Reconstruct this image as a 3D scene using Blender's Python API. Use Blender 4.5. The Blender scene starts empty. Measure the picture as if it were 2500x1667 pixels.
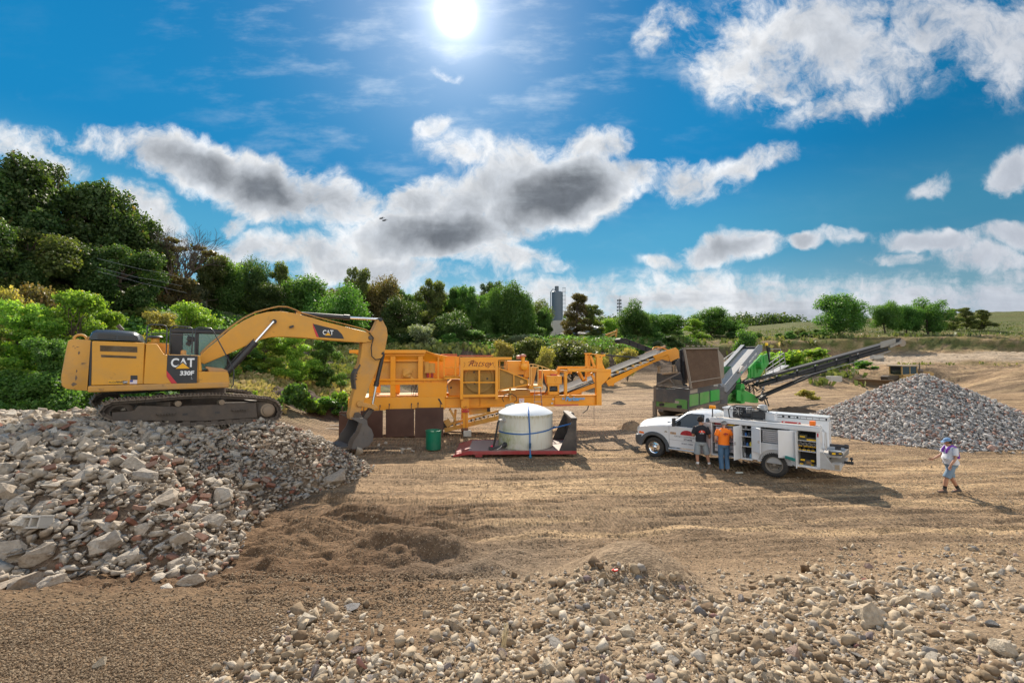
import bpy, bmesh, math, random
import numpy as np
from mathutils import Vector, Matrix, noise as mnoise
R = math.radians
random.seed(7); RNG = np.random.default_rng(11)
scene = bpy.context.scene
COL = scene.collection
# ------------------------------------------------------------------ camera, sky, sun, exposure
CAMH = 4.1
PITCH = R(1.88)
FPX = 2500 * 16 / 36.0
cam = bpy.data.cameras.new('camera'); cam.lens = 16; cam.sensor_width = 36; cam.clip_end = 5000; cam.clip_start = 0.05
camo = bpy.data.objects.new('camera', cam); COL.objects.link(camo)
camo.location = (0, 0, CAMH); camo.rotation_euler = (R(90) + PITCH, 0, 0)
scene.camera = camo
scene.view_settings.view_transform = 'Standard'; scene.view_settings.look = 'None'
scene.view_settings.exposure = 0.72; scene.view_settings.gamma = 1.0
scene.cycles.max_bounces = 6; scene.cycles.transparent_max_bounces = 12
scene.cycles.diffuse_bounces = 3; scene.cycles.glossy_bounces = 3
scene.cycles.use_denoising = True
scene.render.use_persistent_data = False
def ray(px, py):
 vx = (px - 1250) / FPX; vy = (833.5 - py) / FPX
 return Vector((vx, math.cos(PITCH) - vy * math.sin(PITCH), math.sin(PITCH) + vy * math.cos(PITCH)))
def at(px, py, Y):                       # the point seen at (px, py) of the 2500 px frame at depth Y
 d = ray(px, py); return Vector((0, 0, CAMH)) + d * (Y / d.y)
def gnd(px, py, z=0.0):
 d = ray(px, py); return Vector((0, 0, CAMH)) + d * ((z - CAMH) / d.z)
SUN = ray(1112, 32).normalized()
SUN_EL = math.asin(SUN.z); SUN_AZ = math.atan2(SUN.x, SUN.y)      # azimuth from +Y towards +X
sl = bpy.data.lights.new('sun', 'SUN'); sl.energy = 5.0; sl.angle = R(0.53); sl.color = (1.0, 0.90, 0.76)
so = bpy.data.objects.new('sun', sl); COL.objects.link(so)
so.rotation_euler = SUN.to_track_quat('Z', 'Y').to_euler()
world = bpy.data.worlds.new("World"); scene.world = world; world.use_nodes = True
def build_world():
 nt = world.node_tree; N = nt.nodes; L = nt.links
 for n in list(N): N.remove(n)
 def new(t, **k):
  n = N.new(t)
  for a, b in k.items(): setattr(n, a, b)
  return n
 def M(op, a, b=None, c=None, clamp=False):
  n = new('ShaderNodeMath', operation=op, use_clamp=clamp)
  for i, v in enumerate((a, b, c)):
   if v is None: continue
   if isinstance(v, (int, float)): n.inputs[i].default_value = v
   else: L.new(v, n.inputs[i])
  return n.outputs[0]
 def mix(f, a, b, t='MIX'):
  n = new('ShaderNodeMix', data_type='RGBA', blend_type=t)
  n.clamp_factor = True
  if isinstance(f, (int, float)): n.inputs[0].default_value = f
  else: L.new(f, n.inputs[0])
  for i, v in ((6, a), (7, b)):
   if isinstance(v, tuple): n.inputs[i].default_value = (*v, 1)
   else: L.new(v, n.inputs[i])
  return n.outputs[2]
 def mr(v, a, b, c=0.0, d=1.0, smooth=True):
  n = new('ShaderNodeMapRange', interpolation_type='SMOOTHSTEP' if smooth else 'LINEAR')
  L.new(v, n.inputs[0])
  for i, x in zip((1, 2, 3, 4), (a, b, c, d)): n.inputs[i].default_value = x
  return n.outputs[0]
 tc = new('ShaderNodeTexCoord'); dirv = tc.outputs['Generated']
 sx = new('ShaderNodeSeparateXYZ'); L.new(dirv, sx.inputs[0])
 X, Y, Z = sx.outputs
 sky = new('ShaderNodeTexSky'); sky.sky_type = 'NISHITA'; sky.sun_disc = False
 sky.sun_elevation = SUN_EL; sky.sun_rotation = SUN_AZ; sky.altitude = 20
 sky.air_density = 1.0; sky.dust_density = 0.6; sky.ozone_density = 3.0
 hs = new('ShaderNodeHueSaturation'); L.new(sky.outputs[0], hs.inputs['Color'])
 hs.inputs['Saturation'].default_value = 1.3; hs.inputs['Value'].default_value = 0.55; hs.inputs['Hue'].default_value = 0.49
 gr = new('ShaderNodeValToRGB'); L.new(Z, gr.inputs[0]); gr.color_ramp.interpolation = 'EASE'
 for i, (p, c) in enumerate(((0.0, (.44,.64,.70)), (.10, (.27,.53,.67)), (.22, (.075,.37,.60)), (.38, (.004,.235,.53)), (.75, (.0,.17,.45)))):
  e = gr.color_ramp.elements[i] if i < 2 else gr.color_ramp.elements.new(p); e.position = p; e.color = (*c, 1)
 gs = new('ShaderNodeVectorMath', operation='SCALE'); L.new(gr.outputs[0], gs.inputs[0]); gs.inputs['Scale'].default_value = 7.6
 base = mix(0.92, hs.outputs[0], gs.outputs[0])
 rd = mr(X, .30, .75, 1.0, .66); rs = new('ShaderNodeVectorMath', operation='SCALE'); L.new(base, rs.inputs[0]); L.new(rd, rs.inputs['Scale']); base = rs.outputs[0]
 # direction in front of the pit, as tangents (metres aside and up per metre ahead)
 yy = M('MAXIMUM', Y, 0.05)
 u = M('DIVIDE', X, yy); v = M('DIVIDE', Z, yy)
 cx = new('ShaderNodeCombineXYZ'); L.new(u, cx.inputs[0]); L.new(v, cx.inputs[1])
 def noise(vec, scale, detail=8, rough=.6, sclxyz=None):
  if sclxyz:
   m = new('ShaderNodeMapping'); m.inputs['Scale'].default_value = sclxyz; L.new(vec, m.inputs[0]); vec = m.outputs[0]
  n = new('ShaderNodeTexNoise'); n.inputs['Scale'].default_value = scale
  n.inputs['Detail'].default_value = detail; n.inputs['Roughness'].default_value = rough
  L.new(vec, n.inputs['Vector']); return n
 wn = noise(cx.outputs[0], 5.0, 4)
 wv = new('ShaderNodeVectorMath', operation='SUBTRACT'); L.new(wn.outputs['Color'], wv.inputs[0]); wv.inputs[1].default_value = (.5, .5, .5)
 ws = new('ShaderNodeVectorMath', operation='SCALE'); L.new(wv.outputs[0], ws.inputs[0]); ws.inputs['Scale'].default_value = 0.13
 wa = new('ShaderNodeVectorMath', operation='ADD'); L.new(cx.outputs[0], wa.inputs[0]); L.new(ws.outputs[0], wa.inputs[1])
 W = wa.outputs[0]
 blobs = [(250,335,190,34,8,.42),(480,395,165,62,20,1.15),(640,455,140,72,25,1.2),(800,485,140,62,18,.62),(60,385,125,62,25,.5),
      (345,520,120,55,32,.6),(452,457,20,30,-20,.42),(575,545,32,22,0,.42),(700,615,190,40,3,.62),(900,660,210,40,3,.6),
      (1060,572,190,62,-6,1.35),(1010,500,90,55,-25,.72),(1120,505,110,60,-30,.75),(1372,460,160,78,-14,1.45),(1240,430,130,75,-20,.8),(1250,520,100,60,0,.75),
      (1210,625,150,38,5,.55),(840,585,50,42,10,.42),(1150,375,100,48,20,.5),(1070,285,46,32,-30,.48),(1080,155,36,14,12,.36),
      (1450,345,120,42,-8,.5),(1560,405,62,42,0,.56),(1690,430,110,50,10,.48),(1840,405,120,30,-14,.46),(1360,655,48,18,0,.42),
      (1850,130,165,120,15,.62),(2050,80,260,110,15,.60),(2320,50,240,85,10,.62),(2090,245,170,50,-14,.48),(2490,100,110,130,20,.62),
      (1620,45,50,70,35,.36),(1690,20,40,34,0,.36),(2290,430,52,30,-20,.42),(2490,410,75,45,-30,.6),(1780,608,120,34,-6,.75),(1970,590,52,22,0,.8),
      (2275,588,125,32,-2,.95),(2380,625,140,40,5,.55),(2490,572,70,30,0,.62),(1630,640,70,20,0,.42),(2050,585,60,16,0,.4),(2200,640,80,20,0,.4)]
 D = None
 for (px, py, rx, ry, rot, S) in blobs:
  kz = 1.24 if S < .8 else 1.16; rx *= kz; ry *= kz; S = S*1.16 if S < .8 else S*.96
  if px > 1700 and py < 300: S *= .84
  m = new('ShaderNodeMapping', vector_type='TEXTURE')
  m.inputs['Location'].default_value = ((px - 1250) / FPX, (870 - py) / FPX, 0)
  m.inputs['Rotation'].default_value = (0, 0, R(-rot)); m.inputs['Scale'].default_value = (rx / FPX, ry / FPX, 1)
  L.new(W, m.inputs[0])
  ln = new('ShaderNodeVectorMath', operation='LENGTH'); L.new(m.outputs[0], ln.inputs[0])
  d = mr(ln.outputs['Value'], 0.15, 1.5, S, 0.0)
  D = d if D is None else M('SMOOTH_MAX', D, d, 0.12)
 # low streaky bank near the horizon, thicker on the right
 st = noise(cx.outputs[0], 3.2, 6, .55, (1.0, 5.5, 1)).outputs[0]
 band = M('MULTIPLY', mr(v, 0.015, 0.06, .6, 1), mr(v, 0.11, 0.24, 1, 0))
 band = M('MULTIPLY', band, mr(u, -0.5, 0.2, .35, 1))
 bandD = M('MULTIPLY', band, M('ADD', M('MULTIPLY', st, 1.5), -0.13))
 D = M('SMOOTH_MAX', D, bandD, 0.08)
 n1 = noise(W, 7.5, 12, .66).outputs[0]
 n2 = noise(W, 26.0, 8, .7).outputs[0]
 nn = M('ADD', M('MULTIPLY', M('SUBTRACT', n1, .5), 1.55), M('MULTIPLY', M('SUBTRACT', n2, .5), .55))
 DD = M('ADD', D, M('MULTIPLY', nn, mr(D, 0.02, .30, 0.0, 1.0)))
 alpha = mr(DD, 0.12, 0.66)
 Dn = M('ADD', D, M('MULTIPLY', M('SUBTRACT', noise(W, 5.0, 9, .6).outputs[0], .5), 1.1))
 dark = mr(Dn, 0.64, 1.34)
 # cloud lit from behind: bright thin rims, grey thick middles, grey undersides
 cc = mix(mr(Dn, .30, .80), (7.1, 7.2, 7.3), (4.3, 4.6, 5.0))
 cc = mix(dark, cc, (1.15, 1.3, 1.52))
 sh = noise(W, 12.0, 8, .65).outputs[0]
 sv = new('ShaderNodeVectorMath', operation='SCALE'); L.new(cc, sv.inputs[0]); L.new(mr(sh, .3, .72, .80, 1.10), sv.inputs['Scale']); cc = sv.outputs[0]
 rightdim = mr(u, 0.2, 1.1, 0.0, 0.6)
 cc = mix(rightdim, cc, (3.4, 3.75, 4.4))
 fr = mr(Y, 0.03, 0.15)
 out = mix(M('MULTIPLY', M('MULTIPLY', alpha, fr), mr(Z, -0.02, 0.02)), base, cc)
 # thin cirrus, and the glare of the sun
 dt = new('ShaderNodeVectorMath', operation='DOT_PRODUCT'); L.new(dirv, dt.inputs[0]); dt.inputs[1].default_value = SUN
 sd = dt.outputs['Value']
 ci = noise(cx.outputs[0], 4.0, 8, .62, (1.2, 3.4, 1)).outputs[0]
 cir = M('MULTIPLY', mr(ci, .46, .80), mr(sd, 0.84, 0.985, .02, .42))
 out = mix(M('MULTIPLY', cir, fr), out, (6.0, 6.6, 7.2))
 g1 = M('MULTIPLY', M('POWER', M('MAXIMUM', sd, 0.0), 6500), 120.0)
 g2 = M('MULTIPLY', M('POWER', M('MAXIMUM', sd, 0.0), 560), 5.0)
 g3 = M('MULTIPLY', M('POWER', M('MAXIMUM', sd, 0.0), 55), 2.1)
 g = M('ADD', M('ADD', g1, g2), g3)
 gl = mix(1.0, (1.0, .98, .95), (1, 1, 1), 'MULTIPLY')
 vm = new('ShaderNodeVectorMath', operation='SCALE'); L.new(gl, vm.inputs[0]); L.new(g, vm.inputs['Scale'])
 out = mix(1.0, out, vm.outputs[0], 'ADD')
 # unseen sky behind the camera: bright clouds added to fill the backlit sides
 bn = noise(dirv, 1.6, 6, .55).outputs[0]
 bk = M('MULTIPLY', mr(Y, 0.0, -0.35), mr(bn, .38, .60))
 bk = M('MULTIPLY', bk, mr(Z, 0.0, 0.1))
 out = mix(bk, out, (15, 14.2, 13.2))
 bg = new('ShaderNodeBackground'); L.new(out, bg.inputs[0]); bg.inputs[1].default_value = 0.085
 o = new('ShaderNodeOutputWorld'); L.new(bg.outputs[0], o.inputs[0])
build_world()
world.cycles.sampling_method = 'MANUAL'; world.cycles.sample_map_resolution = 1024
# ------------------------------------------------------------------ helpers
def tag(o, label=None, cat=None, group=None, kind=None):
 if label: o['label'] = label
 if cat: o['category'] = cat
 if group: o['group'] = group
 if kind: o['kind'] = kind
 return o
def empty(name, loc=(0, 0, 0), rz=0.0, label=None, cat=None, group=None):
 o = bpy.data.objects.new(name, None); COL.objects.link(o)
 o.location = loc; o.rotation_euler = (0, 0, rz); o.empty_display_size = .2
 return tag(o, label, cat, group)
def copy_tree(o, parent=None):
 c = o.copy(); COL.objects.link(c); c.parent = parent
 for ch in o.children: copy_tree(ch, c)
 return c
class MB:
 def __init__(s): s.v = []; s.f = []; s.mi = []; s.mats = []; s.cur = 0; s.sm = []
 def m(s, mat):
  if mat not in s.mats: s.mats.append(mat)
  s.cur = s.mats.index(mat); return s
 def add(s, vs, fs, smooth=False):
  b = len(s.v); s.v += [tuple(p) for p in vs]
  for f in fs: s.f.append(tuple(b + i for i in f)); s.mi.append(s.cur); s.sm.append(smooth)
  return s
 def box(s, x0, x1, y0, y1, z0, z1):
  vs = [(x, y, z) for x in (x0, x1) for y in (y0, y1) for z in (z0, z1)]
  return s.add(vs, [(0,1,3,2),(4,6,7,5),(0,4,5,1),(2,3,7,6),(0,2,6,4),(1,5,7,3)])
 def obox(s, p, u, v, w):             # box centred at p with half-axes u, v, w
  p, u, v, w = map(Vector, (p, u, v, w))
  vs = [p + a*u + b*v + c*w for a in (-1,1) for b in (-1,1) for c in (-1,1)]
  return s.add(vs, [(0,1,3,2),(4,6,7,5),(0,4,5,1),(2,3,7,6),(0,2,6,4),(1,5,7,3)])
 def beam(s, a, b, w, h, up=(0, 0, 1)):   # rectangular bar from a to b, w sideways, h along up
  a, b, up = Vector(a), Vector(b), Vector(up); d = (b - a)
  if d.length < 1e-6: return s
  n = d.normalized(); sd = n.cross(up)
  if sd.length < 1e-4: sd = n.cross(Vector((0, 1, 0)))
  sd.normalize(); uu = sd.cross(n).normalized()
  return s.obox((a + b) / 2, d / 2, sd * w / 2, uu * h / 2)
 def prism(s, poly, y0, y1):           # outline in local x,z pushed along y
  n = len(poly)
  vs = [(x, y0, z) for x, z in poly] + [(x, y1, z) for x, z in poly]
  fs = [tuple(range(n)), tuple(range(2*n-1, n-1, -1))]
  fs += [(i, i+n, (i+1) % n + n, (i+1) % n) for i in range(n)]
  return s.add(vs, fs)
 def prismz(s, poly, z0, z1):
  n = len(poly); vs = [(x, y, z0) for x, y in poly] + [(x, y, z1) for x, y in poly]
  fs = [tuple(range(n-1, -1, -1)), tuple(range(n, 2*n))]
  fs += [(i, (i+1) % n, (i+1) % n + n, i+n) for i in range(n)]
  return s.add(vs, fs)
 def loft(s, rings, cap=True, smooth=True):
  n = len(rings[0]); vs = [p for r in rings for p in r]; fs = []
  for k in range(len(rings)-1):
   for i in range(n):
    j = (i+1) % n; fs.append((k*n+i, k*n+j, (k+1)*n+j, (k+1)*n+i))
  if cap: fs += [tuple(range(n-1, -1, -1)), tuple((len(rings)-1)*n + i for i in range(n))]
  return s.add(vs, fs, smooth)
 def cyl(s, a, b, r0, r1=None, n=16, smooth=True):
  a, b = Vector(a), Vector(b); r1 = r0 if r1 is None else r1
  d = (b - a).normalized(); t = Vector((0, 0, 1)) if abs(d.z) < .9 else Vector((1, 0, 0))
  p = d.cross(t).normalized(); q = d.cross(p)
  ring = lambda c, r: [c + r*(math.cos(2*math.pi*i/n)*p + math.sin(2*math.pi*i/n)*q) for i in range(n)]
  return s.loft([ring(a, r0), ring(b, r1)], True, smooth)
 def lathe(s, c, prof, n=32, ax='z'):  # profile of (r, h)
  rings = []
  for r, h in prof:
   rg = []
   for i in range(n):
    a = 2*math.pi*i/n; x, y = r*math.cos(a), r*math.sin(a)
    rg.append((c[0]+x, c[1]+y, c[2]+h) if ax == 'z' else ((c[0]+x, c[1]-h, c[2]+y) if ax == 'y' else (c[0]+h, c[1]+x, c[2]+y)))
   rings.append(rg)
  return s.loft(rings, cap=False)
 def tube(s, path, r, n=8):
  pts = [Vector(p) for p in path]; rings = []; prev = None
  for i, p in enumerate(pts):
   d = (pts[min(i+1, len(pts)-1)] - pts[max(i-1, 0)]).normalized()
   if prev is None:
    t = Vector((0, 0, 1)) if abs(d.z) < .9 else Vector((1, 0, 0)); a = d.cross(t).normalized()
   else: a = (prev - d * prev.dot(d)).normalized()
   prev = a; b = d.cross(a); rr = r[i] if isinstance(r, (list, tuple)) else r
   rings.append([p + rr*(math.cos(2*math.pi*k/n)*a + math.sin(2*math.pi*k/n)*b) for k in range(n)])
  return s.loft(rings)
 def build(s, name, mat=None, parent=None, bevel=0.0, seg=1, smooth=False, loc=None, rz=None):
  me = bpy.data.meshes.new(name); me.from_pydata(s.v, [], s.f)
  mats = s.mats if s.mats else [mat]
  if mat is not None and s.mats and mat not in s.mats: pass
  for m in mats: me.materials.append(m)
  me.polygons.foreach_set('material_index', s.mi if s.mats else [0]*len(s.f))
  me.polygons.foreach_set('use_smooth', [True]*len(s.f) if smooth else s.sm)
  bm = bmesh.new(); bm.from_mesh(me); bmesh.ops.recalc_face_normals(bm, faces=bm.faces); bm.to_mesh(me); bm.free()
  o = bpy.data.objects.new(name, me); COL.objects.link(o)
  if any(s.sm) or smooth:
   try: me.set_sharp_from_angle(angle=R(40))
   except Exception: pass
  if parent is not None: o.parent = parent
  if loc is not None: o.location = loc
  if rz is not None: o.rotation_euler = (0, 0, rz)
  if bevel > 0:
   b = o.modifiers.new('bevel', 'BEVEL'); b.width = bevel; b.segments = seg; b.limit_method = 'ANGLE'; b.angle_limit = R(35)
  return o
def subdiv(o, lv=2):
 m = o.modifiers.new('subdivision', 'SUBSURF'); m.levels = lv; m.render_levels = lv; return o
def textmesh(name, body, size, mat, parent, loc, rot, extrude=0.004, offset=0.0, shear=0.0, align='CENTER', xs=1.0):
 c = bpy.data.curves.new(name, 'FONT'); c.body = body; c.size = size; c.extrude = extrude; c.offset = offset; c.shear = shear
 c.align_x = align; c.align_y = 'CENTER'; c.resolution_u = 3
 t = bpy.data.objects.new(name, c); COL.objects.link(t)
 me = bpy.data.meshes.new_from_object(t.evaluated_get(bpy.context.evaluated_depsgraph_get()))
 bpy.data.objects.remove(t); bpy.data.curves.remove(c)
 me.materials.clear(); me.materials.append(mat)
 o = bpy.data.objects.new(name, me); COL.objects.link(o); o.parent = parent; o.location = loc; o.rotation_euler = rot
 o.scale = (xs, 1, 1)
 return o
class Fr:                                 # a machine's own frame: x along it, y away from the camera, z up
 def __init__(s, ox, oy, oz, yaw):
  s.o = Vector((ox, oy, oz)); s.yaw = yaw; s.c, s.s = math.cos(yaw), math.sin(yaw)
 def loc(s, px, py, y=0.0):            # local (x, z) of the point seen at (px, py) on the plane local y = y
  d = ray(px, py); n = Vector((-s.s, s.c, 0)); C = Vector((0, 0, CAMH))
  t = (y - (C - s.o).dot(n)) / d.dot(n); p = C + d*t - s.o
  return (p.x*s.c + p.y*s.s, p.z)
 def P(s, px, py, y=0.0):
  a = s.loc(px, py, y); return (a[0], y, a[1])
 def poly(s, pts, y=0.0): return [s.loc(a, b, y) for a, b in pts]
 def world(s, p): return s.o + Vector((p[0]*s.c - p[1]*s.s, p[0]*s.s + p[1]*s.c, p[2]))
# ------------------------------------------------------------------ materials
MATS = {}
def mat(name, col, rough=.6, metal=0.0, var=.12, scale=6.0, dust=0.0, dustcol=(.30, .24, .17), bump=0.0, bscale=40, rust=0.0, rustcol=(.10, .045, .02), spec=.5, coat=0.0, trans=0.0, emit=0.0, ior=1.45, alpha=1.0):
 if name in MATS: return MATS[name]
 m = bpy.data.materials.new(name); m.use_nodes = True; MATS[name] = m
 nt = m.node_tree; N = nt.nodes; L = nt.links; b = N['Principled BSDF']
 b.inputs['Roughness'].default_value = rough; b.inputs['Metallic'].default_value = metal
 b.inputs['Specular IOR Level'].default_value = spec; b.inputs['Coat Weight'].default_value = coat
 if trans: b.inputs['Transmission Weight'].default_value = trans; b.inputs['IOR'].default_value = ior
 if alpha < 1: b.inputs['Alpha'].default_value = alpha
 tc = N.new('ShaderNodeTexCoord'); co = tc.outputs['Object']
 def nz(sc, det=5, ro=.6, vec=co):
  n = N.new('ShaderNodeTexNoise'); n.inputs['Scale'].default_value = sc; n.inputs['Detail'].default_value = det
  n.inputs['Roughness'].default_value = ro; L.new(vec, n.inputs['Vector']); return n.outputs[0]
 def ramp(v, a, c2, lo=0.0, hi=1.0):
  r = N.new('ShaderNodeMapRange'); r.interpolation_type = 'SMOOTHSTEP'; L.new(v, r.inputs[0])
  for i, x in zip((1, 2, 3, 4), (a, c2, lo, hi)): r.inputs[i].default_value = x
  return r.outputs[0]
 def mixc(f, a, c2, t='MIX'):
  x = N.new('ShaderNodeMix'); x.data_type = 'RGBA'; x.blend_type = t
  if isinstance(f, float): x.inputs[0].default_value = f
  else: L.new(f, x.inputs[0])
  for i, vv in ((6, a), (7, c2)):
   if isinstance(vv, tuple): x.inputs[i].default_value = (*vv[:3], 1)
   else: L.new(vv, x.inputs[i])
  return x.outputs[2]
 c = mixc(nz(scale), tuple(x*(1-var) for x in col), tuple(min(1, x*(1+var)) for x in col))
 rg = None
 if dust > 0:
  f1 = ramp(nz(scale*.45, 8, .68), .38, .72, 0.0, dust)
  c = mixc(f1, c, dustcol)
  geo = N.new('ShaderNodeNewGeometry'); sp = N.new('ShaderNodeSeparateXYZ'); L.new(geo.outputs['Normal'], sp.inputs[0])
  up = ramp(sp.outputs[2], .4, .95, 0.0, min(1, dust*.9))
  mu = N.new('ShaderNodeMath'); mu.operation = 'MULTIPLY'; L.new(up, mu.inputs[0]); L.new(ramp(nz(scale*2), .3, .6), mu.inputs[1])
  c = mixc(mu.outputs[0], c, dustcol)
  rr = N.new('ShaderNodeMath'); rr.operation = 'MULTIPLY_ADD'; L.new(f1, rr.inputs[0]); rr.inputs[1].default_value = .9-rough; rr.inputs[2].default_value = rough
  L.new(rr.outputs[0], b.inputs['Roughness'])
 if rust > 0:
  c = mixc(ramp(nz(scale*1.7, 9, .72), .60, .68, 0.0, rust), c, rustcol)
 L.new(c, b.inputs['Base Color'])
 if emit: L.new(c, b.inputs['Emission Color']); b.inputs['Emission Strength'].default_value = emit
 if bump > 0:
  bp = N.new('ShaderNodeBump'); bp.inputs['Strength'].default_value = bump; bp.inputs['Distance'].default_value = .02
  L.new(nz(bscale, 6), bp.inputs['Height']); L.new(bp.outputs[0], b.inputs['Normal'])
 return m
def stone_mat(name, ramp_cols, attr='tint', objrand=False, bump=.5, bscale=30):
 m = bpy.data.materials.new(name); m.use_nodes = True; nt = m.node_tree; N = nt.nodes; L = nt.links; b = N['Principled BSDF']
 b.inputs['Roughness'].default_value = .92; b.inputs['Specular IOR Level'].default_value = .25
 if objrand: s = N.new('ShaderNodeObjectInfo').outputs['Random']
 else:
  a = N.new('ShaderNodeAttribute'); a.attribute_name = attr; s = a.outputs['Fac']
 r = N.new('ShaderNodeValToRGB'); r.color_ramp.interpolation = 'LINEAR'; L.new(s, r.inputs[0])
 els = r.color_ramp.elements
 for i, (p, c) in enumerate(ramp_cols):
  e = els[i] if i < 2 else els.new(p)
  e.position = p; e.color = (*c, 1)
 tc = N.new('ShaderNodeTexCoord')
 n = N.new('ShaderNodeTexNoise'); n.inputs['Scale'].default_value = 9 if objrand else 14; n.inputs['Detail'].default_value = 7; n.inputs['Roughness'].default_value = .65; L.new(tc.outputs['Object'], n.inputs[0])
 mx = N.new('ShaderNodeMix'); mx.data_type = 'RGBA'; mx.blend_type = 'MULTIPLY'; mx.inputs[0].default_value = .75
 rr = N.new('ShaderNodeValToRGB'); rr.color_ramp.elements[0].position = .3; rr.color_ramp.elements[0].color = (.5, .47, .43, 1); rr.color_ramp.elements[1].position = .7; rr.color_ramp.elements[1].color = (1.15, 1.13, 1.1, 1)
 L.new(n.outputs[0], rr.inputs[0]); L.new(r.outputs[0], mx.inputs[6]); L.new(rr.outputs[0], mx.inputs[7]); L.new(mx.outputs[2], b.inputs['Base Color'])
 bp = N.new('ShaderNodeBump'); bp.inputs['Strength'].default_value = bump; bp.inputs['Distance'].default_value = .02
 n2 = N.new('ShaderNodeTexNoise'); n2.inputs['Scale'].default_value = bscale; n2.inputs['Detail'].default_value = 6; L.new(tc.outputs['Object'], n2.inputs[0])
 L.new(n2.outputs[0], bp.inputs['Height']); L.new(bp.outputs[0], b.inputs['Normal'])
 return m
# ------------------------------------------------------------------ numpy noise
def _h(ix, iy, s):
 h = (ix.astype(np.int64)*374761393 + iy.astype(np.int64)*668265263 + s*1442695041) & 0x7fffffff
 h = ((h ^ (h >> 13)) * 1274126177) & 0x7fffffff
 return ((h ^ (h >> 16)) & 0xffff) / 65535.0
def vn(x, y, s=0):
 ix, iy = np.floor(x), np.floor(y); fx, fy = x-ix, y-iy
 fx = fx*fx*fx*(fx*(fx*6-15)+10); fy = fy*fy*fy*(fy*(fy*6-15)+10)
 a, b, c, d = _h(ix, iy, s), _h(ix+1, iy, s), _h(ix, iy+1, s), _h(ix+1, iy+1, s)
 return (a*(1-fx)+b*fx)*(1-fy) + (c*(1-fx)+d*fx)*fy
def fbm(x, y, o=4, s=0, g=.5):
 r = 0; a = 1; t = 0
 for k in range(o):
  r = r + a*vn(x*2**k + 17.3*k, y*2**k - 9.1*k, s+k); t += a; a *= g
 return r/t - .5
def sst(x, a, b):
 t = np.clip((x-a)/(b-a), 0, 1); return t*t*(3-2*t)
# ------------------------------------------------------------------ terrain
TAB = {   # viewing column -> (distance, height) of the ground
 -300: [(2,0),(18,0),(22,1.3),(30,4.6),(40,9),(50,12),(70,14),(120,17),(240,19),(700,16)],
  0:   [(2,0),(19,0),(23,1.3),(31,4.2),(40,8.6),(50,11.6),(70,13.5),(120,16),(240,18),(700,16)],
  300: [(2,0),(22,0.1),(27,1.0),(34,3.6),(43,7.6),(52,10.4),(70,12.5),(120,14),(240,16),(700,15)],
  600: [(2,0),(21,0.1),(26,1.5),(30,2.2),(35,2.9),(45,5.2),(60,8.4),(80,10.5),(130,12),(240,14),(700,14)],
  850: [(2,0),(31,0.1),(36,.8),(42,1.8),(48,3.2),(60,4.8),(75,6.9),(100,8),(150,9),(240,12),(700,13)],
 1100: [(2,0),(46,0.0),(49.5,2.2),(60,3.6),(64,5.6),(90,7.2),(150,8),(240,11),(700,13)],
 1450: [(2,0),(45,0.0),(58,.5),(69,1.5),(73,4.6),(82,6.2),(95,7.4),(140,9),(240,12),(700,13)],
 1750: [(2,0),(50,0.0),(58,.6),(70,1.7),(85,3.1),(88,5.9),(100,7.3),(130,10.5),(200,16.5),(240,17),(700,14)],
 2000: [(2,0),(45,0.0),(50,.3),(62,1.6),(75,3.1),(85,4.0),(88,7.0),(100,8.6),(130,12.2),(225,21.5),(260,22),(700,14)],
 2250: [(2,0),(50,0.0),(57.5,.2),(61,2.5),(70,3.15),(82,4.2),(85.5,4.8),(89,7.6),(100,8.8),(130,12.3),(225,24.8),(260,25),(700,14)],
 2520: [(2,0),(38,0.0),(50,.2),(55,2.3),(62,2.7),(70,3.2),(80,4.0),(84.5,4.4),(88.5,7.2),(130,12.3),(230,27.3),(260,28),(700,14)],
 2900: [(2,0),(34,0.0),(44,.4),(54,2.3),(60,2.8),(70,3.3),(80,4.0),(85,5.2),(92,7.4),(130,12.8),(230,29),(260,29),(700,14)]}
TK = sorted(TAB)
FOOT = [gnd(905,1150), gnd(850,1180), gnd(760,1205), gnd(690,1240), gnd(600,1300), gnd(548,1400), gnd(480,1452), gnd(300,1442), gnd(0,1475)]
FOOT = [(p.x, p.y) for p in FOOT] + [(-12, 6.4), (-22, 6.5), (-24, 21), (-15, 21), (-9.5, 19.8), (-6.6, 18.6)]
def segdist(px, py, poly):
 n = len(poly); d = np.full(np.shape(px), 1e9); inside = np.zeros(np.shape(px), bool)
 for i in range(n):
  ax, ay = poly[i]; bx, by = poly[(i+1) % n]
  dx, dy = bx-ax, by-ay; t = np.clip(((px-ax)*dx+(py-ay)*dy)/(dx*dx+dy*dy), 0, 1)
  d = np.minimum(d, np.hypot(px-ax-t*dx, py-ay-t*dy))
  c = ((ay > py) != (by > py)) & (px < (bx-ax)*(py-ay)/((by-ay) if by != ay else 1e-9)+ax)
  inside ^= c
 return np.where(inside, d, -d)
def bump(x, y, cx, cy, r, h, k=1.0):
 d = np.hypot((x-cx), (y-cy)*k)/r
 return h*(1-sst(d, 0, 1))
HEAPS = [(1500,1425,1.6,.58),(1620,1440,1.2,.25),(1950,1440,1.3,.16),(2350,1385,1.6,.22),(1150,1480,1.0,.12)]
MOUNDS = [(880,1250,1.4,0.27),(960,1330,1.5,0.44),(1080,1330,1.0,0.34),(760,1290,1.1,0.27),(690,1330,0.9,0.2),(1180,1400,0.8,0.24),(820,1210,0.8,0.2),(1110,1120,1.0,0.09),(1240,1350,0.8,0.14),(1700,1290,1.0,0.1),(640,1390,0.9,0.18),(1330,1300,0.9,0.12),(1040,1420,0.9,0.2)]
HP = [(gnd(a, b, .45), r, h) for a, b, r, h in HEAPS]; MP = [(gnd(a, b, .1), r, h) for a, b, r, h in MOUNDS]
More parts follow.
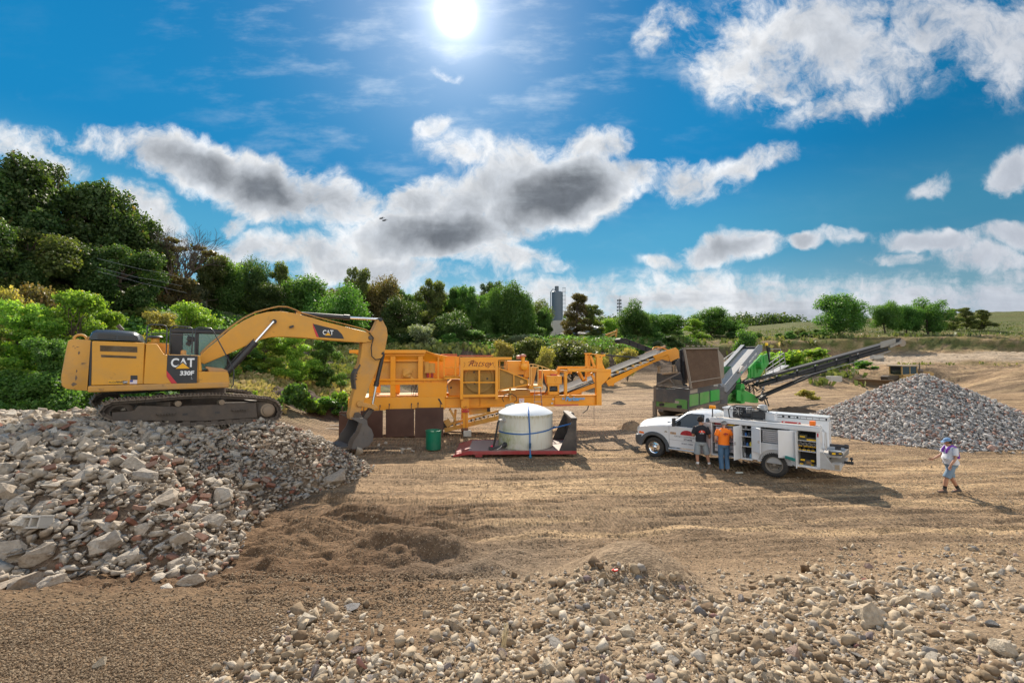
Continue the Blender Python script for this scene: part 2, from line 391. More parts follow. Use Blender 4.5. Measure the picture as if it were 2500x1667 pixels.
def H(x, y, detail=True):
 x = np.asarray(x, float); y = np.asarray(y, float)
 ys = np.maximum(y, 1.0)
 t = np.clip(x/ys*FPX + 1250, TK[0], TK[-1] - 1)
 z = np.zeros_like(x)
 for a, b in zip(TK[:-1], TK[1:]):
  m = (t >= a) & (t < b)
  if not m.any(): continue
  za = np.interp(y[m], *zip(*TAB[a])); zb = np.interp(y[m], *zip(*TAB[b]))
  f = (t[m]-a)/(b-a); f = f*f*(3-2*f); z[m] = za*(1-f)+zb*f
 far = sst(y, 18, 60)
 z = z + fbm(x*.05, y*.05, 4, 3)*1.6*far + fbm(x*.25, y*.25, 4, 9)*.55*sst(y, 22, 40)*(1-.8*sst(z, .5, 0)*1)
 z = z - 0*z
 # the bank the camera stands on
 z = z + 1.8*sst(9.8-y + .02*x, 0, 7.6)
 z = z + .35*sst(-x, 1.5, 6)*sst(7.4-y, 0, 2.2)*.8
 for p, r, h in HP: z = z + bump(x, y, p.x, p.y, r, h, .9)
 for p, r, h in MP: z = z + bump(x, y, p.x, p.y, r, h, 1.5)
 # rubble pile
 d = segdist(x, y, FOOT)
 top = 1.70 + .40*sst(-x, 9.4, 11.6) - .12*sst(-x, 12.2, 13.6)
 D = 4.6*sst(y, 4, 9) + 1e-6
 D = np.where(x > -9.2, 3.4, 4.8)
 pz = top*(1-(1-np.clip(d/D, 0, 1))**1.5)
 z = np.where(d > 0, np.maximum(z, pz + z*.3), z)
 if detail:
  lo_ = sst(-x, -.6, 1.8)*sst(14-y, 0, 3)*sst(y, 4.5, 7); z = z + lo_*(np.abs(fbm(x*1.8, y*2.2, 4, 131))*.42-.05)
  nf = 1-sst(y, 30, 80)
  z = z + fbm(x*1.1, y*1.1, 5, 21)*.15*(.35+sst(9-y, 0, 3)+.5*sst(-x, 1, 4)*sst(13-y, 0, 4)) + fbm(x*.35, y*.5, 3, 5)*.12*nf*sst(y, 6, 12)
  rt = 1-np.abs(2*fbm(x*.33+y*.12, y*3.6-x*.35, 3, 31))*2.0
  z = z + (rt-.6)*.075*nf*sst(y, 8, 11)*sst(x, -7, -3)
  # rutted, tracked banks on the right
  bk = sst(x, 18, 30)*sst(y, 44, 50)*(1-sst(y, 95, 110))
  z = z + (1-np.abs(fbm(x*.55+y*.25, y*.12, 3, 71))*4)*.55*bk*sst(y,52,58)*.8
  pilem = sst(d, 0, .6)
  z = z + pilem*fbm(x*1.6, y*1.6, 4, 44)*.28
 return z
def Hs(x, y): return float(H(np.array([x]), np.array([y]))[0])
def onground(px, py, z0=0.0, it=12):      # first hit of the viewing ray with the terrain
 z = z0; p = gnd(px, py, z)
 for _ in range(it):
  z = .5*z + .5*Hs(p.x, p.y); p = gnd(px, py, min(z, CAMH-.05)) if py > 880 else p
 return p
def terrain():
 ys = [0.4]
 while ys[-1] < 720: ys.append(ys[-1] + max(.035, .0062*ys[-1] if ys[-1] < 60 else .011*ys[-1]))
 ys = np.array(ys); nx = 520
 tt = np.linspace(-1.9, 1.75, nx)
 Yg, Tg = np.meshgrid(ys, tt, indexing='ij'); Xg = Tg*(Yg + 1.2)
 Zg = H(Xg, Yg)
 vs = np.stack([Xg, Yg, Zg], -1).reshape(-1, 3); ny = len(ys)
 idx = np.arange(ny*nx).reshape(ny, nx)
 f = np.stack([idx[:-1,:-1], idx[:-1,1:], idx[1:,1:], idx[1:,:-1]], -1).reshape(-1, 4)
 me = bpy.data.meshes.new('ground'); me.vertices.add(len(vs)); me.vertices.foreach_set('co', vs.ravel())
 me.loops.add(len(f)*4); me.loops.foreach_set('vertex_index', f.ravel()); me.polygons.add(len(f))
 me.polygons.foreach_set('loop_start', np.arange(0, len(f)*4, 4)); me.polygons.foreach_set('use_smooth', np.ones(len(f), bool))
 me.update(); me.validate()
 # own colour of the ground by kind of soil
 X, Y, Z = Xg.ravel(), Yg.ravel(), Zg.ravel(); T = X/np.maximum(Y, 1)*FPX+1250
 def C(*c): return np.array(c)[None, :]
 col = np.ones((len(X), 3))*C(.355,.248,.148)
 def lay(m, c):
  nonlocal col; m = np.clip(m, 0, 1)[:, None]; col = col*(1-m) + np.array(c)[None, :]*m
 n1 = fbm(X*.4, Y*.6, 4, 61)+.5; n2 = fbm(X*.12, Y*.2, 3, 77)+.5; n3 = fbm(X*1.5, Y*1.5, 4, 88)+.5
 strk = fbm(X*.22+Y*.1, Y*2.2-X*.2, 4, 93)+.5
 lay(sst(n2, .35, .7)*.6, (.25,.185,.125))
 lay(sst(strk, .52, .66)*.75*sst(Y, 8, 11)*sst(X, -5, 0), (.50,.36,.212))
 lay(sst(strk, .46, .34)*.6*sst(Y, 8, 11), (.21,.15,.095))
 # brown damp loam left of centre, gravelly grey in the middle
 loam = sst(X, -7.5, -6)*0 + sst(-X, -.2, 2.2)*sst(14.5-Y, 0, 3)
 lay(loam*(.65+.35*n1), (.150,.092,.052))
 gv = (1-sst(np.hypot((X+.2)/2.4, (Y-8.8)/2.0), .3, 1.2)); lay(gv*.8*n1*1.3, (.17,.14,.11))
 lay(sst(9.3-Y, 0, 2.2)*sst(X, -1.5, 1)*.9, (.33,.25,.17))
 lay(sst(7.2-Y, 0, 1.5)*sst(-X, .5, 2.5)*.7, (.22,.155,.095))
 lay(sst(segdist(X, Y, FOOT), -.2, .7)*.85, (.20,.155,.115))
 lay(sst(Y, 19, 22)*(1-sst(Y, 44, 60))*sst(T, 1250, 1500)*(1-sst(T, 1950, 2050))*.55, (.40,.30,.21))
 # banks at the back
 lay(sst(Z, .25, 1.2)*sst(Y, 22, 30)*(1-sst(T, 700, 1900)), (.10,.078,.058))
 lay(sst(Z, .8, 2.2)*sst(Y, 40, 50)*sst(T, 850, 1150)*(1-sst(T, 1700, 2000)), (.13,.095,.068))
 road = sst(Y, 66, 70)*(1-sst(Y, 80, 84))*sst(T, 1850, 2150); lay(road*.9, (.44,.36,.27))
 grs = np.zeros_like(X)
 gL = sst(Y, 23.5, 26)*(1-sst(T, 600, 830)) + sst(Y, 31, 34)*sst(T, 450, 600)*(1-sst(T, 900, 1050)) ; gL = np.clip(gL, 0, 1)*sst(n1, .30, .5)
 grs = np.maximum(grs, gL)
 gM = sst(Z, 4.6, 6.0)*sst(Y, 60, 75)*sst(T, 800, 1000); grs = np.maximum(grs, gM*sst(n1+.25*sst(Y, 95, 105), .25, .45))
 gR = .5*sst(T, 2180, 2300)*sst(Y, 63, 65)*(1-sst(Y, 66, 68)); grs = np.maximum(grs, gR*sst(n1, .3, .5))
 gF = sst(Y, 94, 100); grs = np.maximum(grs, gF)
 gc = np.ones((len(X), 3))*C(.105,.125,.035)
 dry = (sst(n3*.5+n2*.6, .45, .75)[:, None]); gc = gc*(1-dry*.8)+C(.27,.20,.09)*dry*.8
 fld = sst(Y, 100, 125)[:, None]; gc = gc*(1-fld)+(C(.115,.135,.045)*(1-dry*.4)+C(.20,.165,.075)*dry*.4)*fld
 tanp = ((1-sst(np.hypot((T-760)/170, (Y-32)/6.5), .6, 1.1))*sst(n1, .3, .5))[:, None]; gc = gc*(1-tanp)+C(.36,.25,.14)*tanp
 col = col*(1-grs[:, None]) + gc*grs[:, None]
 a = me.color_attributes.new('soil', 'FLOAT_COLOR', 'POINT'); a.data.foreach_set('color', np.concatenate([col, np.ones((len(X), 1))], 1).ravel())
 m = bpy.data.materials.new('soil'); m.use_nodes = True; nt = m.node_tree; N = nt.nodes; L = nt.links; b = N['Principled BSDF']
 b.inputs['Roughness'].default_value = .95; b.inputs['Specular IOR Level'].default_value = .15
 at_ = N.new('ShaderNodeAttribute'); at_.attribute_name = 'soil'; tc = N.new('ShaderNodeTexCoord')
 def nz(s, d, r=.65):
  n = N.new('ShaderNodeTexNoise'); n.inputs['Scale'].default_value = s; n.inputs['Detail'].default_value = d; n.inputs['Roughness'].default_value = r; L.new(tc.outputs['Object'], n.inputs[0]); return n.outputs[0]
 def rp(v, a0, c0, a1, c1):
  r = N.new('ShaderNodeValToRGB'); e = r.color_ramp.elements; e[0].position = a0; e[0].color = (*c0, 1); e[1].position = a1; e[1].color = (*c1, 1); L.new(v, r.inputs[0]); return r.outputs[0]
 def mul(a, c, f=1.0):
  x = N.new('ShaderNodeMix'); x.data_type = 'RGBA'; x.blend_type = 'MULTIPLY'; x.inputs[0].default_value = f; L.new(a, x.inputs[6]); L.new(c, x.inputs[7]); return x.outputs[2]
 c = mul(at_.outputs['Color'], rp(nz(3.5, 10), .3, (.62,.6,.57), .72, (1.25,1.22,1.2)))
 vo = N.new('ShaderNodeTexVoronoi'); vo.inputs['Scale'].default_value = 22; vo.inputs['Randomness'].default_value = 1; L.new(tc.outputs['Object'], vo.inputs['Vector'])
 sp = N.new('ShaderNodeSeparateColor'); L.new(vo.outputs['Color'], sp.inputs[0])
 c = mul(c, rp(sp.outputs[0], .0, (.72,.7,.68), 1.0, (1.28,1.27,1.25)), .7)
 c = mul(c, rp(nz(60, 4), .35, (.7,.68,.66), .66, (1.25,1.25,1.25)), .8)
 L.new(c, b.inputs['Base Color'])
 h1 = nz(7, 10, .7); h2 = nz(45, 6, .7)
 ad = N.new('ShaderNodeMath'); ad.operation = 'MULTIPLY_ADD'; L.new(h2, ad.inputs[0]); ad.inputs[1].default_value = .30; L.new(h1, ad.inputs[2])
 v2 = N.new('ShaderNodeMath'); v2.operation = 'MULTIPLY_ADD'; L.new(vo.outputs['Distance'], v2.inputs[0]); v2.inputs[1].default_value = -.35; L.new(ad.outputs[0], v2.inputs[2])
 mp = N.new('ShaderNodeMapping'); mp.inputs['Rotation'].default_value = (0,0,R(-9)); L.new(tc.outputs['Object'], mp.inputs[0])
 wv = N.new('ShaderNodeTexWave'); wv.bands_direction = 'X'; wv.inputs['Scale'].default_value = 1.9; wv.inputs['Distortion'].default_value = 2.5; wv.inputs['Detail'].default_value = 3; L.new(mp.outputs[0], wv.inputs['Vector'])
 m3 = N.new('ShaderNodeMapping'); m3.inputs['Rotation'].default_value = (0,0,R(-9)); m3.inputs['Scale'].default_value = (.05,1.25,1); L.new(tc.outputs['Object'], m3.inputs[0])
 tn = N.new('ShaderNodeTexNoise'); tn.inputs['Scale'].default_value = 1.0; tn.inputs['Detail'].default_value = 2; L.new(m3.outputs[0], tn.inputs[0])
 tm = N.new('ShaderNodeMapRange'); tm.interpolation_type = 'SMOOTHSTEP'; L.new(tn.outputs[0], tm.inputs[0]); tm.inputs[1].default_value = .47; tm.inputs[2].default_value = .53; tm.inputs[3].default_value = 0; tm.inputs[4].default_value = 1.1
 sx = N.new('ShaderNodeSeparateXYZ'); L.new(tc.outputs['Object'], sx.inputs[0]); ym = N.new('ShaderNodeMapRange'); L.new(sx.outputs[1], ym.inputs[0]); ym.inputs[1].default_value = 9.8; ym.inputs[2].default_value = 11.2
 p0 = N.new('ShaderNodeMath'); p0.operation = 'MULTIPLY'; L.new(tm.outputs[0], p0.inputs[0]); L.new(ym.outputs[0], p0.inputs[1])
 pm = N.new('ShaderNodeMath'); pm.operation = 'MULTIPLY'; L.new(wv.outputs['Fac'], pm.inputs[0]); L.new(p0.outputs[0], pm.inputs[1])
 pa = N.new('ShaderNodeMath'); pa.operation = 'ADD'; L.new(pm.outputs[0], pa.inputs[0]); L.new(v2.outputs[0], pa.inputs[1]); v2 = pa
 bp = N.new('ShaderNodeBump'); bp.inputs['Strength'].default_value = .9; bp.inputs['Distance'].default_value = .09; L.new(v2.outputs[0], bp.inputs['Height']); L.new(bp.outputs[0], b.inputs['Normal'])
 me.materials.append(m)
 o = bpy.data.objects.new('ground', me); COL.objects.link(o); tag(o, kind='structure'); return o
terrain()
# ------------------------------------------------------------------ stones and rubble
def hull(pts):
 bm = bmesh.new()
 for p in pts: bm.verts.new(p)
 r = bmesh.ops.convex_hull(bm, input=bm.verts)
 bmesh.ops.delete(bm, geom=[v for v in bm.verts if not v.link_faces], context='VERTS')
 bmesh.ops.recalc_face_normals(bm, faces=bm.faces)
 return bm
def rock_proto(kind, rnd):
 pts = []
 if kind == 'slab': ex = (1, rnd.uniform(.6, .9), rnd.uniform(.22, .4))
 elif kind == 'brick': ex = (1, .5, .32)
 elif kind == 'block': ex = (1, rnd.uniform(.6, .85), rnd.uniform(.5, .7))
 else: ex = (1, rnd.uniform(.65, .95), rnd.uniform(.5, .8))
 if kind == 'brick':
  for sx in (-1, 1):
   for sy in (-1, 1):
    for sz in (-1, 1): pts.append((sx*ex[0]*.5*rnd.uniform(.9, 1), sy*ex[1]*.5*rnd.uniform(.92, 1), sz*ex[2]*.5))
 else:
  n = 13 if kind == 'pebble' else 15
  for _ in range(n):
   v = Vector((rnd.gauss(0, 1), rnd.gauss(0, 1), rnd.gauss(0, 1))).normalized()
   k = 8 if kind in ('slab', 'block') else 2.6
   m = (abs(v.x)**k + abs(v.y)**k + abs(v.z)**k)**(1/k); v = v/m*rnd.uniform(.74, 1.0)
   pts.append((v.x*ex[0]*.5, v.y*ex[1]*.5, v.z*ex[2]*.5))
 return hull(pts)
def proto_arrays(kind, n, seed):
 out = []; rnd = random.Random(seed)
 for _ in range(n):
  bm = rock_proto(kind, rnd); bmesh.ops.triangulate(bm, faces=bm.faces); bm.verts.index_update()
  out.append((np.array([v.co[:] for v in bm.verts]), np.array([[v.index for v in f.verts] for f in bm.faces]))); bm.free()
 return out
def rotm(n, flat=0.0):
 q = RNG.normal(size=(n, 4)); q[:, 0] += flat*0; q /= np.linalg.norm(q, axis=1)[:, None]
 if flat > 0:      # mostly turned about the vertical, tilted a little
  yaw = RNG.uniform(0, 2*np.pi, n); tx = RNG.normal(0, (1-flat)*1.2, n); ty = RNG.normal(0, (1-flat)*1.2, n)
  cz, sz, cx, sx, cy, sy = np.cos(yaw), np.sin(yaw), np.cos(tx), np.sin(tx), np.cos(ty), np.sin(ty)
  Rz = np.zeros((n, 3, 3)); Rz[:, 0, 0] = cz; Rz[:, 0, 1] = -sz; Rz[:, 1, 0] = sz; Rz[:, 1, 1] = cz; Rz[:, 2, 2] = 1
  Rx = np.zeros((n, 3, 3)); Rx[:, 0, 0] = 1; Rx[:, 1, 1] = cx; Rx[:, 1, 2] = -sx; Rx[:, 2, 1] = sx; Rx[:, 2, 2] = cx
  Ry = np.zeros((n, 3, 3)); Ry[:, 1, 1] = 1; Ry[:, 0, 0] = cy; Ry[:, 0, 2] = sy; Ry[:, 2, 0] = -sy; Ry[:, 2, 2] = cy
  return Rx @ Ry @ Rz
 w, x, y, z = q.T
 return np.stack([1-2*(y*y+z*z), 2*(x*y-z*w), 2*(x*z+y*w), 2*(x*y+z*w), 1-2*(x*x+z*z), 2*(y*z-x*w), 2*(x*z-y*w), 2*(y*z+x*w), 1-2*(x*x+y*y)], -1).reshape(-1, 3, 3)
def mass_mesh(name, protos, pos, size, rot, tint, material, extra=None):
 V, Fc, T = [], [], []; off = 0; which = RNG.integers(0, len(protos), len(pos))
 for k, (pv, pf) in enumerate(protos):
  m = which == k
  if not m.any(): continue
  sz = size[m]; sz = sz[:, None, None] if sz.ndim == 1 else sz[:, None, :]
  v = np.einsum('nij,vj->nvi', rot[m], pv)*sz + pos[m][:, None, :]
  n = v.shape[0]; f = pf[None] + (np.arange(n)*len(pv))[:, None, None] + off
  V.append(v.reshape(-1, 3)); Fc.append(f.reshape(-1, 3)); T.append(np.repeat(tint[m], len(pv))); off += n*len(pv)
 if extra is not None:
  V.append(extra[0]); Fc.append(extra[1]+off); T.append(np.full(len(extra[0]), extra[2]))
 V = np.concatenate(V); Fc = np.concatenate(Fc); T = np.concatenate(T)
 return raw_mesh(name, V, Fc, 3, material, tint=T)
def raw_mesh(name, V, F, k, material, tint=None, smooth=False, uv=None):
 me = bpy.data.meshes.new(name); me.vertices.add(len(V)); me.vertices.foreach_set('co', V.astype(np.float32).ravel())
 me.loops.add(F.size); me.loops.foreach_set('vertex_index', F.astype(np.int32).ravel())
 me.polygons.add(len(F)); me.polygons.foreach_set('loop_start', np.arange(0, F.size, k, dtype=np.int32))
 if smooth: me.polygons.foreach_set('use_smooth', np.ones(len(F), bool))
 me.update(calc_edges=True)
 if tint is not None:
  a = me.attributes.new('tint', 'FLOAT', 'POINT'); a.data.foreach_set('value', tint.astype(np.float32))
 me.materials.append(material)
 o = bpy.data.objects.new(name, me); COL.objects.link(o); return o
def hits(px, py, it=14, z0=.3):
 vx = (px-1250)/FPX; vy = (833.5-py)/FPX
 dy = math.cos(PITCH)-vy*math.sin(PITCH); dz = math.sin(PITCH)+vy*math.cos(PITCH)
 z = np.full(px.shape, z0); dz = np.minimum(dz, -.02)
 for _ in range(it):
  t = (z-CAMH)/dz; z = .5*z+.5*np.minimum(H(vx*t, dy*t), CAMH-.3)
 t = (z-CAMH)/dz; x, y = vx*t, dy*t
 return np.stack([x, y, H(x, y)], -1)
CONC = [(0.0, (.25,.225,.195)), (.25, (.40,.35,.285)), (.5, (.32,.26,.195)), (.72, (.49,.445,.38)), (.86, (.36,.30,.24)), (.9, (.33,.19,.135)), (1.0, (.28,.13,.085))]
GRAV = [(0.0, (.17,.115,.07)), (.3, (.35,.27,.18)), (.65, (.46,.375,.27)), (.86, (.57,.50,.40)), (.96, (.26,.235,.21)), (.985, (.17,.17,.175)), (1.0, (.30,.15,.12))]
STOCK = [(0.0, (.22,.21,.20)), (.35, (.40,.38,.36)), (.6, (.55,.52,.49)), (.80, (.34,.32,.30)), (.90, (.36,.23,.185)), (1.0, (.30,.14,.10))]
M_CONC = stone_mat('broken_concrete', CONC); M_CONC_O = stone_mat('concrete_chunk', [(0,(.31,.275,.235)),(.3,(.45,.40,.33)),(.6,(.37,.305,.235)),(1,(.54,.495,.42))], objrand=True, bscale=14, bump=.8)
M_BRICK_O = stone_mat('old_brick', [(0,(.26,.11,.07)),(.5,(.33,.20,.145)),(.75,(.22,.085,.055)),(1,(.34,.25,.19))], objrand=True)
M_GRAV = stone_mat('crushed_gravel', GRAV); M_GRAV_O = stone_mat('field_stone', [(0,(.34,.26,.18)),(.4,(.45,.37,.27)),(.7,(.52,.45,.35)),(.85,(.24,.235,.23)),(1,(.36,.25,.20))], objrand=True, bscale=25, bump=.7)
M_STOCK = stone_mat('crushed_stone', STOCK)
def inpoly(px, py, poly): return segdist(px, py, poly) > 0
def sample(poly, n, soft=0):
 xs = [p[0] for p in poly]; ys = [p[1] for p in poly]; out = []
 while sum(map(len, out)) < n:
  q = RNG.uniform((min(xs), min(ys)), (max(xs), max(ys)), (n, 2))
  d = segdist(q[:, 0], q[:, 1], poly); out.append(q[d > RNG.uniform(-soft, soft*.6, n)] if soft else q[d > 0])
 return np.concatenate(out)[:n]
GRAVEL_POLY = [(300,1760),(480,1690),(640,1580),(760,1495),(900,1510),(1050,1490),(1180,1440),(1330,1405),(1500,1375),(1640,1385),(1760,1440),(1900,1400),(2100,1350),(2300,1325),(2650,1300),(2650,1760)]
PEB = proto_arrays('pebble', 10, 3); PEBA = proto_arrays('stone', 12, 4); SLB = proto_arrays('slab', 8, 5); BRK = proto_arrays('brick', 4, 6); BLK = proto_arrays('block', 8, 8)
def build_gravel():
 P, S = [], []
 for n, lo, hi, soft in ((1450, .09, .19, 25), (3600, .055, .115, 45), (11000, .026, .058, 60), (17000, .012, .028, 90)):
  q = sample(GRAVEL_POLY, n, soft); p = hits(q[:, 0], q[:, 1]); s = lo*(hi/lo)**(RNG.uniform(0, 1, n)**1.3)*np.clip(p[:, 1]/4.6, .85, 1.6)
  cl = fbm(p[:, 0]*.9, p[:, 1]*.9, 3, 55)+.5+RNG.normal(0, .12, n); ok = cl > np.clip(((.36 if lo > .02 else .30)+(p[:, 1]-4.6)*((.16 if lo > .09 else .075 if lo > .05 else .035 if lo > .02 else .0)))*(p[:, 1] > 3.9), 0, 2); p, s = p[ok], s[ok]; p[:, 2] += s*RNG.uniform(-.22, .26, len(s)); P.append(p); S.append(s)
 P, S = np.concatenate(P), np.concatenate(S)
 o = mass_mesh('gravel', PEBA+BLK+BLK+SLB+SLB, P, S, rotm(len(P)), RNG.uniform(0, 1, len(P)), M_GRAV); tag(o, kind='stuff', label='pale crushed stones and gravel heaped along the bottom of the photo', cat='gravel')
 # pebbly brown loam, lower left, and loose pebbles over the pit floor
 P, S, T = [], [], []
 loam = [(-150,1490),(480,1470),(620,1400),(1150,1420),(1250,1480),(760,1500),(620,1600),(480,1760),(-150,1760)]
 q = sample(loam, 26000, 60); p = hits(q[:, 0], q[:, 1]); s = RNG.uniform(.010, .040, len(p))*np.clip(p[:, 1]/4.5, .8, 1.7); P.append(p); S.append(s); T.append(RNG.uniform(0, .22, len(p)))
 mid = [(560,1440),(700,1240),(1000,1120),(1500,1130),(2600,1230),(2600,1340),(1900,1420),(1250,1470)]
 q = sample(mid, 15000, 30); p = hits(q[:, 0], q[:, 1]); s = RNG.uniform(.010, .034, len(p))*np.clip(p[:, 1]/8, .8, 1.6); P.append(p); S.append(s); T.append(RNG.uniform(0, .6, len(p)))
 fl = [(880,1120),(1000,1040),(1400,1000),(2600,1080),(2600,1240),(1500,1150)]
 q = sample(fl, 5000, 10); p = hits(q[:, 0], q[:, 1]); s = RNG.uniform(.015, .06, len(p)); P.append(p); S.append(s); T.append(RNG.uniform(.1, .9, len(p)))
 P, S, T = map(np.concatenate, (P, S, T)); P[:, 2] += S*.1
 o = mass_mesh('pebbles', PEB, P, S, rotm(len(P)), T, M_GRAV); tag(o, kind='stuff', label='small brown pebbles strewn over the pit floor', cat='pebbles')
build_gravel()
def pile_pts(n):
 xs = RNG.uniform(-20, -4, n*3); ys = RNG.uniform(5.5, 20.5, n*3)
 d = segdist(xs, ys, FOOT); t = xs/ys*FPX+1250
 k = (d > -.12) & (t > -130); xs, ys, d = xs[k][:n], ys[k][:n], d[k][:n]
 return xs, ys, d
def pile_normal(x, y, e=.25):
 gx = (Hs(x+e, y)-Hs(x-e, y))/(2*e); gy = (Hs(x, y+e)-Hs(x, y-e))/(2*e)
 return Vector((-gx, -gy, 1)).normalized()
def build_rubble():
 x, y, d = pile_pts(18000); n = len(x)
 right = sst(x, -11.0, -7.5)                      # smaller brick rubble towards the right end
 s = np.exp(RNG.normal(np.log(.178), .42, n)); s = np.clip(s, .06, .46)*(1-.36*right)
 p = np.stack([x, y, H(x, y)+RNG.uniform(-.05, .13, n)], -1)
 t = RNG.uniform(0, .86, n); b = RNG.uniform(0, 1, n) < (.015+.07*right); t[b] = RNG.uniform(.89, 1, b.sum())
 o = mass_mesh('rubble', SLB+BLK+BLK+BRK+BRK+BRK, p, s, rotm(n, .62), t, M_CONC); tag(o, kind='stuff', label='small pieces of demolition rubble and brick filling the pile', cat='rubble')
 # the big chunks, each a thing
 rnd = random.Random(21); protos = []
 def big_proto(kind, seed):
  r = random.Random(seed); bm = rock_proto(kind, r)
  bmesh.ops.triangulate(bm, faces=bm.faces)
  bmesh.ops.subdivide_edges(bm, edges=bm.edges, cuts=2, use_grid_fill=True)
  for v in bm.verts:
   nn = mnoise.noise(v.co*4+Vector((seed, 0, 0)))*.045 + mnoise.noise(v.co*11+Vector((0, seed, 0)))*.022
   v.co += v.co.normalized()*nn
  me = bpy.data.meshes.new('concrete_chunk'); bm.to_mesh(me); bm.free(); me.materials.append(M_CONC_O); return me
 for k in range(16): protos.append(big_proto(('slab', 'block', 'stone')[k % 3], 100+k))
 brick = rock_proto('brick', random.Random(5)); bme = bpy.data.meshes.new('brick'); brick.to_mesh(bme); brick.free(); bme.materials.append(M_BRICK_O)
 def place(me, name, p, size, lab, cat, grp, tilt=.35, up=None, stretch=1.0):
  o = bpy.data.objects.new(name, me); COL.objects.link(o)
  q = (up or Vector((0, 0, 1))).to_track_quat('Z', 'Y').to_matrix().to_4x4() @ Matrix.Rotation(rnd.uniform(0, 6.28), 4, 'Z') @ Matrix.Rotation(rnd.gauss(0, tilt), 4, 'X') @ Matrix.Rotation(rnd.gauss(0, tilt), 4, 'Y')
  o.matrix_world = Matrix.Translation(p) @ q @ Matrix.Diagonal((size*stretch, size, size, 1)); tag(o, lab, cat, grp); return o
 special = [(30,1190,125,'big smooth tan boulder at the left edge of the rubble pile'),(153,1048,50,None),(210,1052,62,None),(375,1100,85,'long pale concrete slab lying high on the rubble pile below the tracks'),
      (352,1174,62,None),(407,1233,72,None),(267,1288,60,None),(91,1366,115,'largest white concrete lump at the lower left foot of the rubble pile'),(28,1361,80,None),(546,1222,85,'layered white concrete block at the right foot of the rubble pile'),(617,1197,55,None),
      (517,1288,68,None),(818,1169,62,'squat grey block at the far right toe of the rubble pile'),(750,1075,52,'flat tan slab near the top right of the rubble pile'),(658,1096,34,None),(411,1073,52,None),(434,1389,52,None),(462,1432,68,'round pitted concrete lump at the front tip of the rubble pile'),(409,1446,42,None),(389,1418,50,None),
      (62,1437,74,None),(126,1437,68,None),(9,1439,60,None),(256,1339,72,None),(201,1316,84,'grooved grey beam fragment in the lower left of the rubble pile'),(440,1330,108,'broad thin slab near the foot of the rubble pile'),(560,1340,45,None),(590,1310,30,None),(880,1085,40,None),(870,1110,38,None)]
 G = 'concrete chunks of the rubble pile'
 def LBL(ki, s, p):
  t = p[0]/p[1]*FPX+1250; q = 870-(p[2]-CAMH)/p[1]*FPX
  return ('large' if s > .48 else 'medium' if s > .34 else 'small')+(' flat concrete slab', ' squared concrete block', ' irregular concrete lump')[ki % 3]+', '+('at the far left' if t < 110 else 'left of centre' if t < 280 else 'right of centre' if t < 470 else 'towards the right end')+(' near the top' if q < 1090 else ' halfway up' if q < 1260 else ' near the foot')+' of the rubble pile'
 cnt = 0
 for i, (px, py, w, lab) in enumerate(special):
  p = hits(np.array([px*1.0]), np.array([py*1.0]))[0]; s = min(w, 84)/FPX*p[1]*(.85 if w > 80 else 1.0); p = Vector(p); p.z += s*.18
  ki = (i*5+1) % 16; place(protos[ki], 'concrete_chunk', p, s, lab or LBL(ki, s, p), 'concrete chunk', G, .3, stretch=1.0); cnt += 1
 x, y, d = pile_pts(2200); scr = 0
 used = []
 for a, b, dd in zip(x, y, d):
  if cnt >= 215: break
  if dd < .05 or (a > -9 and rnd.random() < .6): continue
  t = a/b*FPX+1250
  if b > 13.3 and t > 150: continue
  if any((a-u)**2+(b-v)**2 < .16 for u, v in used): continue
  used.append((a, b)); s = rnd.uniform(.30, .62)*(1.1 if t < 360 else .75)
  p = Vector((a, b, Hs(a, b)+s*.12)); ki = rnd.randrange(16); place(protos[ki], 'concrete_chunk', p, s, LBL(ki, s, p), 'concrete chunk', G, .38, pile_normal(a, b).lerp(Vector((0, 0, 1)), .4)); cnt += 1
 c2 = 0
 for a, b, dd in zip(x[::-1], y[::-1], d[::-1]):
  if c2 >= 34: break
  if b > 13.3 or dd < .1: continue
  place(bme, 'brick', Vector((a, b, Hs(a, b)+.15)), .23, 'loose red brick lying '+('at the far left' if a/b < -.95 else 'left of centre' if a/b < -.8 else 'right of centre' if a/b < -.62 else 'towards the right end')+' of the rubble pile', 'brick', 'bricks in the rubble pile', .5); c2 += 1
 # hollow block with two square openings
 p = hits(np.array([80.]), np.array([1313.]))[0]; mb = MB(); m = mat('cement_block', (.45,.42,.37), .9, bump=.5)
 w, dpt, h = .40, .2, .2; t = .035
 for zz in (0, h-t): mb.box(-w/2, w/2, 0, dpt, zz, zz+t)
 for xx in (-w/2, -t/2, w/2-t): mb.box(xx, xx+t, 0, dpt, t, h-t)
 mb.box(-w/2+t, w/2-t, dpt-t, dpt, t, h-t)
 o = mb.build('hollow_block', m, bevel=.006); o.location = (p[0], p[1]-.1, p[2]+.12); o.rotation_euler = (R(-18), R(-6), R(-12)); o.scale = (1.15, 1.15, 1.15); tag(o, 'grey hollow cement block with two square holes at the foot of the rubble pile', 'hollow block')
 # stones of the foreground, the biggest as things
 gp = [big_proto(('stone', 'block', 'stone', 'slab')[k % 4], 300+k) for k in range(14)]
 gp = [(lambda me: (me.materials.clear(), me.materials.append(M_GRAV_O), me)[2])(m_) for m_ in gp]
 sp = [(1115,1540,52,'blue grey angular stone at the left end of the gravel'),(1120,1500,40,None),(750,1530,58,'flat topped pale stone standing alone in the brown earth'),(245,1625,36,None),(1340,1640,62,None),(1360,1580,44,None),(1030,1620,52,None),
      (2130,1530,95,'broad flat tan stone half buried on the right'),(2450,1600,70,None),(1940,1610,60,'white flat stone in the middle of the right gravel'),(1590,1440,40,None),(2370,1375,34,None),(2210,1480,40,None),(1810,1470,34,None),(1740,1560,40,None),(1530,1550,46,None),(860,1490,44,None),(2330,1600,48,None)]
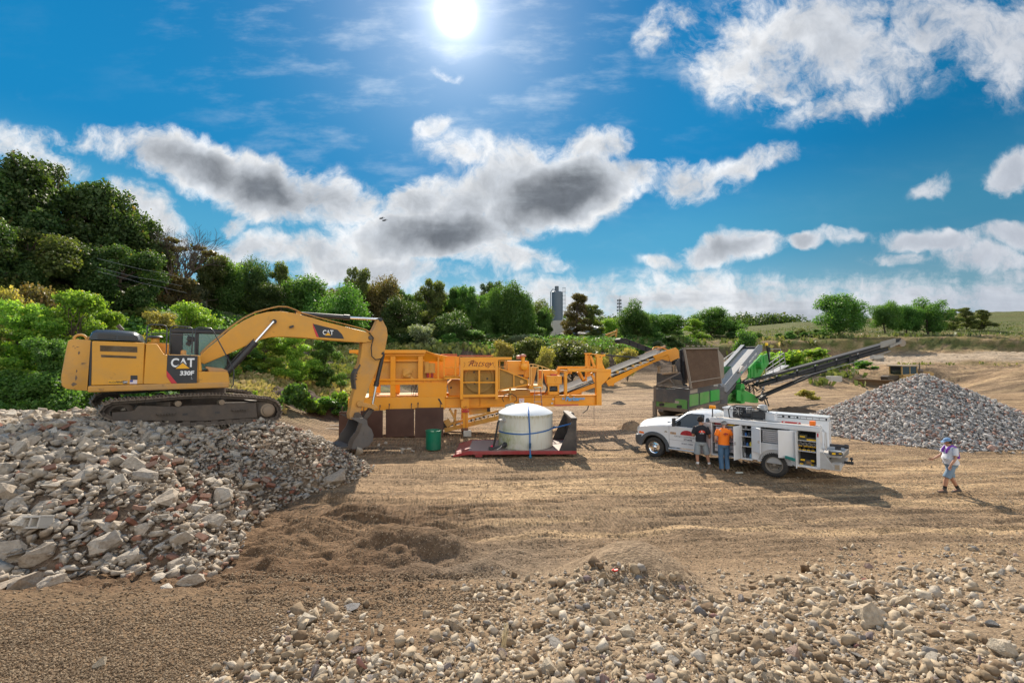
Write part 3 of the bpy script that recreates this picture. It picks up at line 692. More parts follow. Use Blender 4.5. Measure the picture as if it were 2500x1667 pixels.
 GG = 'pale stones in the foreground gravel'
 def LGL(k, px, py, w): return ('big' if w > 34 else 'medium' if w > 22 else 'small')+(' lumpy', ' squared', ' knobbly', ' flat')[k % 4]+' stone in the gravel, '+('left' if px < 1000 else 'left of centre' if px < 1400 else 'right of centre' if px < 1850 else 'right' if px < 2200 else 'far right')+(' at the back' if py < 1460 else ' in the middle rows' if py < 1570 else ' close to the bottom edge')
 def one(px, py, w, lab):
  p = hits(np.array([px*1.0]), np.array([py*1.0]))[0]; s = w/FPX*p[1]*1.05; p = Vector(p); p.z += s*.15
  k = rnd.randrange(14); o = place(gp[k], 'stone', p, s, lab or LGL(k, px, py, w), 'stone', GG, .6)
 for a in sp: one(*a)
 q = sample(GRAVEL_POLY, 262, 0)
 for a, b in q: one(a, b, rnd.uniform(17, 44)*(.30+.65*(b-1250)/400), None)
 # loose stones on the pit floor
 GL = 'loose concrete lumps on the pit floor'
 for px, py, w, lab in [(993,1067,26,'reddish concrete lump lying against the brown steel plates'),(985,1100,14,None),(998,1098,12,None),(1008,1103,12,None),(980,1108,12,None),(942,1083,10,None),(925,1088,9,None),
                           (2085,1007,8,None),(750,1215,22,None),(720,1190,12,None),(1340,1262,10,None),(1560,1372,14,None),(2150,1405,12,None),(1230,1400,14,None)]:
  p = hits(np.array([px*1.0]), np.array([py*1.0]))[0]; s = w/FPX*p[1]*1.1; p = Vector(p); p.z += s*.2
  place(protos[rnd.randrange(16)], 'concrete_lump', p, s, lab or 'small grey concrete lump lying loose on the dirt floor', 'concrete lump', GL)
build_rubble()
def build_stockpile():
 c = at(2252, 912, 25.3); bz = 0.0; hgt = c.z-bz+.12; Rb = 6.4
 nr, na = 26, 72; V = []; T = []
 for i in range(nr+1):
  for k in range(na):
   a = 2*math.pi*k/na; rr = Rb*(i/nr)*(1+.06*math.sin(2*a+1)+.04*math.sin(5*a))
   zz = hgt*(1-(i/nr))**1.06 - .12*math.exp(-(i/nr)**2*60)
   V.append((c.x+rr*math.cos(a), c.y+rr*math.sin(a)*.92, zz-.06))
 F = [(i*na+k, i*na+(k+1) % na, (i+1)*na+(k+1) % na) for i in range(nr) for k in range(na)] + [(i*na+k, (i+1)*na+(k+1) % na, (i+1)*na+k) for i in range(nr) for k in range(na)]
 n = 12000; a = RNG.uniform(0, 2*np.pi, n); f = np.sqrt(RNG.uniform(0, 1, n)); f = np.where(RNG.uniform(0, 1, n) < .12, f*1.04+.03, f)
 rr = Rb*f*(1+.06*np.sin(2*a+1)+.04*np.sin(5*a)); x = c.x+rr*np.cos(a); y = c.y+rr*np.sin(a)*.92
 z = np.maximum(hgt*(1-np.minimum(f, 1))**1.06 - .12*np.exp(-f**2*60), H(x, y)) + RNG.uniform(-.06, .06, n)
 keep = (a > np.pi*.9) | (f < .5) | (np.abs(a-np.pi/2) > 1.0); s = np.exp(RNG.normal(np.log(.155), .3, n))
 P = np.stack([x, y, z], -1)[keep]; tt = RNG.uniform(0, 1, n)[keep]
 o = mass_mesh('stone_stockpile', PEBA+BLK, P, s[keep], rotm(len(P)), tt, M_STOCK, extra=(np.array(V), np.array(F), .3))
 tag(o, 'cone shaped stockpile of crushed grey and red stone in front of the loader', 'stone pile', kind='stuff')
build_stockpile()
# ------------------------------------------------------------------ shared machine materials
YEL = mat('loader_yellow', (.70,.315,.018), .45, var=.10, scale=1.6, dust=.42, dustcol=(.42,.26,.10), rust=.4, rustcol=(.12,.06,.03), coat=.15)
YELW = mat('worn_yellow', (.60,.29,.05), .6, var=.15, scale=2.2, dust=.7, dustcol=(.36,.245,.14), rust=.6, rustcol=(.13,.07,.04))
BLK = mat('black_paint', (.022,.023,.026), .4, var=.2, scale=4, dust=.25, dustcol=(.10,.085,.07))
BLKM = mat('matt_black', (.03,.032,.036), .6, var=.2, dust=.2, dustcol=(.12,.10,.08))
STEEL = mat('dusty_steel', (.085,.07,.06), .6, .3, var=.3, scale=5, dust=.55, dustcol=(.19,.145,.105), rust=.35, rustcol=(.10,.055,.035), bump=.3)
TRK = mat('track_steel', (.17,.14,.115), .5, .5, var=.3, scale=8, dust=.65, dustcol=(.27,.21,.155))
CHROME = mat('chrome_rod', (.75,.76,.78), .12, 1.0, var=.03)
GLASS = mat('tinted_glass', (.25,.42,.38), .05, 0, var=.05, alpha=.45, spec=.8)
GLASSD = mat('dark_glass', (.015,.02,.025), .06, 0, var=.1, spec=.9)
RUBBER = mat('tyre_rubber', (.028,.027,.026), .85, var=.2, dust=.45, dustcol=(.12,.10,.08), bump=.2)
WHITEL = mat('white_lettering', (.80,.80,.80), .5, var=.03, scale=20)
REDS = mat('red_stripe', (.55,.03,.04), .45, var=.08)
AMBL = mat('amber_yellow', (.85,.42,.01), .45, var=.05)
HOSE = mat('rubber_hose', (.02,.02,.02), .5, var=.2)
def zA(x, y): return (120+x/2.735, 720+y/2.735)
def zC(x, y): return (180+x/4.356, 930+y/4.356)
def zE(x, y): return (130+x/7.84, 780+y/7.84)
def zF(x, y): return (360+x/7.84, 740+y/7.84)
def zG(x, y): return (780+x/4.48, 760+y/4.48)
def PZ(fr, f, pts, y=0.0): return [fr.loc(*f(a, b), y) for a, b in pts]
def P3(fr, f, pts, y=0.0):
 return [(q[0], y, q[1]) for q in PZ(fr, f, pts, y)]
def cat_logo(parent, c, h, name='logo'):    # white block letters over an amber triangle, standing in the plane facing the viewer
 x, y, z = c; o = textmesh(name, 'CAT', h*1.18, WHITEL, parent, (x, y, z), (R(90), 0, 0), .004, .030*h, 0, xs=.80)
 mb = MB(); s = h
 mb.prism([(x-s*.56, z-s*.52), (x+s*.56, z-s*.52), (x+s*.0, z+s*.02)], y-.012, y-.004); a = mb.build('logo_triangle', AMBL, o)
 a.parent = parent
 mb = MB(); mb.prism([(x-s*.66, z-s*.52), (x-s*.57, z-s*.52), (x, z+s*.04), (x+s*.57, z-s*.52), (x+s*.66, z-s*.52), (x, z+s*.16)], y-.008, y-.003)
 b = mb.build('logo_outline', BLK, parent); return o
def build_excavator():
 CZ = 1.95; c = (-11.06, 16.36)
 U = Fr(c[0], c[1], CZ, R(36)); T = Fr(c[0], c[1], CZ, R(46)); ND = -1.99
 root = empty('excavator', (c[0], c[1], CZ), R(36), 'yellow tracked excavator with worn paint standing on top of the rubble pile', 'excavator')
 rt = R(10)
 def B(mb, name, m=None, parent=root, bevel=0.0, seg=1, rz=None, smooth=False): return mb.build(name, m, parent, bevel, seg, smooth, rz=rz)
 # ---- undercarriage
 outer = [(262,330),(285,280),(340,238),(430,205),(600,193),(800,180),(1000,163),(1200,148),(1500,138),(1700,148),(1900,162),(2080,180),(2165,212),(2212,275),(2218,345),(2190,405),(2110,438),(1900,440),(1500,478),(1050,495),(700,478),(450,448),(330,405),(272,365)]
 def track(y0, y1, lift=0.0):
  pl = [Vector((a, 0, b+lift)) for a, b in PZ(T, zC, outer, ND)]
  pl.append(pl[0]); seg = []; L = [0]
  for a, b in zip(pl[:-1], pl[1:]): L.append(L[-1]+(b-a).length)
  n = 54; mb = MB(); cen = sum((p for p in pl[:-1]), Vector())/(len(pl)-1)
  def pt(s):
   s %= L[-1]
   for i in range(len(L)-1):
    if s <= L[i+1]: return pl[i].lerp(pl[i+1], (s-L[i])/(L[i+1]-L[i])), (pl[i+1]-pl[i]).normalized()
  for k in range(n):
   p, d = pt((k+.5)/n*L[-1]); p2, d2 = pt((k+.9)/n*L[-1]); d = (d+d2).normalized()
   nrm = Vector((-d.z, 0, d.x))
   if nrm.dot(p-cen) < 0: nrm = -nrm
   w = L[-1]/n*.46; yc = (y0+y1)/2; hw = (y1-y0)/2
   q = Vector((p.x, yc, p.z))
   mb.m(TRK).obox(q - nrm*.03, d*w, Vector((0, hw, 0)), nrm*.014)
   for j in (-.55, .45): mb.obox(q + d*w*j + nrm*.004, d*.012, Vector((0, hw, 0)), nrm*.030)
   for yy in (yc-.14, yc+.14): mb.m(STEEL).obox(Vector((p.x, yy, p.z)) - nrm*.085, d*w*1.05, Vector((0, .025, 0)), nrm*.045)
  return B(mb, 'track', None, rz=rt)
 track(ND, ND+.6); track(ND+2.75, ND+3.35, .10)
 for sgn in (1, -1):
  yo = ND+.13 if sgn == 1 else ND+2.85; yi = yo+.42; lf = 0 if sgn == 1 else .10
  mb = MB(); fr = [(a, b+lf) for a, b in PZ(T, zC, [(405,335),(640,318),(690,262),(1060,272),(1190,262),(1540,252),(1650,236),(1945,232),(1958,390),(1400,428),(760,424),(405,416)], ND+.1)]
  mb.prism(fr, yo, yi); f = B(mb, 'track_frame', STEEL, bevel=.015, rz=rt)
  if sgn == 1:
   for a, b in ((1187,353),(1530,335)):
    x, z = T.loc(*zC(a, b), ND+.1); mb = MB(); mb.box(x-.07, x+.07, yo-.004, yo+.1, z-.035, z+.035); B(mb, 'frame_opening', BLK, f)
   for a, b in ((985,345),(1765,303)):
    x, z = T.loc(*zC(a, b), ND+.1); mb = MB(); mb.box(x-.24, x+.24, yo-.10, yo, z-.0, z+.022)
    for q in range(6): mb.box(x-.2+q*.072, x-.16+q*.072, yo-.10, yo-.085, z-.04, z)
    B(mb, 'step', STEEL, f)
  for a, b, r in ((2075,312,.40),(485,345,.36)):
   x, z = T.loc(*zC(a, b), ND); z += lf; mb = MB(); yc = (yo+yi)/2
   mb.lathe((x, yc, z), [(r*.55,-.2),(r*.98,-.05),(r,-.04),(r,.04),(r*.98,.05),(r*.55,.2)], 40, 'y')
   if a > 1000:
    for k in range(20):
     t = k/20*2*math.pi; mb.obox((x+(r+.03)*math.cos(t), yc, z+(r+.03)*math.sin(t)), (.05*math.cos(t), 0, .05*math.sin(t)), (-.03*math.sin(t), 0, .03*math.cos(t)), (0, .035, 0))
   w = B(mb, 'drive_sprocket' if a > 1000 else 'idler_wheel', STEEL, rz=rt)
   if a > 1000:
    mb = MB(); mb.lathe((x, yo, z), [(.0,.12),(.14,.12),(.175,.10),(.18,.04),(.23,.02),(.24,-.1)], 36, 'y')
    for k in range(12):
     t = k/12*2*math.pi; mb.cyl((x+.155*math.cos(t), yo-.12, z+.155*math.sin(t)), (x+.155*math.cos(t), yo-.09, z+.155*math.sin(t)), .012, n=6)
    B(mb, 'final_drive', mat('drive_hub', (.24,.18,.125), .7, var=.15, dust=.6, rust=.3), rz=rt)
  for a, b in ((1118,243),(1585,228)):
   x, z = T.loc(*zC(a, b), ND); z += lf; mb = MB(); mb.cyl((x, yo-.04, z), (x, yo+.3, z), .085, n=24); mb.cyl((x, yo-.06, z), (x, yo-.03, z), .045, n=16); B(mb, 'carrier_roller', mat('drive_hub', (.24,.18,.125)), rz=rt)
  for k in range(8):
   x, z = T.loc(*zC(760+k*150, 460-k*6), ND); z += lf; mb = MB(); mb.cyl((x, yo+.02, z), (x, yo+.38, z), .10, n=20); B(mb, 'bottom_roller', STEEL, rz=rt)
 mb = MB(); mb.box(-1.1, 1.1, -.9, .4, .45, .75); mb.beam((-1.4,-1.6,.6),(-.6,-.7,.6),.4,.3); mb.beam((1.4,-1.6,.4),(.6,-.7,.6),.4,.3); mb.beam((-1.4,1.0,.6),(-.6,.2,.6),.4,.3); mb.beam((1.4,1.0,.4),(.6,.2,.6),.4,.3)
 B(mb, 'car_body', STEEL, bevel=.02, rz=rt)
 mb = MB(); mb.cyl((0,0,.72),(0,0,1.12), .68, n=40); B(mb, 'slew_ring', STEEL)
 # ---- upper structure
 y0 = -1.5; y1 = 1.5
 low = PZ(U, zE, [(652,1243),(660,1340),(640,1355)], y0)
 zb = U.loc(*zE(1500,1368), y0)[1]; zt2 = U.loc(*zE(1500,1245), y0)[1]; xl = U.loc(*zE(660,1300), y0)[0]; xr = U.loc(*zA(1203,620), y0)[0]
 mb = MB(); mb.box(xl, xr, y0-.03, y1, zb, zt2); B(mb, 'deck_frame', YELW, bevel=.04, seg=2)
 # counterweight with a rounded back
 prof = PZ(U, zE, [(715,395),(420,372),(330,378),(262,410),(225,560),(185,760),(128,1060),(122,1130),(135,1265),(205,1318),(420,1350),(642,1362)], y0)
 mb = MB(); xm = prof[0][0]; zmid = (prof[0][1]+prof[-1][1])/2; rings = []
 for y, k in ((-1.5,.86),(-1.49,.93),(-1.44,.97),(-1.2,1.0),(-.6,1.06),(0,1.08),(.6,1.06),(1.2,1.0),(1.44,.97),(1.49,.93),(1.5,.86)):
  rg = []
  for x, z in prof:
   kk = .985 if k < .9 else 1.0
   rg.append((xm+(x-xm)*k, y, zmid+(z-zmid)*kk))
  rings.append(rg)
 mb.loft(rings); B(mb, 'counterweight', YELW, bevel=.0)
 mb = MB(); mb.box(xm-.015, xm+.035, y0+.03, y1-.03, zb+.05, prof[0][1]-.03); B(mb, 'body_gap', BLK)
 x, z = U.loc(*zE(505,372), -1.2); mb = MB()
 for yy in (-1.1, 1.1):
  rg = [(x+.14*math.cos(t), yy, z+.0+.13*math.sin(t)) for t in [k*math.pi/10 for k in range(11)]]; mb.tube(rg, .035, 8)
 B(mb, 'lifting_eye', YELW)
 SCR = mat('scraped_paint', (.16,.11,.07), .8, var=.4, scale=12)
 for k_, (a, b_, w_, h2) in enumerate(((495,640,22,40),(470,525,34,8),(585,835,60,9),(570,855,50,7),(450,985,14,36),(420,550,18,8),(440,1120,24,60),(400,1240,60,40))):
  q = PZ(U, zE, [(a-w_,b_),(a-w_*.3,b_-h2),(a+w_*.5,b_-h2*.6),(a+w_,b_-h2*.1),(a+w_*.2,b_+h2*.5),(a-w_*.4,b_+h2)], y0); mb = MB(); mb.prism(q, y0-.075 if False else y0-.004, y0+.001); B(mb, 'scrape_mark', SCR)
 # engine bay and side doors
 tz = U.loc(*zE(900,402), y0)[1]; xs0 = U.loc(*zE(735,395), y0)[0]; xs1 = U.loc(*zE(1757,435), y0)[0]; tz1 = U.loc(*zE(1690,435), y0)[1]; xd = U.loc(*zE(1700,1240), y0)[0]
 mb = MB(); mb.prism([(xs0, zt2), (xs0, tz-.01), (xs1, tz1-.01), (xs1, zt2)], y0+.03, y1-.05); B(mb, 'engine_bay', YEL, bevel=.04, seg=2)
 mb = MB(); mb.prism([(xs0+.03, zt2+.015), (xs0+.01, tz-.02), (xs1-.012, tz1-.02), (xs1-.03, zt2+.015)], y0-.005, y0+.028); d = B(mb, 'engine_door', YEL, bevel=.012, seg=2)
 for a, b, e, f in ((895,492,1610,630),(915,672,1592,745)):
  q = PZ(U, zE, [(a,b),(e,b+28),(e,f),(a,f-25)], y0); mb = MB(); mb.prism(q, y0-.012, y0-.004)
  (xa, za), (xb, zb2) = q[3], q[1]
  nl = 7 if b < 600 else 3
  for k in range(nl): zz = za+(zb2-za)*(k+.5)/nl; mb.box(xa+.02, xb-.02, y0-.02, y0-.011, zz-.006, zz+.006)
  B(mb, 'air_vent', mat('vent_brown', (.10,.065,.03), .8, var=.3, dust=.4), d)
 q = PZ(U, zE, [(1772,455),(1975,462),(2110,665),(2182,672),(2175,700),(2165,1240),(1715,1240)], y0)
 xq = max(p[0] for p in q)
 mb = MB(); mb.prism(q, y0+.03, -.55); B(mb, 'pump_housing', YEL, bevel=.03, seg=2)
 mb = MB(); mb.prism([(a+(.012 if a < -1 else 0), b-.015) for a, b in q[:-2]]+[(q[-2][0], q[-2][1]+.015), (q[-1][0]+.02, q[-1][1]+.015)], y0-.004, y0+.028); B(mb, 'side_door', YEL, bevel=.012, seg=2)
 # black panel with the lettering
 q = PZ(U, zF, [(380,985),(970,1002),(960,1545),(560,1535),(362,1290)], y0)
 zl = U.loc(*zF(380,1535), y0)
 mb = MB(); mb.prism(PZ(U, zF, [(380,980),(1015,1000),(1040,1300),(960,1548),(365,1545)], y0), y0+.03, -.55); B(mb, 'fuel_tank', YEL, bevel=.03, seg=2)
 mb = MB(); mb.prism(PZ(U, zF, [(384,990),(962,1006),(945,1532),(562,1532),(366,1285)], y0-.01), y0-.012, y0+.026); B(mb, 'black_panel', BLKM, bevel=.004)
 mb = MB(); mb.prism(PZ(U, zF, [(364,1283),(366,1400),(455,1532),(566,1532)], y0-.01), y0-.013, y0+.026); B(mb, 'red_stripe', REDS)
 mb = MB(); mb.prism(PZ(U, zF, [(350,1283),(362,1283),(364,1400),(452,1535),(385,1535),(350,1530)], y0-.01), y0-.006, y0+.026); B(mb, 'panel_corner', YEL)
 cx, cz = U.loc(*zF(675,1148), y0-.02); cat_logo(root, (cx, y0-.018, cz), .335)
 cx, cz = U.loc(*zF(752,1342), y0-.02); textmesh('model_number', '330F', .19, WHITEL, root, (cx, y0-.018, cz), (R(90),0,0), .003, .008, .08)
 cx, cz = U.loc(*zF(848,1430), y0-.02); textmesh('model_number', 'L', .12, mat('grey_letter', (.3,.3,.31), .6), root, (cx, y0-.018, cz), (R(90),0,0), .002, .003, .08)
 # dealer plate and flag
 q = PZ(U, zE, [(1058,1165),(1325,1165),(1325,1230),(1058,1230)], y0); mb = MB(); mb.prism(q, y0-.014, y0-.006); pl = B(mb, 'dealer_plate', AMBL)
 cx, cz = U.loc(*zE(1205,1198), y0-.02); textmesh('plate_text', 'H.O.PENN', .075, BLK, pl, (cx, y0-.016, cz), (R(90),0,0), .001, .003, .15)
 q = PZ(U, zE, [(1333,1170),(1416,1170),(1416,1226),(1333,1226)], y0); mb = MB(); mb.prism(q, y0-.014, y0-.006); pl = B(mb, 'dealer_plate', BLK)
 cx, cz = U.loc(*zE(1375,1198), y0-.02); textmesh('plate_text', 'CAT', .06, WHITEL, pl, (cx, y0-.016, cz), (R(90),0,0), .001, .003)
 q = PZ(U, zE, [(1480,1068),(1612,1068),(1612,1150),(1480,1150)], y0); mb = MB(); mb.prism(q, y0-.014, y0-.006); B(mb, 'info_sticker', BLKM)
 q = PZ(U, zE, [(1468,1155),(1608,1155),(1605,1230),(1465,1230)], y0); (fx0, fz1), (fx1, fz0) = q[0], q[2]; mb = MB(); mb.m(WHITEL).prism(q, y0-.014, y0-.006)
 for k in range(4): zz = fz0+(fz1-fz0)*(2*k+1)/8; mb.m(mat('flag_red', (.6,.15,.15), .6)).box(fx0, fx1, y0-.016, y0-.0145, zz-.004, zz+.004)
 mb.m(mat('flag_blue', (.05,.08,.3), .6)).box(fx0, fx0+(fx1-fx0)*.42, y0-.018, y0-.0165, fz0+(fz1-fz0)*.5, fz1); B(mb, 'flag_sticker')
 # front tool box with lid
 q = PZ(U, zF, [(975,1308),(1540,1312),(1562,1380),(1572,1545),(965,1548)], y0); mb = MB(); mb.prism(q, y0, -.75); B(mb, 'tool_box', YEL, bevel=.03, seg=2)
 q = PZ(U, zF, [(1125,1215),(1440,1250),(1535,1290),(1538,1312),(1170,1312),(1165,1270),(1110,1240)], y0+.02); mb = MB(); mb.prism(q, y0+.02, -.8); B(mb, 'tool_box_lid', mat('lid_brown', (.50,.25,.09), .6, var=.1, dust=.4), bevel=.03, seg=2)
 q = PZ(U, zF, [(975,1000),(1003,998),(1018,1010),(1042,1295),(1035,1305),(975,1305)], y0); mb = MB(); mb.prism(q, y0, -.8); B(mb, 'corner_panel', YEL, bevel=.015)
 # black hood, exhaust, air intake
 q = PZ(U, zE, [(690,385),(725,290),(770,220),(830,196),(1200,200),(1560,235),(1650,285),(1695,425)], -1.0)
 mb = MB(); xc = (q[0][0]+q[-1][0])/2; zc = q[0][1]
 rings = [[(xc+(x-xc)*k, y, zc+(z-zc)*kz) for x, z in q] for y, k, kz in ((-1.32,.93,.7),(-1.22,.985,.93),(-1.0,1,1),(-.1,1,1.02),(.6,1,1),(1.0,.98,.93),(1.1,.93,.7))]
 mb.loft(rings); hd = B(mb, 'engine_hood', mat('hood_black', (.035,.045,.058), .32, var=.15, dust=.12, dustcol=(.12,.11,.1)), smooth=True)
 q = PZ(U, zE, [(850,300),(880,272),(1180,285),(1200,300),(1200,372),(850,366)], -1.33); mb = MB(); mb.prism(q, -1.345, -1.30)
 q = PZ(U, zE, [(1235,305),(1440,312),(1600,330),(1610,395),(1240,380)], -1.33); mb.prism(q, -1.345, -1.30)
 B(mb, 'hood_grille', BLK, hd)
 mb = MB(); mb.tube(P3(U, zE, [(1325,205),(1290,170),(1235,108)], -.3), .06, 14); B(mb, 'exhaust_pipe', mat('rusty_pipe', (.10,.065,.05), .6, rust=.4))
 x, z = U.loc(*zF(150,650), -1.0); mb = MB(); mb.m(BLK).lathe((x, -1.0, z), [(.0,.055),(.15,.05),(.2,.01),(.205,-.02),(.19,-.035),(.1,-.05)], 28); mb.m(YEL).cyl((x, -1.0, z-.16), (x, -1.0, z-.04), .11, n=20); B(mb, 'air_pre_cleaner')
 x, z = U.loc(*zF(690,940), -1.1); mb = MB(); mb.cyl((x, -1.1, z-.07), (x, -1.1, z+.05), .075, n=20); mb.cyl((x, -1.1, z+.05), (x, -1.1, z+.075), .05, n=16); B(mb, 'fuel_cap', mat('cap_tan', (.45,.27,.10), .6, dust=.3))
 # hand rails: three hoops of dark tube
 rl = mat('rail_grey', (.045,.047,.052), .4, var=.15)
 mb = MB(); mb.tube(P3(U, zE, [(1778,440),(1795,270),(1800,150),(1825,108),(1880,96),(2100,105),(2160,130),(2180,180),(2160,650)], -1.38), .019, 8); mb.tube(P3(U, zE, [(1795,258),(2165,272)], -1.38), .015, 8); B(mb, 'hand_rail', rl)
 mb = MB(); mb.tube(P3(U, zF, [(425,962),(440,500),(470,450),(530,437),(800,458),(850,480),(866,540),(866,610),(845,960)], -1.38), .019, 8); mb.tube(P3(U, zF, [(440,592),(862,608)], -1.38), .015, 8); B(mb, 'hand_rail', rl)
 mb = MB(); mb.tube(P3(U, zF, [(905,975),(920,530),(945,475),(990,462),(1210,482),(1250,520),(1420,830),(1560,1100),(1655,1290),(1645,1560),(1600,1620)], -1.42), .019, 8); B(mb, 'hand_rail', rl)
 # work lamp on the rail
 mb = MB(); x, z = U.loc(*zF(835,680), -1.2); mb.obox((x, -1.2, z), (.11, 0, -.03), (0, .07, 0), (.02, 0, .075)); mb.obox((x-.05, -1.15, z-.14), (.05, 0, .08), (0, .04, 0), (-.06, 0, .04)); mb.beam((x, -1.2, z-.05), (x+.04, -1.3, z-.3), .03, .03); B(mb, 'work_lamp', BLKM, bevel=.02)
 # cab on the far side
 yc0, yc1 = .35, 1.4
 roofz = U.loc(*zF(900,500), yc0)[1]; xa = U.loc(*zF(445,900), yc0)[0]; xb = U.loc(*zA(1165,250), yc0)[0]; zb_ = zt2
 mb = MB(); cabp = BLKM
 mb.m(cabp).box(xa, xb+.25, yc0-.02, yc1+.02, roofz-.14, roofz-.02)
 mb.prism([(xa+.03, roofz-.02), (xa+.12, roofz+.03), (xb+.1, roofz+.03), (xb+.22, roofz-.02)], yc0+.03, yc1-.03)
 for xx in (xa, xa+.72): mb.box(xx, xx+(.34 if xx == xa else .09), yc0, yc0+.08, zb_, roofz-.14)
 mb.box(xa, xa+.12, yc1-.08, yc1, zb_, roofz-.14); mb.box(xb+.12, xb+.2, yc0, yc0+.07, zb_+.2, roofz-.14); mb.box(xb+.12, xb+.2, yc1-.07, yc1, zb_+.2, roofz-.14)
 mb.box(xa, xb+.2, yc0, yc0+.06, zb_, zb_+.38); mb.box(xa, xb+.2, yc1-.06, yc1, zb_, zb_+.38)
 cb = B(mb, 'cab', None, bevel=.02)
 mb = MB(); zc0 = zb_+.38
 mb.box(xa+.34, xa+.72, yc0+.02, yc0+.035, zc0, roofz-.16); mb.box(xa+.81, xb+.12, yc0+.02, yc0+.035, zc0, roofz-.16); mb.box(xa+.12, xb+.12, yc1-.05, yc1-.035, zc0, roofz-.16); mb.box(xb+.15, xb+.165, yc0+.07, yc1-.07, zb_+.25, roofz-.16)
 B(mb, 'cab_glass', GLASS, cb)
 mb = MB(); mb.box(xa+.35, xa+.85, .6, 1.15, zb_+.3, zb_+.55); mb.prism([(xa+.33, zb_+.5), (xa+.48, zb_+.5), (xa+.40, zb_+1.15), (xa+.28, zb_+1.15)], .62, 1.12); mb.prism([(xa+.29, zb_+1.2), (xa+.40, zb_+1.2), (xa+.38, zb_+1.4), (xa+.28, zb_+1.38)], .75, 1.0); B(mb, 'seat', BLKM, cb, bevel=.04)
 # rear deck behind the cab
 q = PZ(U, zF, [(0,742),(215,758),(410,770),(410,990),(0,990)], -.3); mb = MB(); mb.prism(q, -.55, 1.3); B(mb, 'centre_deck', YEL, bevel=.03)
 # ---- boom
 q = PZ(U, zA, [(1003,410),(1055,360),(1130,300),(1215,228),(1300,170),(1380,132),(1460,112),(1540,108),(1620,118),(1720,142),(1850,180),(2000,217),(2120,246),(2160,262),(2172,290),(2155,310),(2110,318),(2000,312),(1850,300),(1700,286),(1560,278),(1480,282),(1410,300),(1300,347),(1200,392),(1110,430),(1035,462),(1010,450)], -.3)
 mb = MB(); mb.prism(q, -.3, .3); bo = B(mb, 'boom', YEL, bevel=.02, seg=2)
 mb = MB(); top = P3(U, zA, [(1010,400),(1060,348),(1130,290),(1215,218),(1300,160),(1380,122),(1460,100),(1530,84),(1590,86),(1640,105),(1690,128),(1850,172),(2000,208),(2110,236),(2150,262)], -.12)
 for k, yy in enumerate((-.22, -.10, .02)):
  mb.m(YELW if k != 1 else HOSE).tube([(a, yy, b+.03+.015*k) for a, _, b in top], .022, 6)
 B(mb, 'hydraulic_lines', None, bo)
 mb = MB(); mb.tube(P3(U, zA, [(1560,108),(1540,90),(1570,82),(1620,95),(1665,115)], -.15), .02, 6); mb.tube(P3(U, zA, [(2135,250),(2165,285),(2150,350),(2155,410),(2180,432),(2225,425)], -.36), .024, 8); B(mb, 'hose', HOSE, bo)
 q = PZ(U, zA, [(1762,192),(1925,232),(1955,262),(1970,293),(1800,282)], -.31); mb = MB(); mb.prism(q, -.312, -.29); B(mb, 'boom_decal', BLKM, bo)
 q = PZ(U, zA, [(1760,190),(1762,215),(1785,280),(1802,282)], -.31); mb = MB(); mb.prism(q, -.313, -.29); B(mb, 'boom_stripe', REDS, bo)
 cx, cz = U.loc(*zA(1862,252), -.32); cat_logo(bo, (cx, -.318, cz), .225)
 x, z = U.loc(*zA(1500,178), -.3); mb = MB(); mb.cyl((x, -.42, z), (x, -.3, z), .085, n=20); mb.cyl((x, .3, z), (x, .42, z), .085, n=20); B(mb, 'boom_pin', BLKM, bo)
 x, z = U.loc(*zA(1617,212), -.3); mb = MB(); mb.obox((x, -.35, z), (.07, 0, .03), (0, .05, 0), (-.015, 0, .035)); B(mb, 'boom_lamp', BLKM, bo)
 x, z = U.loc(*zA(2145,285), -.3); mb = MB(); mb.cyl((x, -.36, z), (x, .36, z), .09, n=20); B(mb, 'stick_pin', STEEL, bo)
 # boom cylinders either side
 for yy in (-.40, .40):
  a = U.loc(*zA(1500,178), -.40); b_ = U.loc(*zA(1378,315), -.40); c_ = U.loc(*zA(1150,560), -.40)
  mb = MB(); mb.m(CHROME).cyl((a[0], yy, a[1]), (b_[0], yy, b_[1]), .055, n=16); mb.m(BLK).cyl((b_[0], yy, b_[1]), (c_[0], yy, c_[1]), .105, n=20)
  k = .1; mb.cyl((b_[0], yy, b_[1]), (b_[0]+(c_[0]-b_[0])*k, yy, b_[1]+(c_[1]-b_[1])*k), .125, n=20); mb.tube([(b_[0]-.05, yy, b_[1]+.12), ((b_[0]+c_[0])/2-.1, yy-.02, (b_[1]+c_[1])/2+.1), (c_[0]-.05, yy, c_[1]+.1)], .02, 6)
  B(mb, 'boom_cylinder')
 # arm cylinder on top
 a = U.loc(*zA(1660,128), 0); b_ = U.loc(*zA(2005,152), 0); c_ = U.loc(*zA(2200,163), 0)
 mb = MB(); mb.m(BLK).cyl((a[0], 0, a[1]), (b_[0], 0, b_[1]), .10, n=20); mb.cyl((b_[0]-.25, 0, b_[1]+.005), (b_[0], 0, b_[1]), .12, n=20); mb.m(CHROME).cyl((b_[0], 0, b_[1]), (c_[0], 0, c_[1]), .055, n=16); mb.m(BLK).cyl((a[0], -.14, a[1]), (a[0], .14, a[1]), .1, n=16); B(mb, 'arm_cylinder')
 mb = MB(); x1 = a[0]
 for yy in (-.17, .12): mb.prism([(x1-.16, a[1]-.28), (x1+.16, a[1]-.28), (x1+.08, a[1]+.08), (x1-.08, a[1]+.08)], yy, yy+.05)
 B(mb, 'cylinder_bracket', YEL, bo)
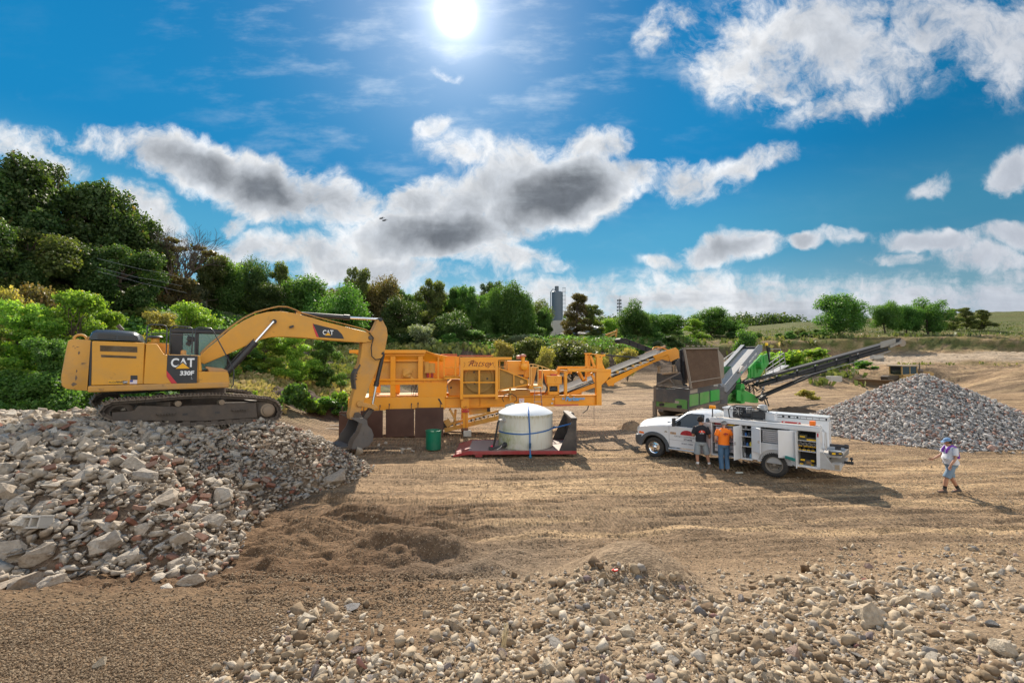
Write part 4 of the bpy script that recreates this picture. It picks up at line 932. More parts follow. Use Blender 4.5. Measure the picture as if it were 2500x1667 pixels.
 # stick
 q = PZ(U, zG, [(655,72),(685,78),(705,120),(738,185),(748,265),(735,330),(715,440),(700,475),(668,520),(640,600),(600,700),(560,790),(520,890),(488,985),(455,1085),(415,1150),(398,1185),(335,1180),(328,1130),(345,1060),(362,950),(388,858),(376,745),(385,675),(438,572),(455,480),(470,350),(560,250),(600,185)], -.22)
 mb = MB(); mb.prism(q, -.22, .22); st = B(mb, 'stick', YELW, bevel=.015)
 q = PZ(U, zG, [(440,575),(385,675),(376,745),(388,850),(402,850),(392,745),(400,690),(450,590)], -.24); mb = MB(); mb.prism(q, -.26, .26); B(mb, 'stick_guard', STEEL, st)
 for zz in (678, 710, 742):
  x, z = U.loc(*zG(408-(zz-678)*.1, zz), -.26); mb = MB(); mb.cyl((x, -.275, z), (x, -.2, z), .03, n=12); B(mb, 'bolt', BLKM, st)
 for a_, b2, r in ((668,88,.085),(695,460,.06),(438,1010,.10),(415,1140,.08)):
  x, z = U.loc(*zG(a_, b2), -.24); mb = MB(); mb.cyl((x, -.27, z), (x, .27, z), r, n=20); mb.m(BLKM).cyl((x, -.285, z), (x, -.265, z), r*.55, n=16); B(mb, 'pin', STEEL, st)
 # bucket cylinder
 a = U.loc(*zG(695,465), 0); b_ = U.loc(*zG(617,820), 0); c_ = U.loc(*zG(578,1035), 0)
 mb = MB(); mb.m(BLK).cyl((a[0], 0, a[1]), (b_[0], 0, b_[1]), .085, n=20); k = .86; mb.cyl((a[0]+(b_[0]-a[0])*k, 0, a[1]+(b_[1]-a[1])*k), (b_[0], 0, b_[1]), .11, n=20); mb.m(CHROME).cyl((b_[0], 0, b_[1]), (c_[0], 0, c_[1]), .05, n=14); B(mb, 'bucket_cylinder')
 mb = MB()
 for yy in (-.32, .27):
  p = U.loc(*zG(440,1012), yy); p2 = U.loc(*zG(598,1045), yy); mb.beam((p[0], yy+.02, p[1]), (p2[0], yy+.02, p2[1]), .05, .16)
  for pp in (p, p2): mb.cyl((pp[0], yy-.01, pp[1]), (pp[0], yy+.06, pp[1]), .115, n=20)
 p2 = U.loc(*zG(598,1045), 0); mb.cyl((p2[0], -.34, p2[1]), (p2[0], .34, p2[1]), .06, n=16)
 B(mb, 'bucket_link', YELW, bevel=.008)
 p = U.loc(*zG(575,1050), 0); p2 = U.loc(*zG(485,1170), 0); mb = MB(); mb.beam((p[0], 0, p[1]), (p2[0], 0, p2[1]), .3, .2); B(mb, 'link_rod', STEEL, bevel=.02)
 # bucket: curved shell between two cheek plates, open towards the machine
 yb0, yb1 = -.72, .72
 BUCK = mat('bucket_steel', (.12,.115,.115), .5, .4, var=.25, scale=4, dust=.5, dustcol=(.22,.18,.14), rust=.3)
 ch = PZ(U, zG, [(330,1160),(480,1165),(522,1190),(528,1245),(572,1290),(592,1350),(585,1410),(545,1465),(470,1498),(380,1506),(300,1492),(318,1430),(340,1380),(395,1310),(432,1215)], yb0)
 mb = MB(); mb.prism(ch, yb0, yb0+.04); mb.prism(ch, yb1-.04, yb1); bk = B(mb, 'bucket', BUCK, bevel=.006)
 back = ch[1:11]; mb = MB()
 inner = []
 cxm = sum(p[0] for p in ch)/len(ch); czm = sum(p[1] for p in ch)/len(ch)
 for x, z in back: inner.append((x+(cxm-x)*.05, z+(czm-z)*.05))
 mb.prism(back+inner[::-1], yb0+.04, yb1-.04); B(mb, 'bucket_shell', BUCK, bk)
 mb = MB(); e = ch[10]; mb.obox((e[0]-.05, 0, e[1]+.03), (.16, 0, .03), (0, .74, 0), (0, 0, .025))
 B(mb, 'cutting_edge', STEEL, bk)
 for k in range(5):
  yy = -.64+k*.32; mb = MB(); mb.loft([[(e[0]-.15, yy+a*.05, e[1]+.0+b*.045) for a, b in ((-1,-1),(1,-1),(1,1),(-1,1))], [(e[0]-.38, yy+a*.03, e[1]-.03+b*.015) for a, b in ((-1,-1),(1,-1),(1,1),(-1,1))]], smooth=False); B(mb, 'tooth', STEEL, bk)
 q = PZ(U, zG, [(483,1320),(530,1320),(530,1352),(483,1352)], yb0); mb = MB(); mb.prism(q, yb0-.02, yb0); B(mb, 'wear_plate', BUCK, bk)
 q = PZ(U, zG, [(300,1492),(318,1430),(340,1380),(395,1310),(432,1215),(470,1225),(430,1330),(370,1420),(350,1500)], yb0); mb = MB(); mb.prism(q, yb0-.025, yb0-.001); B(mb, 'side_cutter', STEEL, bk, bevel=.004)
 mb = MB(); q = PZ(U, zG, [(390,1105),(430,1100),(470,1150),(520,1190),(500,1215),(400,1190),(370,1150)], -.3)
 mb.prism(q, -.34, -.26); mb.prism(q, .26, .34); B(mb, 'bucket_ear', STEEL, bk, bevel=.01)
 return root
build_excavator()
# ------------------------------------------------------------------ jaw crusher plant
ORG = mat('machine_orange', (.84,.325,.008), .42, var=.09, scale=1.2, dust=.32, dustcol=(.58,.32,.10), rust=.15, rustcol=(.30,.11,.02), coat=.2)
ORGD = mat('dusty_orange', (.62,.30,.045), .6, var=.12, scale=2.5, dust=.6, dustcol=(.50,.32,.14), rust=.3, rustcol=(.22,.10,.03))
GUARD = mat('mesh_guard', (.33,.185,.035), .7, var=.2, scale=3, dust=.4, dustcol=(.30,.20,.09))
BELT = mat('conveyor_belt', (.05,.048,.048), .8, var=.2, scale=3, dust=.35, dustcol=(.20,.175,.15), spec=.2)
PLATE = mat('brown_steel_plate', (.075,.035,.025), .5, .3, var=.35, scale=1.3, dust=.25, dustcol=(.20,.13,.10), rust=.5, rustcol=(.12,.045,.025))
REDP = mat('red_paint', (.50,.03,.03), .45, var=.1, dust=.2)
def zH(x, y): return (840+x/7.84, 840+y/7.84)
def zI(x, y): return (1080+x/7.84, 840+y/7.84)
def zJ(x, y): return (1300+x/6.533, 820+y/6.533)
def z2(x, y): return (820+x/2.735, 820+y/2.735)
def build_crusher():
 C = Fr(-6.2, 23.1, 0, R(8.7)); W_ = 2.7
 root = empty('crusher_plant', (-6.2, 23.1, 0), R(8.7), 'orange mobile jaw crusher plant with hopper and flywheel cage behind the white tank', 'crusher')
 def B(mb, name, m=ORG, parent=root, bevel=.008, seg=1): return mb.build(name, m, parent, bevel, seg)
 def rect(f, x0, y0, x1, y1, yl, dp, mb=None, name=None, m=ORG, parent=root, bevel=.008):
  a = C.loc(*f(x0, y0), yl); b = C.loc(*f(x1, y1), yl); mb2 = mb or MB()
  mb2.box(min(a[0], b[0]), max(a[0], b[0]), yl, yl+dp, min(a[1], b[1]), max(a[1], b[1]))
  if mb is None: return B(mb2, name, m, parent, bevel)
  return mb2
 def poly(f, pts, yl, dp, name, m=ORG, parent=root, bevel=.008):
  mb = MB(); mb.prism([C.loc(*f(a, b), yl) for a, b in pts], yl, yl+dp); return B(mb, name, m, parent, bevel)
 # base box with brown steel sheets hung in front
 mb = MB(); a = C.loc(*zH(75, 1028), 0); b = C.loc(*zH(1935, 1245), 0); zt, zb = a[1], b[1]; xL, xR = a[0], b[0]
 mb.box(xL, xR, 0, .12, zb, zt); mb.box(xL, xL+.12, .12, W_, .55, zt); mb.box(xL+.12, xR, W_-.12, W_, zb, zt); mb.box(xL+.12, xR, .12, W_-.12, zt-.06, zt-.004); mb.box(xL, xL+.25, -.004, .12, .50, zb)
 for k in range(4): x = xL+.8+k*1.2; mb.box(x, x+.1, .12, W_-.12, zb, zt-.06)
 B(mb, 'base_box', mat('sunlit_orange', (.84,.35,.02), .5, var=.09, scale=1.0, dust=.4, dustcol=(.60,.35,.12), rust=.2, rustcol=(.3,.12,.02)))
 for k in range(4):
  mb = MB(); mb.box(xL+.1, xR-.3, .3+k*.55, .42+k*.55, zt, zt+.01)
 for (p0, p1, p2, p3) in (((20,505),(115,700),0,0),((165,500),(312,692),0,0),((335,488),(523,670),0,0),((528,480),(717,678),0,0)):
  a = C.loc(*z2(*p0), -.12); b = C.loc(*z2(*p1), -.12); mb = MB(); tl = RNG.uniform(-.02, .02)
  mb.prism([(a[0], max(0.0, b[1])), (b[0], max(0.0, b[1])), (b[0]+tl, a[1]), (a[0]+tl, a[1])], -.12, -.085); pl = B(mb, 'steel_plate', PLATE, bevel=.004)
  for xx in (a[0]+.15, b[0]-.15):
   mb = MB(); mb.tube([(xx, -.13, a[1]-.06), (xx, -.135, a[1]+.1), (xx, -.03, a[1]+.22)], .022, 6); mb.box(xx-.03, xx+.03, -.03, -.004, a[1]+.18, a[1]+.27); B(mb, 'chain_hook', mat('hook_brown', (.16,.09,.05), .7), pl)
 poly(zH, [(1795,1035),(1830,1045),(1885,1150),(1860,1150),(1800,1065)], -.006, .004, 'scrape_mark', BLKM, bevel=0)
 # hopper
 yh = .25
 rim = [(112,132),(330,120),(1560,118),(1560,160),(330,165),(140,165)]
 mb = MB(); q = [C.loc(*zH(a, b), -.1) for a, b in ((112,130),(1558,122))]; x0, x1 = q[0][0], q[1][0]; zr = q[1][1]
 bx0 = C.loc(*zH(480,340), yh)[0]; bx1 = C.loc(*zH(1510,340), yh)[0]; zm = C.loc(*zH(700,335), yh)[1]; zlow = C.loc(*zH(700,665), yh)[1]
 def frustum(x0, x1, y0, y1, z1, X0, X1, Y0, Y1, z0, t=.03):
  m_ = MB(); o = [(x0,y0,z1),(x1,y0,z1),(x1,y1,z1),(x0,y1,z1)]; i = [(X0,Y0,z0),(X1,Y0,z0),(X1,Y1,z0),(X0,Y1,z0)]
  m_.add(o+i, [(0,1,5,4),(1,2,6,5),(2,3,7,6),(3,0,4,7)]); return m_
 mb = frustum(x0, x1, -.12, W_+.12, zr, bx0, bx1, yh, W_-yh, zm); o = B(mb, 'hopper', ORG, bevel=0); s = o.modifiers.new('thickness', 'SOLIDIFY'); s.thickness = .03
 mb = MB(); mb.box(x0-.02, x1+.02, -.15, -.05, zr-.14, zr+.03); mb.box(x0-.02, x1+.02, W_+.05, W_+.15, zr-.14, zr+.03); mb.box(x0-.05, x0+.05, -.05, W_+.05, zr-.14, zr+.03)
 hx = C.loc(*zH(1850,225), -.1); mb.beam((x1, -.1, zr-.02), (hx[0], -.1, hx[1]), .1, .05, up=(0,0,1)); mb.beam((x1, W_+.1, zr-.02), (hx[0], W_+.1, hx[1]), .1, .05)
 B(mb, 'hopper_rim', ORG, o)
 mb = MB(); mb.add([(x1, -.1, zr-.05), (hx[0]+.35, .2, hx[1]-.03), (x1+.9, yh, zm), (bx1, yh, zm)], [(0,1,2,3)]); mb.add([(x1, W_+.1, zr-.05), (hx[0]+.35, W_-.2, hx[1]-.03), (x1+.9, W_-yh, zm), (bx1, W_-yh, zm)], [(0,1,2,3)])
 s = B(mb, 'hopper_wing', ORG, o, bevel=0); s.modifiers.new('thickness', 'SOLIDIFY').thickness = .03
 mb = MB(); mb.box(bx0, bx1+.3, yh, yh+.06, zlow, zm); mb.box(bx0, bx0+.06, yh+.06, W_-yh-.06, zlow, zm); mb.box(bx0, bx1+.3, W_-yh-.06, W_-yh, zlow, zm); B(mb, 'feeder_box', ORGD, bevel=.005)
 rect(zH, 690, 192, 1540, 228, .0, .14, name='stiffener'); rect(zH, 690, 300, 1540, 330, .12, .1, name='stiffener')
 for (a, b, t, bt) in ((480,562,232,1010),(888,978,232,1012),(1418,1506,232,665),(1788,1820,225,662)):
  for yy in (0.02, W_-.2):
   p = C.loc(*zH(a, t), 0); q = C.loc(*zH(b, bt), 0); mb = MB(); w_ = q[0]-p[0]; bo = max(q[1], zt)
   mb.box(p[0], q[0], yy, yy+.03, bo, p[1]); mb.box(p[0]+w_*.42, p[0]+w_*.58, yy+.03, yy+.15, bo, p[1]); mb.box(p[0], q[0], yy+.15, yy+.18, bo, p[1]); B(mb, 'post', ORG)
 mb = MB(); rect(zH, 540, 668, 1975, 690, 0, .2, mb); rect(zH, 540, 748, 1975, 770, 0, .2, mb); rect(zH, 540, 690, 1975, 748, .09, .02, mb);
 for x in (1530, 1615, 1675, 1880): rect(zH, x, 690, x+14, 748, .01, .08, mb)
 B(mb, 'cross_beam', ORG)
 mb = MB(); rect(zH, 540, 668, 1975, 770, W_-.2, .2, mb); B(mb, 'cross_beam', ORG)
 # vibrator motor set at a slant
 mb = MB(); cx, cz = C.loc(*zH(1210, 562), yh);
 def dia(r, y_0, y_1, rot=40):
  return [(cx+r*math.cos(R(rot+90*k)), cz+r*math.sin(R(rot+90*k))) for k in range(4)]
 mb.prism(dia(.34, 0, 0, 38), yh-.12, yh); mb.prism(dia(.25, 0, 0, 38), yh-.2, yh-.12)
 mb.cyl((cx+.17, yh-.1, cz-.17), (cx+.38, yh-.1, cz-.42), .07, n=16); mb.cyl((cx-.17, yh-.13, cz-.1), (cx+.2, yh-.13, cz+.1), .11, n=16); B(mb, 'vibrator_motor', ORGD, bevel=.015)
 mb = MB()
 for k in range(4):
  x = C.loc(*zH(1300+k*28, 700), .5)[0]; zz = C.loc(*zH(1300, 720), .5)[1]; mb.tube([(x+.1, .5, zz+.1), (x-.02, .45, zz-.35), (x+.06*k, .4, zz-.85), (x+.2+.05*k, .45, zz-.3), (x+.25, .5, zz)], .018, 6)
 B(mb, 'cable_loop', HOSE)
 mb = MB()
 for k in range(2):
  x = C.loc(*zH(1602+k*80, 600), .0)[0]; z0 = C.loc(*zH(1602, 648), 0)[1]; z1 = C.loc(*zH(1602, 552), 0)[1]
  pts = [(x+.07*math.cos(t), .1+.07*math.sin(t), z0+(z1-z0)*t/(2*math.pi*5)) for t in np.linspace(0, 2*math.pi*5, 60)]; mb.tube(pts, .018, 6); mb.cyl((x, .1, z0), (x, .1, z1), .045, n=12)
 B(mb, 'spring', REDP)
 mb = MB(); rect(zH, 1548, 360, 1562, 545, .02, .05, mb); rect(zH, 1728, 360, 1742, 545, .02, .05, mb); rect(zH, 1636, 360, 1648, 530, .02, .03, mb); rect(zH, 1540, 532, 1748, 552, 0, .22, mb); rect(zH, 1555, 648, 1725, 662, 0, .22, mb); rect(zH, 1562, 360, 1728, 530, .06, .02, mb); B(mb, 'spring_bracket', ORGD)
 rect(zH, 1540, 235, 2210, 660, .9, .1, name='rear_panel', m=ORG)
 rect(zH, 1416, 770, 1965, 1005, .0, .9, name='fuel_box', m=ORG, bevel=.015)
 poly(zH, [(2070,682),(2225,682),(2225,985),(2010,985),(1982,800),(1985,760)], .35, 1.9, 'jaw_body', ORGD)
 x, z = C.loc(*zH(2048, 832), .34); mb = MB(); mb.cyl((x, .33, z), (x, .36, z), .05, n=16); B(mb, 'hole', BLKM)
 mb = MB()
 for (a, b, c, d) in ((1902,245,1925,670),(2118,250,2148,612),(2195,245,2205,450),(1902,615,2220,668),(1915,440,2200,455),(1930,245,2200,258)): rect(zH, a, b, c, d, -.25, .05, mb)
 B(mb, 'railing', ORG)
 mb = MB(); rect(zH, 1902, 612, 2225, 640, -.25, 1.1, mb); B(mb, 'walkway', ORG)
 mb = MB(); rect(zH, 1850, 192, 2165, 205, .6, .05, mb); rect(zH, 1850, 218, 2165, 235, .6, .05, mb); rect(zI, 0, 190, 280, 200, 1.2, .05, mb); rect(zI, 320, 216, 980, 228, .8, .06, mb); rect(zI, 320, 216, 980, 226, 1.8, .06, mb)
 B(mb, 'top_rail', mat('red_orange', (.72,.20,.08), .6, var=.15))
 # flywheel behind a caged guard
 yc = -.45
 x, z = C.loc(*zI(708, 640), -.2); mb = MB(); rr = .78
 mb.lathe((x, -.2, z), [(.0,.03),(.16,.03),(.17,.0),(.24,-.01),(.26,-.03),(.64,-.03),(.66,.02),(rr,.02),(rr,-.25),(.1,-.25)], 56, 'y'); fl = B(mb, 'flywheel', GUARD, bevel=.006)
 mb = MB()
 for t in (130, 350, 235): mb.cyl((x+.42*math.cos(R(t)), -.18, z+.36*math.sin(R(t))), (x+.42*math.cos(R(t)), -.165, z+.36*math.sin(R(t))), .055, n=16)
 B(mb, 'wheel_hole', BLKM, fl)
 mb = MB(); rect(zI, 385, 480, 1070, 985, -.12, .5, mb); B(mb, 'guard_back', GUARD)
 mb = MB()
 for (a, b, c, d) in ((342,250,398,1060),(1015,300,1068,1058),(385,965,1020,1010),(398,478,1015,494),(690,290,722,975),(398,722,690,742),(722,722,1015,742)): rect(zI, a, b, c, d, yc, .06, mb)
 rect(zI, 342, 250, 398, 1060, -.39, .3, mb); rect(zI, 1015, 300, 1068, 1058, -.39, .3, mb)
 B(mb, 'cage', ORG, bevel=.006)
 mb = MB(); a = C.loc(*zI(400,494), yc); b = C.loc(*zI(1013,965), yc)
 for k in range(15): zz = b[1]+(a[1]-b[1])*(k+.5)/15; mb.box(a[0], b[0], yc+.03, yc+.034, zz-.003, zz+.003)
 B(mb, 'guard_mesh', GUARD, bevel=0)
 sg = rect(zI, 398, 290, 1015, 480, yc+.005, .05, name='sign_panel')
 DR = mat('dark_red_lettering', (.20,.03,.01), .5, var=.05)
 cx, cz = C.loc(*zI(700, 372), yc); textmesh('sign_text', 'Ratsey', .44, DR, sg, (cx+.05, yc-.004, cz), (R(90),0,0), .003, -.004, .45, xs=1.05)
 mb = MB(); f = lambda a, b: (C.loc(*zI(a, b), yc)[0], yc-.006, C.loc(*zI(a, b), yc)[1])
 mb.tube([f(490,352), f(540,325), f(620,320), f(645,335), f(620,355), f(540,375)], .008, 5); mb.tube([f(600,300), f(560,360), f(520,402), f(500,405)], .008, 5); mb.tube([f(905,360), f(880,420), f(850,445), f(830,432), f(860,405), f(930,365)], .008, 5)
 for s_ in (0, 1):
  mb.tube([f(410+s_*565,345) if s_ == 0 else f(1000,345), f(435,370) if s_ == 0 else f(975,370), f(425,415) if s_ == 0 else f(985,415), f(410,445) if s_ == 0 else f(1000,445)], .006, 5)
 B(mb, 'sign_flourish', DR, sg, bevel=0)
 cx, cz = C.loc(*zI(695, 430), yc); textmesh('sign_text', 'CONST', .09, mat('faded_letter', (.55,.27,.04), .6), sg, (cx, yc-.002, cz), (R(90),0,0), .002, 0, 0)
 rect(zI, 340, 248, 1330, 302, yc+.06, .25, name='top_beam');
 poly(zI, [(1070,440),(1095,455),(1640,680),(1640,772),(1085,885),(1070,880)], -.35, .3, 'belt_guard', GUARD)
 mb = MB()
 for a, b in (((1080,455),(1640,685)),((1640,680),(1640,775)),((1640,772),(1085,882)),((1370,560),(1370,830)),((1085,460),(1085,885))):
  p = C.loc(*zI(*a), yc); q = C.loc(*zI(*b), yc); mb.beam((p[0], yc+.03, p[1]), (q[0], yc+.03, q[1]), .06, .05, up=(0,1,0))
 B(mb, 'belt_guard_frame', ORG)
 mb = MB(); a = C.loc(*zI(1090,470), -.36)
 for k in range(12):
  t = k/12; p = C.loc(*zI(1090, 480+t*380), -.37); q = C.loc(*zI(1630, 690+t*75), -.37); mb.beam((p[0], -.37, p[1]), (q[0], -.37, q[1]), .006, .006)
 B(mb, 'guard_mesh', ORGD, bevel=0)
 x, z = C.loc(*zI(1520, 720), -.4); mb = MB(); mb.lathe((x, -.4, z), [(.0,.02),(.045,.02),(.05,0),(.08,0),(.085,.03),(.1,.03),(.105,-.05)], 28, 'y'); B(mb, 'pulley', mat('pale_orange', (.75,.42,.12), .5))
 # engine enclosure with air cleaner
 a = C.loc(*zI(1245,322), .5); b = C.loc(*zI(1660,640), .5); mb = MB(); mb.box(a[0], b[0], .5, 1.9, b[1]+.15, a[1]); mb.box(b[0]-.28, b[0], .48, .8, b[1], a[1]-.5); en = B(mb, 'engine_housing', ORG, bevel=.03)
 x, z = C.loc(*zI(1560, 430), .3); mb = MB(); mb.cyl((x, .15, z), (x, .6, z), .19, n=28); mb.lathe((x, .15, z), [(.0,.05),(.12,.03),(.18,.0)], 28, 'y'); z1 = C.loc(*zI(1540,240), .4)[1]; x2 = C.loc(*zI(1545,240), .4)[0]; mb.cyl((x2, .4, z), (x2, .4, z1), .10, n=20)
 B(mb, 'air_cleaner', ORG, en, bevel=.01)
 mb = MB(); mb.lathe((x2, .4, z1), [(.10,0),(.17,.01),(.17,.06),(.12,.12),(.0,.14)], 24); mb.lathe((x2-.2, .6, z1-.03), [(.10,-.1),(.14,-.08),(.14,.08),(.0,.12)], 20); B(mb, 'rain_cap', mat('faded_red', (.55,.18,.12), .5, dust=.4), en, bevel=0)
 mb = MB();
 for (x0_, y0_, x1_, y1_) in ((1090,320,1105,440),(1210,320,1235,480),(1245,380,1255,470)): rect(zI, x0_, y0_, x1_, y1_, .3, .06, mb)
 rect(zI, 1075, 318, 1245, 330, .3, .05, mb); rect(zI, 1075, 430, 1245, 440, .3, .05, mb); B(mb, 'bracket', ORGD, bevel=0)
 # low deck and platforms behind the main beam
 rect(zI, 1070, 890, 1680, 985, .5, 1.5, name='skid_block', m=ORGD); rect(zI, 1420, 640, 1640, 850, .7, .8, name='gearbox', m=ORGD)
 rect(zI, 1660, 790, 1920, 860, .2, 1.2, name='platform', m=ORG)
 poly(zI, [(1680,435),(1815,435),(1740,780),(1680,790)], .5, .08, 'shield_plate', ORGD)
 mb = MB()
 for (a, b) in (((1668,385),(1745,383)),((1745,383),(1935,435)),((1935,435),(2200,545)),((1668,385),(1668,790)),((1735,385),(1735,440)),((1700,440),(1700,790)),((1830,410),(1830,790)),((1910,430),(1910,860)),((1690,440),(1830,440))):
  p = C.loc(*zI(*a), .25); q = C.loc(*zI(*b), .25); mb.beam((p[0], .25, p[1]), (q[0], .25, q[1]), .05, .05)
 B(mb, 'stair_rail', mat('pale_orange', (.75,.42,.12), .5))
 mb = MB()
 for k in range(3): p = C.loc(*zI(1850+k*20, 760-k*30), .3); mb.cyl((p[0], .3, p[1]-.2), (p[0], .35, p[1]+.1), .08, n=14)
 B(mb, 'hydraulic_fitting', ORGD)
 a = C.loc(*zI(1900,500), .6); b = C.loc(*zI(2200,700), .6); mb = MB(); mb.box(a[0], b[0], .6, 1.5, b[1], a[1]); B(mb, 'rear_cabinet', ORG, bevel=.02)
 ob = rect(zI, 2000, 608, 2292, 770, .1, .7, name='oil_tank', bevel=.03)
 mb = MB(); f2 = lambda a, b: (C.loc(*zI(a, b), .095)[0], .095, C.loc(*zI(a, b), .095)[1]); mb.tube([f2(2165,630), f2(2145,680), f2(2160,730), f2(2185,690), f2(2175,640)], .007, 5); B(mb, 'drawn_heart', mat('dark_orange', (.40,.16,.01), .5), ob, bevel=0)
 rect(zI, 2080, 575, 2190, 604, .3, .2, name='red_cap', m=REDP)
 mb = MB(); rect(zI, 2020, 785, 2050, 965, .12, .4, mb); rect(zI, 2205, 785, 2240, 965, .12, .4, mb); rect(zI, 2020, 910, 2240, 965, .12, .5, mb); rect(zI, 2020, 770, 2240, 800, .12, .4, mb); B(mb, 'pump_stand', ORG)
 x, z = C.loc(*zI(2130, 870), .2); mb = MB(); mb.cyl((x-.28, .3, z), (x+.28, .3, z), .12, n=20); mb.box(x-.1, x+.1, .2, .4, z, z+.2); B(mb, 'pump', BLKM)
 mb = MB(); f3 = lambda a, b, y: (C.loc(*zI(a, b), y)[0], y, C.loc(*zI(a, b), y)[1])
 for k in range(4): mb.tube([f3(1935,560+k*20,.3), f3(1960-k*10,720,.25), f3(2000+k*8,850,.2), f3(1960,940,.2), f3(1880,975,.2)], .02, 6)
 mb.tube([f3(1180,1100,-.3), f3(1140,1040,-.3), f3(1200,970,-.3), f3(1330,950,-.3), f3(1420,1010,-.3), f3(1420,1080,-.3), f3(1370,1110,-.3)], .022, 8)
 B(mb, 'hose', HOSE, bevel=0)
 rect(zI, 1285, 850, 1320, 1080, -.25, .15, name='pipe_post', m=ORGD)
 # main chassis beam (I section)
 mb = MB(); a = C.loc(*zI(55,1010), -.02); b = C.loc(*zJ(1020,1108), -.02); zt_, zb_ = C.loc(*zI(1600,985), 0)[1], b[1]
 for yy in (-.05, W_-.2): mb.box(xR, b[0], yy, yy+.25, zt_-.045, zt_); mb.box(xR, b[0], yy, yy+.25, zb_, zb_+.05); mb.box(xR, b[0], yy+.11, yy+.14, zb_+.05, zt_-.045)
 for k in range(9): x = xR+.8+k*1.0; mb.box(x, x+.02, .0, .06, zb_+.05, zt_-.045) if k in (0,1,5) else None
 for k in range(6): x = xR+.5+k*1.5; mb.box(x, x+.12, .2, W_-.2, zb_+.1, zb_+.3)
 ch = B(mb, 'chassis_beam', ORG)
 LB = mat('blue_lettering', (.10,.35,.62), .5)
 cx, cz = C.loc(*zJ(640, 1003), -.06); textmesh('beam_lettering', 'Parker', .30, LB, ch, (cx, -.056, cz), (R(90),0,0), .002, .012, .25)
 for a_ in ((470,985,510,1018),(745,985,835,1018)):
  for k in range(3):
   h = (a_[3]-a_[1])/3; rect(zJ, a_[0], a_[1]+k*h, a_[2], a_[1]+k*h+h*.6, -.056, .004, name='letter_bar', m=LB, parent=ch, bevel=0)
 rect(zJ, 350, 1093, 735, 1108, -.056, .004, name='red_tape', m=mat('red_tape', (.55,.10,.06), .6, dust=.4), parent=ch, bevel=0)
 wt = rect(zI, 1470, 1040, 1565, 1118, -.058, .005, name='warning_label', m=WHITEL, parent=ch, bevel=0)
 cx, cz = C.loc(*zI(1517, 1066), -.06); textmesh('label_text', 'DANGER\nKEEP OFF', .055, REDS, wt, (cx, -.0605, cz), (R(90),0,0), .001, .001)
 cx, cz = C.loc(*zI(1517, 1096), -.06); mb = MB(); mb.prism([(cx-.05, cz+.02), (cx+.05, cz+.02), (cx, cz-.03)], -.062, -.0585); B(mb, 'label_mark', REDS, wt, bevel=0)
 for (a, b) in ((2120,1050),(2100,1130)): rect(zI, a-20, b-12, a+20, b+15, -.056, .004, name='sticker', m=mat('pale_sticker', (.5,.5,.48), .6), parent=ch, bevel=0)
 # support leg with wooden foot
 mb = MB(); rect(zI, 360, 1010, 512, 1220, -.28, .26, mb); rect(z2, 848, 472, 882, 615, -.28, .03, mb); rect(z2, 848, 472, 882, 615, -.03, .03, mb); rect(z2, 848, 472, 855, 615, -.25, .22, mb); rect(z2, 875, 472, 882, 615, -.25, .22, mb); lg = B(mb, 'support_leg', ORG)
 rect(z2, 846, 615, 884, 632, -.33, .34, name='foot_plate', m=mat('hook_brown', (.16,.09,.05), .7), parent=lg); a = C.loc(*z2(852,634), -.3); mb = MB(); mb.box(a[0], a[0]+.4, -.38, .05, 0, a[1]+.02); B(mb, 'concrete_footing', mat('cement_block', (.45,.42,.37), .9), lg, bevel=.03)
 x, z = C.loc(*z2(866,497), -.36); mb = MB()
 for k in range(4): mb.tube([(x-.14+.09*k+.04*math.cos(t), -.34, z+.03+.05*math.sin(t)) for t in np.linspace(0, 6.28, 12)], .016, 6)
 mb.box(x-.18, x+.18, -.36, -.29, z-.1, z-.03); mb.tube([(x+.02, -.35, z+.25), (x+.02, -.35, z-1.2)], .012, 6); B(mb, 'red_jack_handle', REDP)
 for yy in (W_-.2,):
  mb = MB(); mb.box(a[0], a[0]+.35, yy-.1, yy+.2, 0, zb_); B(mb, 'support_leg', ORG)
 mb = MB(); mb.box(.2, .5, W_-.4, W_-.1, 0, zt-.06); mb.box(-1.6, -1.3, W_-.4, W_-.1, 0, zt-.06); mb.box(.2, .5, .2, .5, 0, zt-.06); B(mb, 'support_leg', ORGD)
 # discharge conveyor under the jaw
 mb = MB()
 def bar(a, b, y_, w_=.1, h_=.12, m_=ORGD):
  p = C.loc(*z2(*a), y_); q = C.loc(*z2(*b), y_); mb.m(m_).beam((p[0], y_, p[1]), (q[0], y_, q[1]), w_, h_)
 bar((725,628),(1090,545), .35, .08, .22); bar((745,590),(1085,500), .35, .06, .12); bar((725,628),(1090,545), 1.6, .08, .22)
 for k in range(7): x = 790+k*45; bar((x, 580-k*10),(x, 612-k*10), .34, .06, .05)
 bar((745,600),(1150,488), .9, 1.0, .03, BELT)
 for k in range(7):
  p = C.loc(*z2(905+k*28, 562-k*7), .5); mb.m(STEEL).cyl((p[0], .45, p[1]), (p[0], 1.4, p[1]), .055, n=12)
 p = C.loc(*z2(738,603), .5); mb.m(BELT).cyl((p[0], .4, p[1]), (p[0], 1.5, p[1]), .2, n=24)
 bar((735,560),(760,600), .3, .06, .3); bar((800,490),(790,600), .3, .08, .12); bar((760,488),(800,560), .32, .5, .1); bar((885,500),(1030,485), .3, .06, .4)
 mb.m(BLKM); p = C.loc(*z2(1020,492), .25); mb.box(p[0]-.08, p[0]+.08, .25, .35, p[1]-.1, p[1]+.1)
 B(mb, 'under_conveyor', None, bevel=.006)
 # right end frame
 mb = MB(); rect(zJ, 1020, 565, 1105, 1105, -.08, .3, mb); mb2 = mb
 q = [C.loc(*zJ(a, b), -.08) for a, b in ((1015,530),(1255,530),(1258,600),(1200,690),(1110,780),(1020,780))]; mb.prism(q, -.07, -.04)
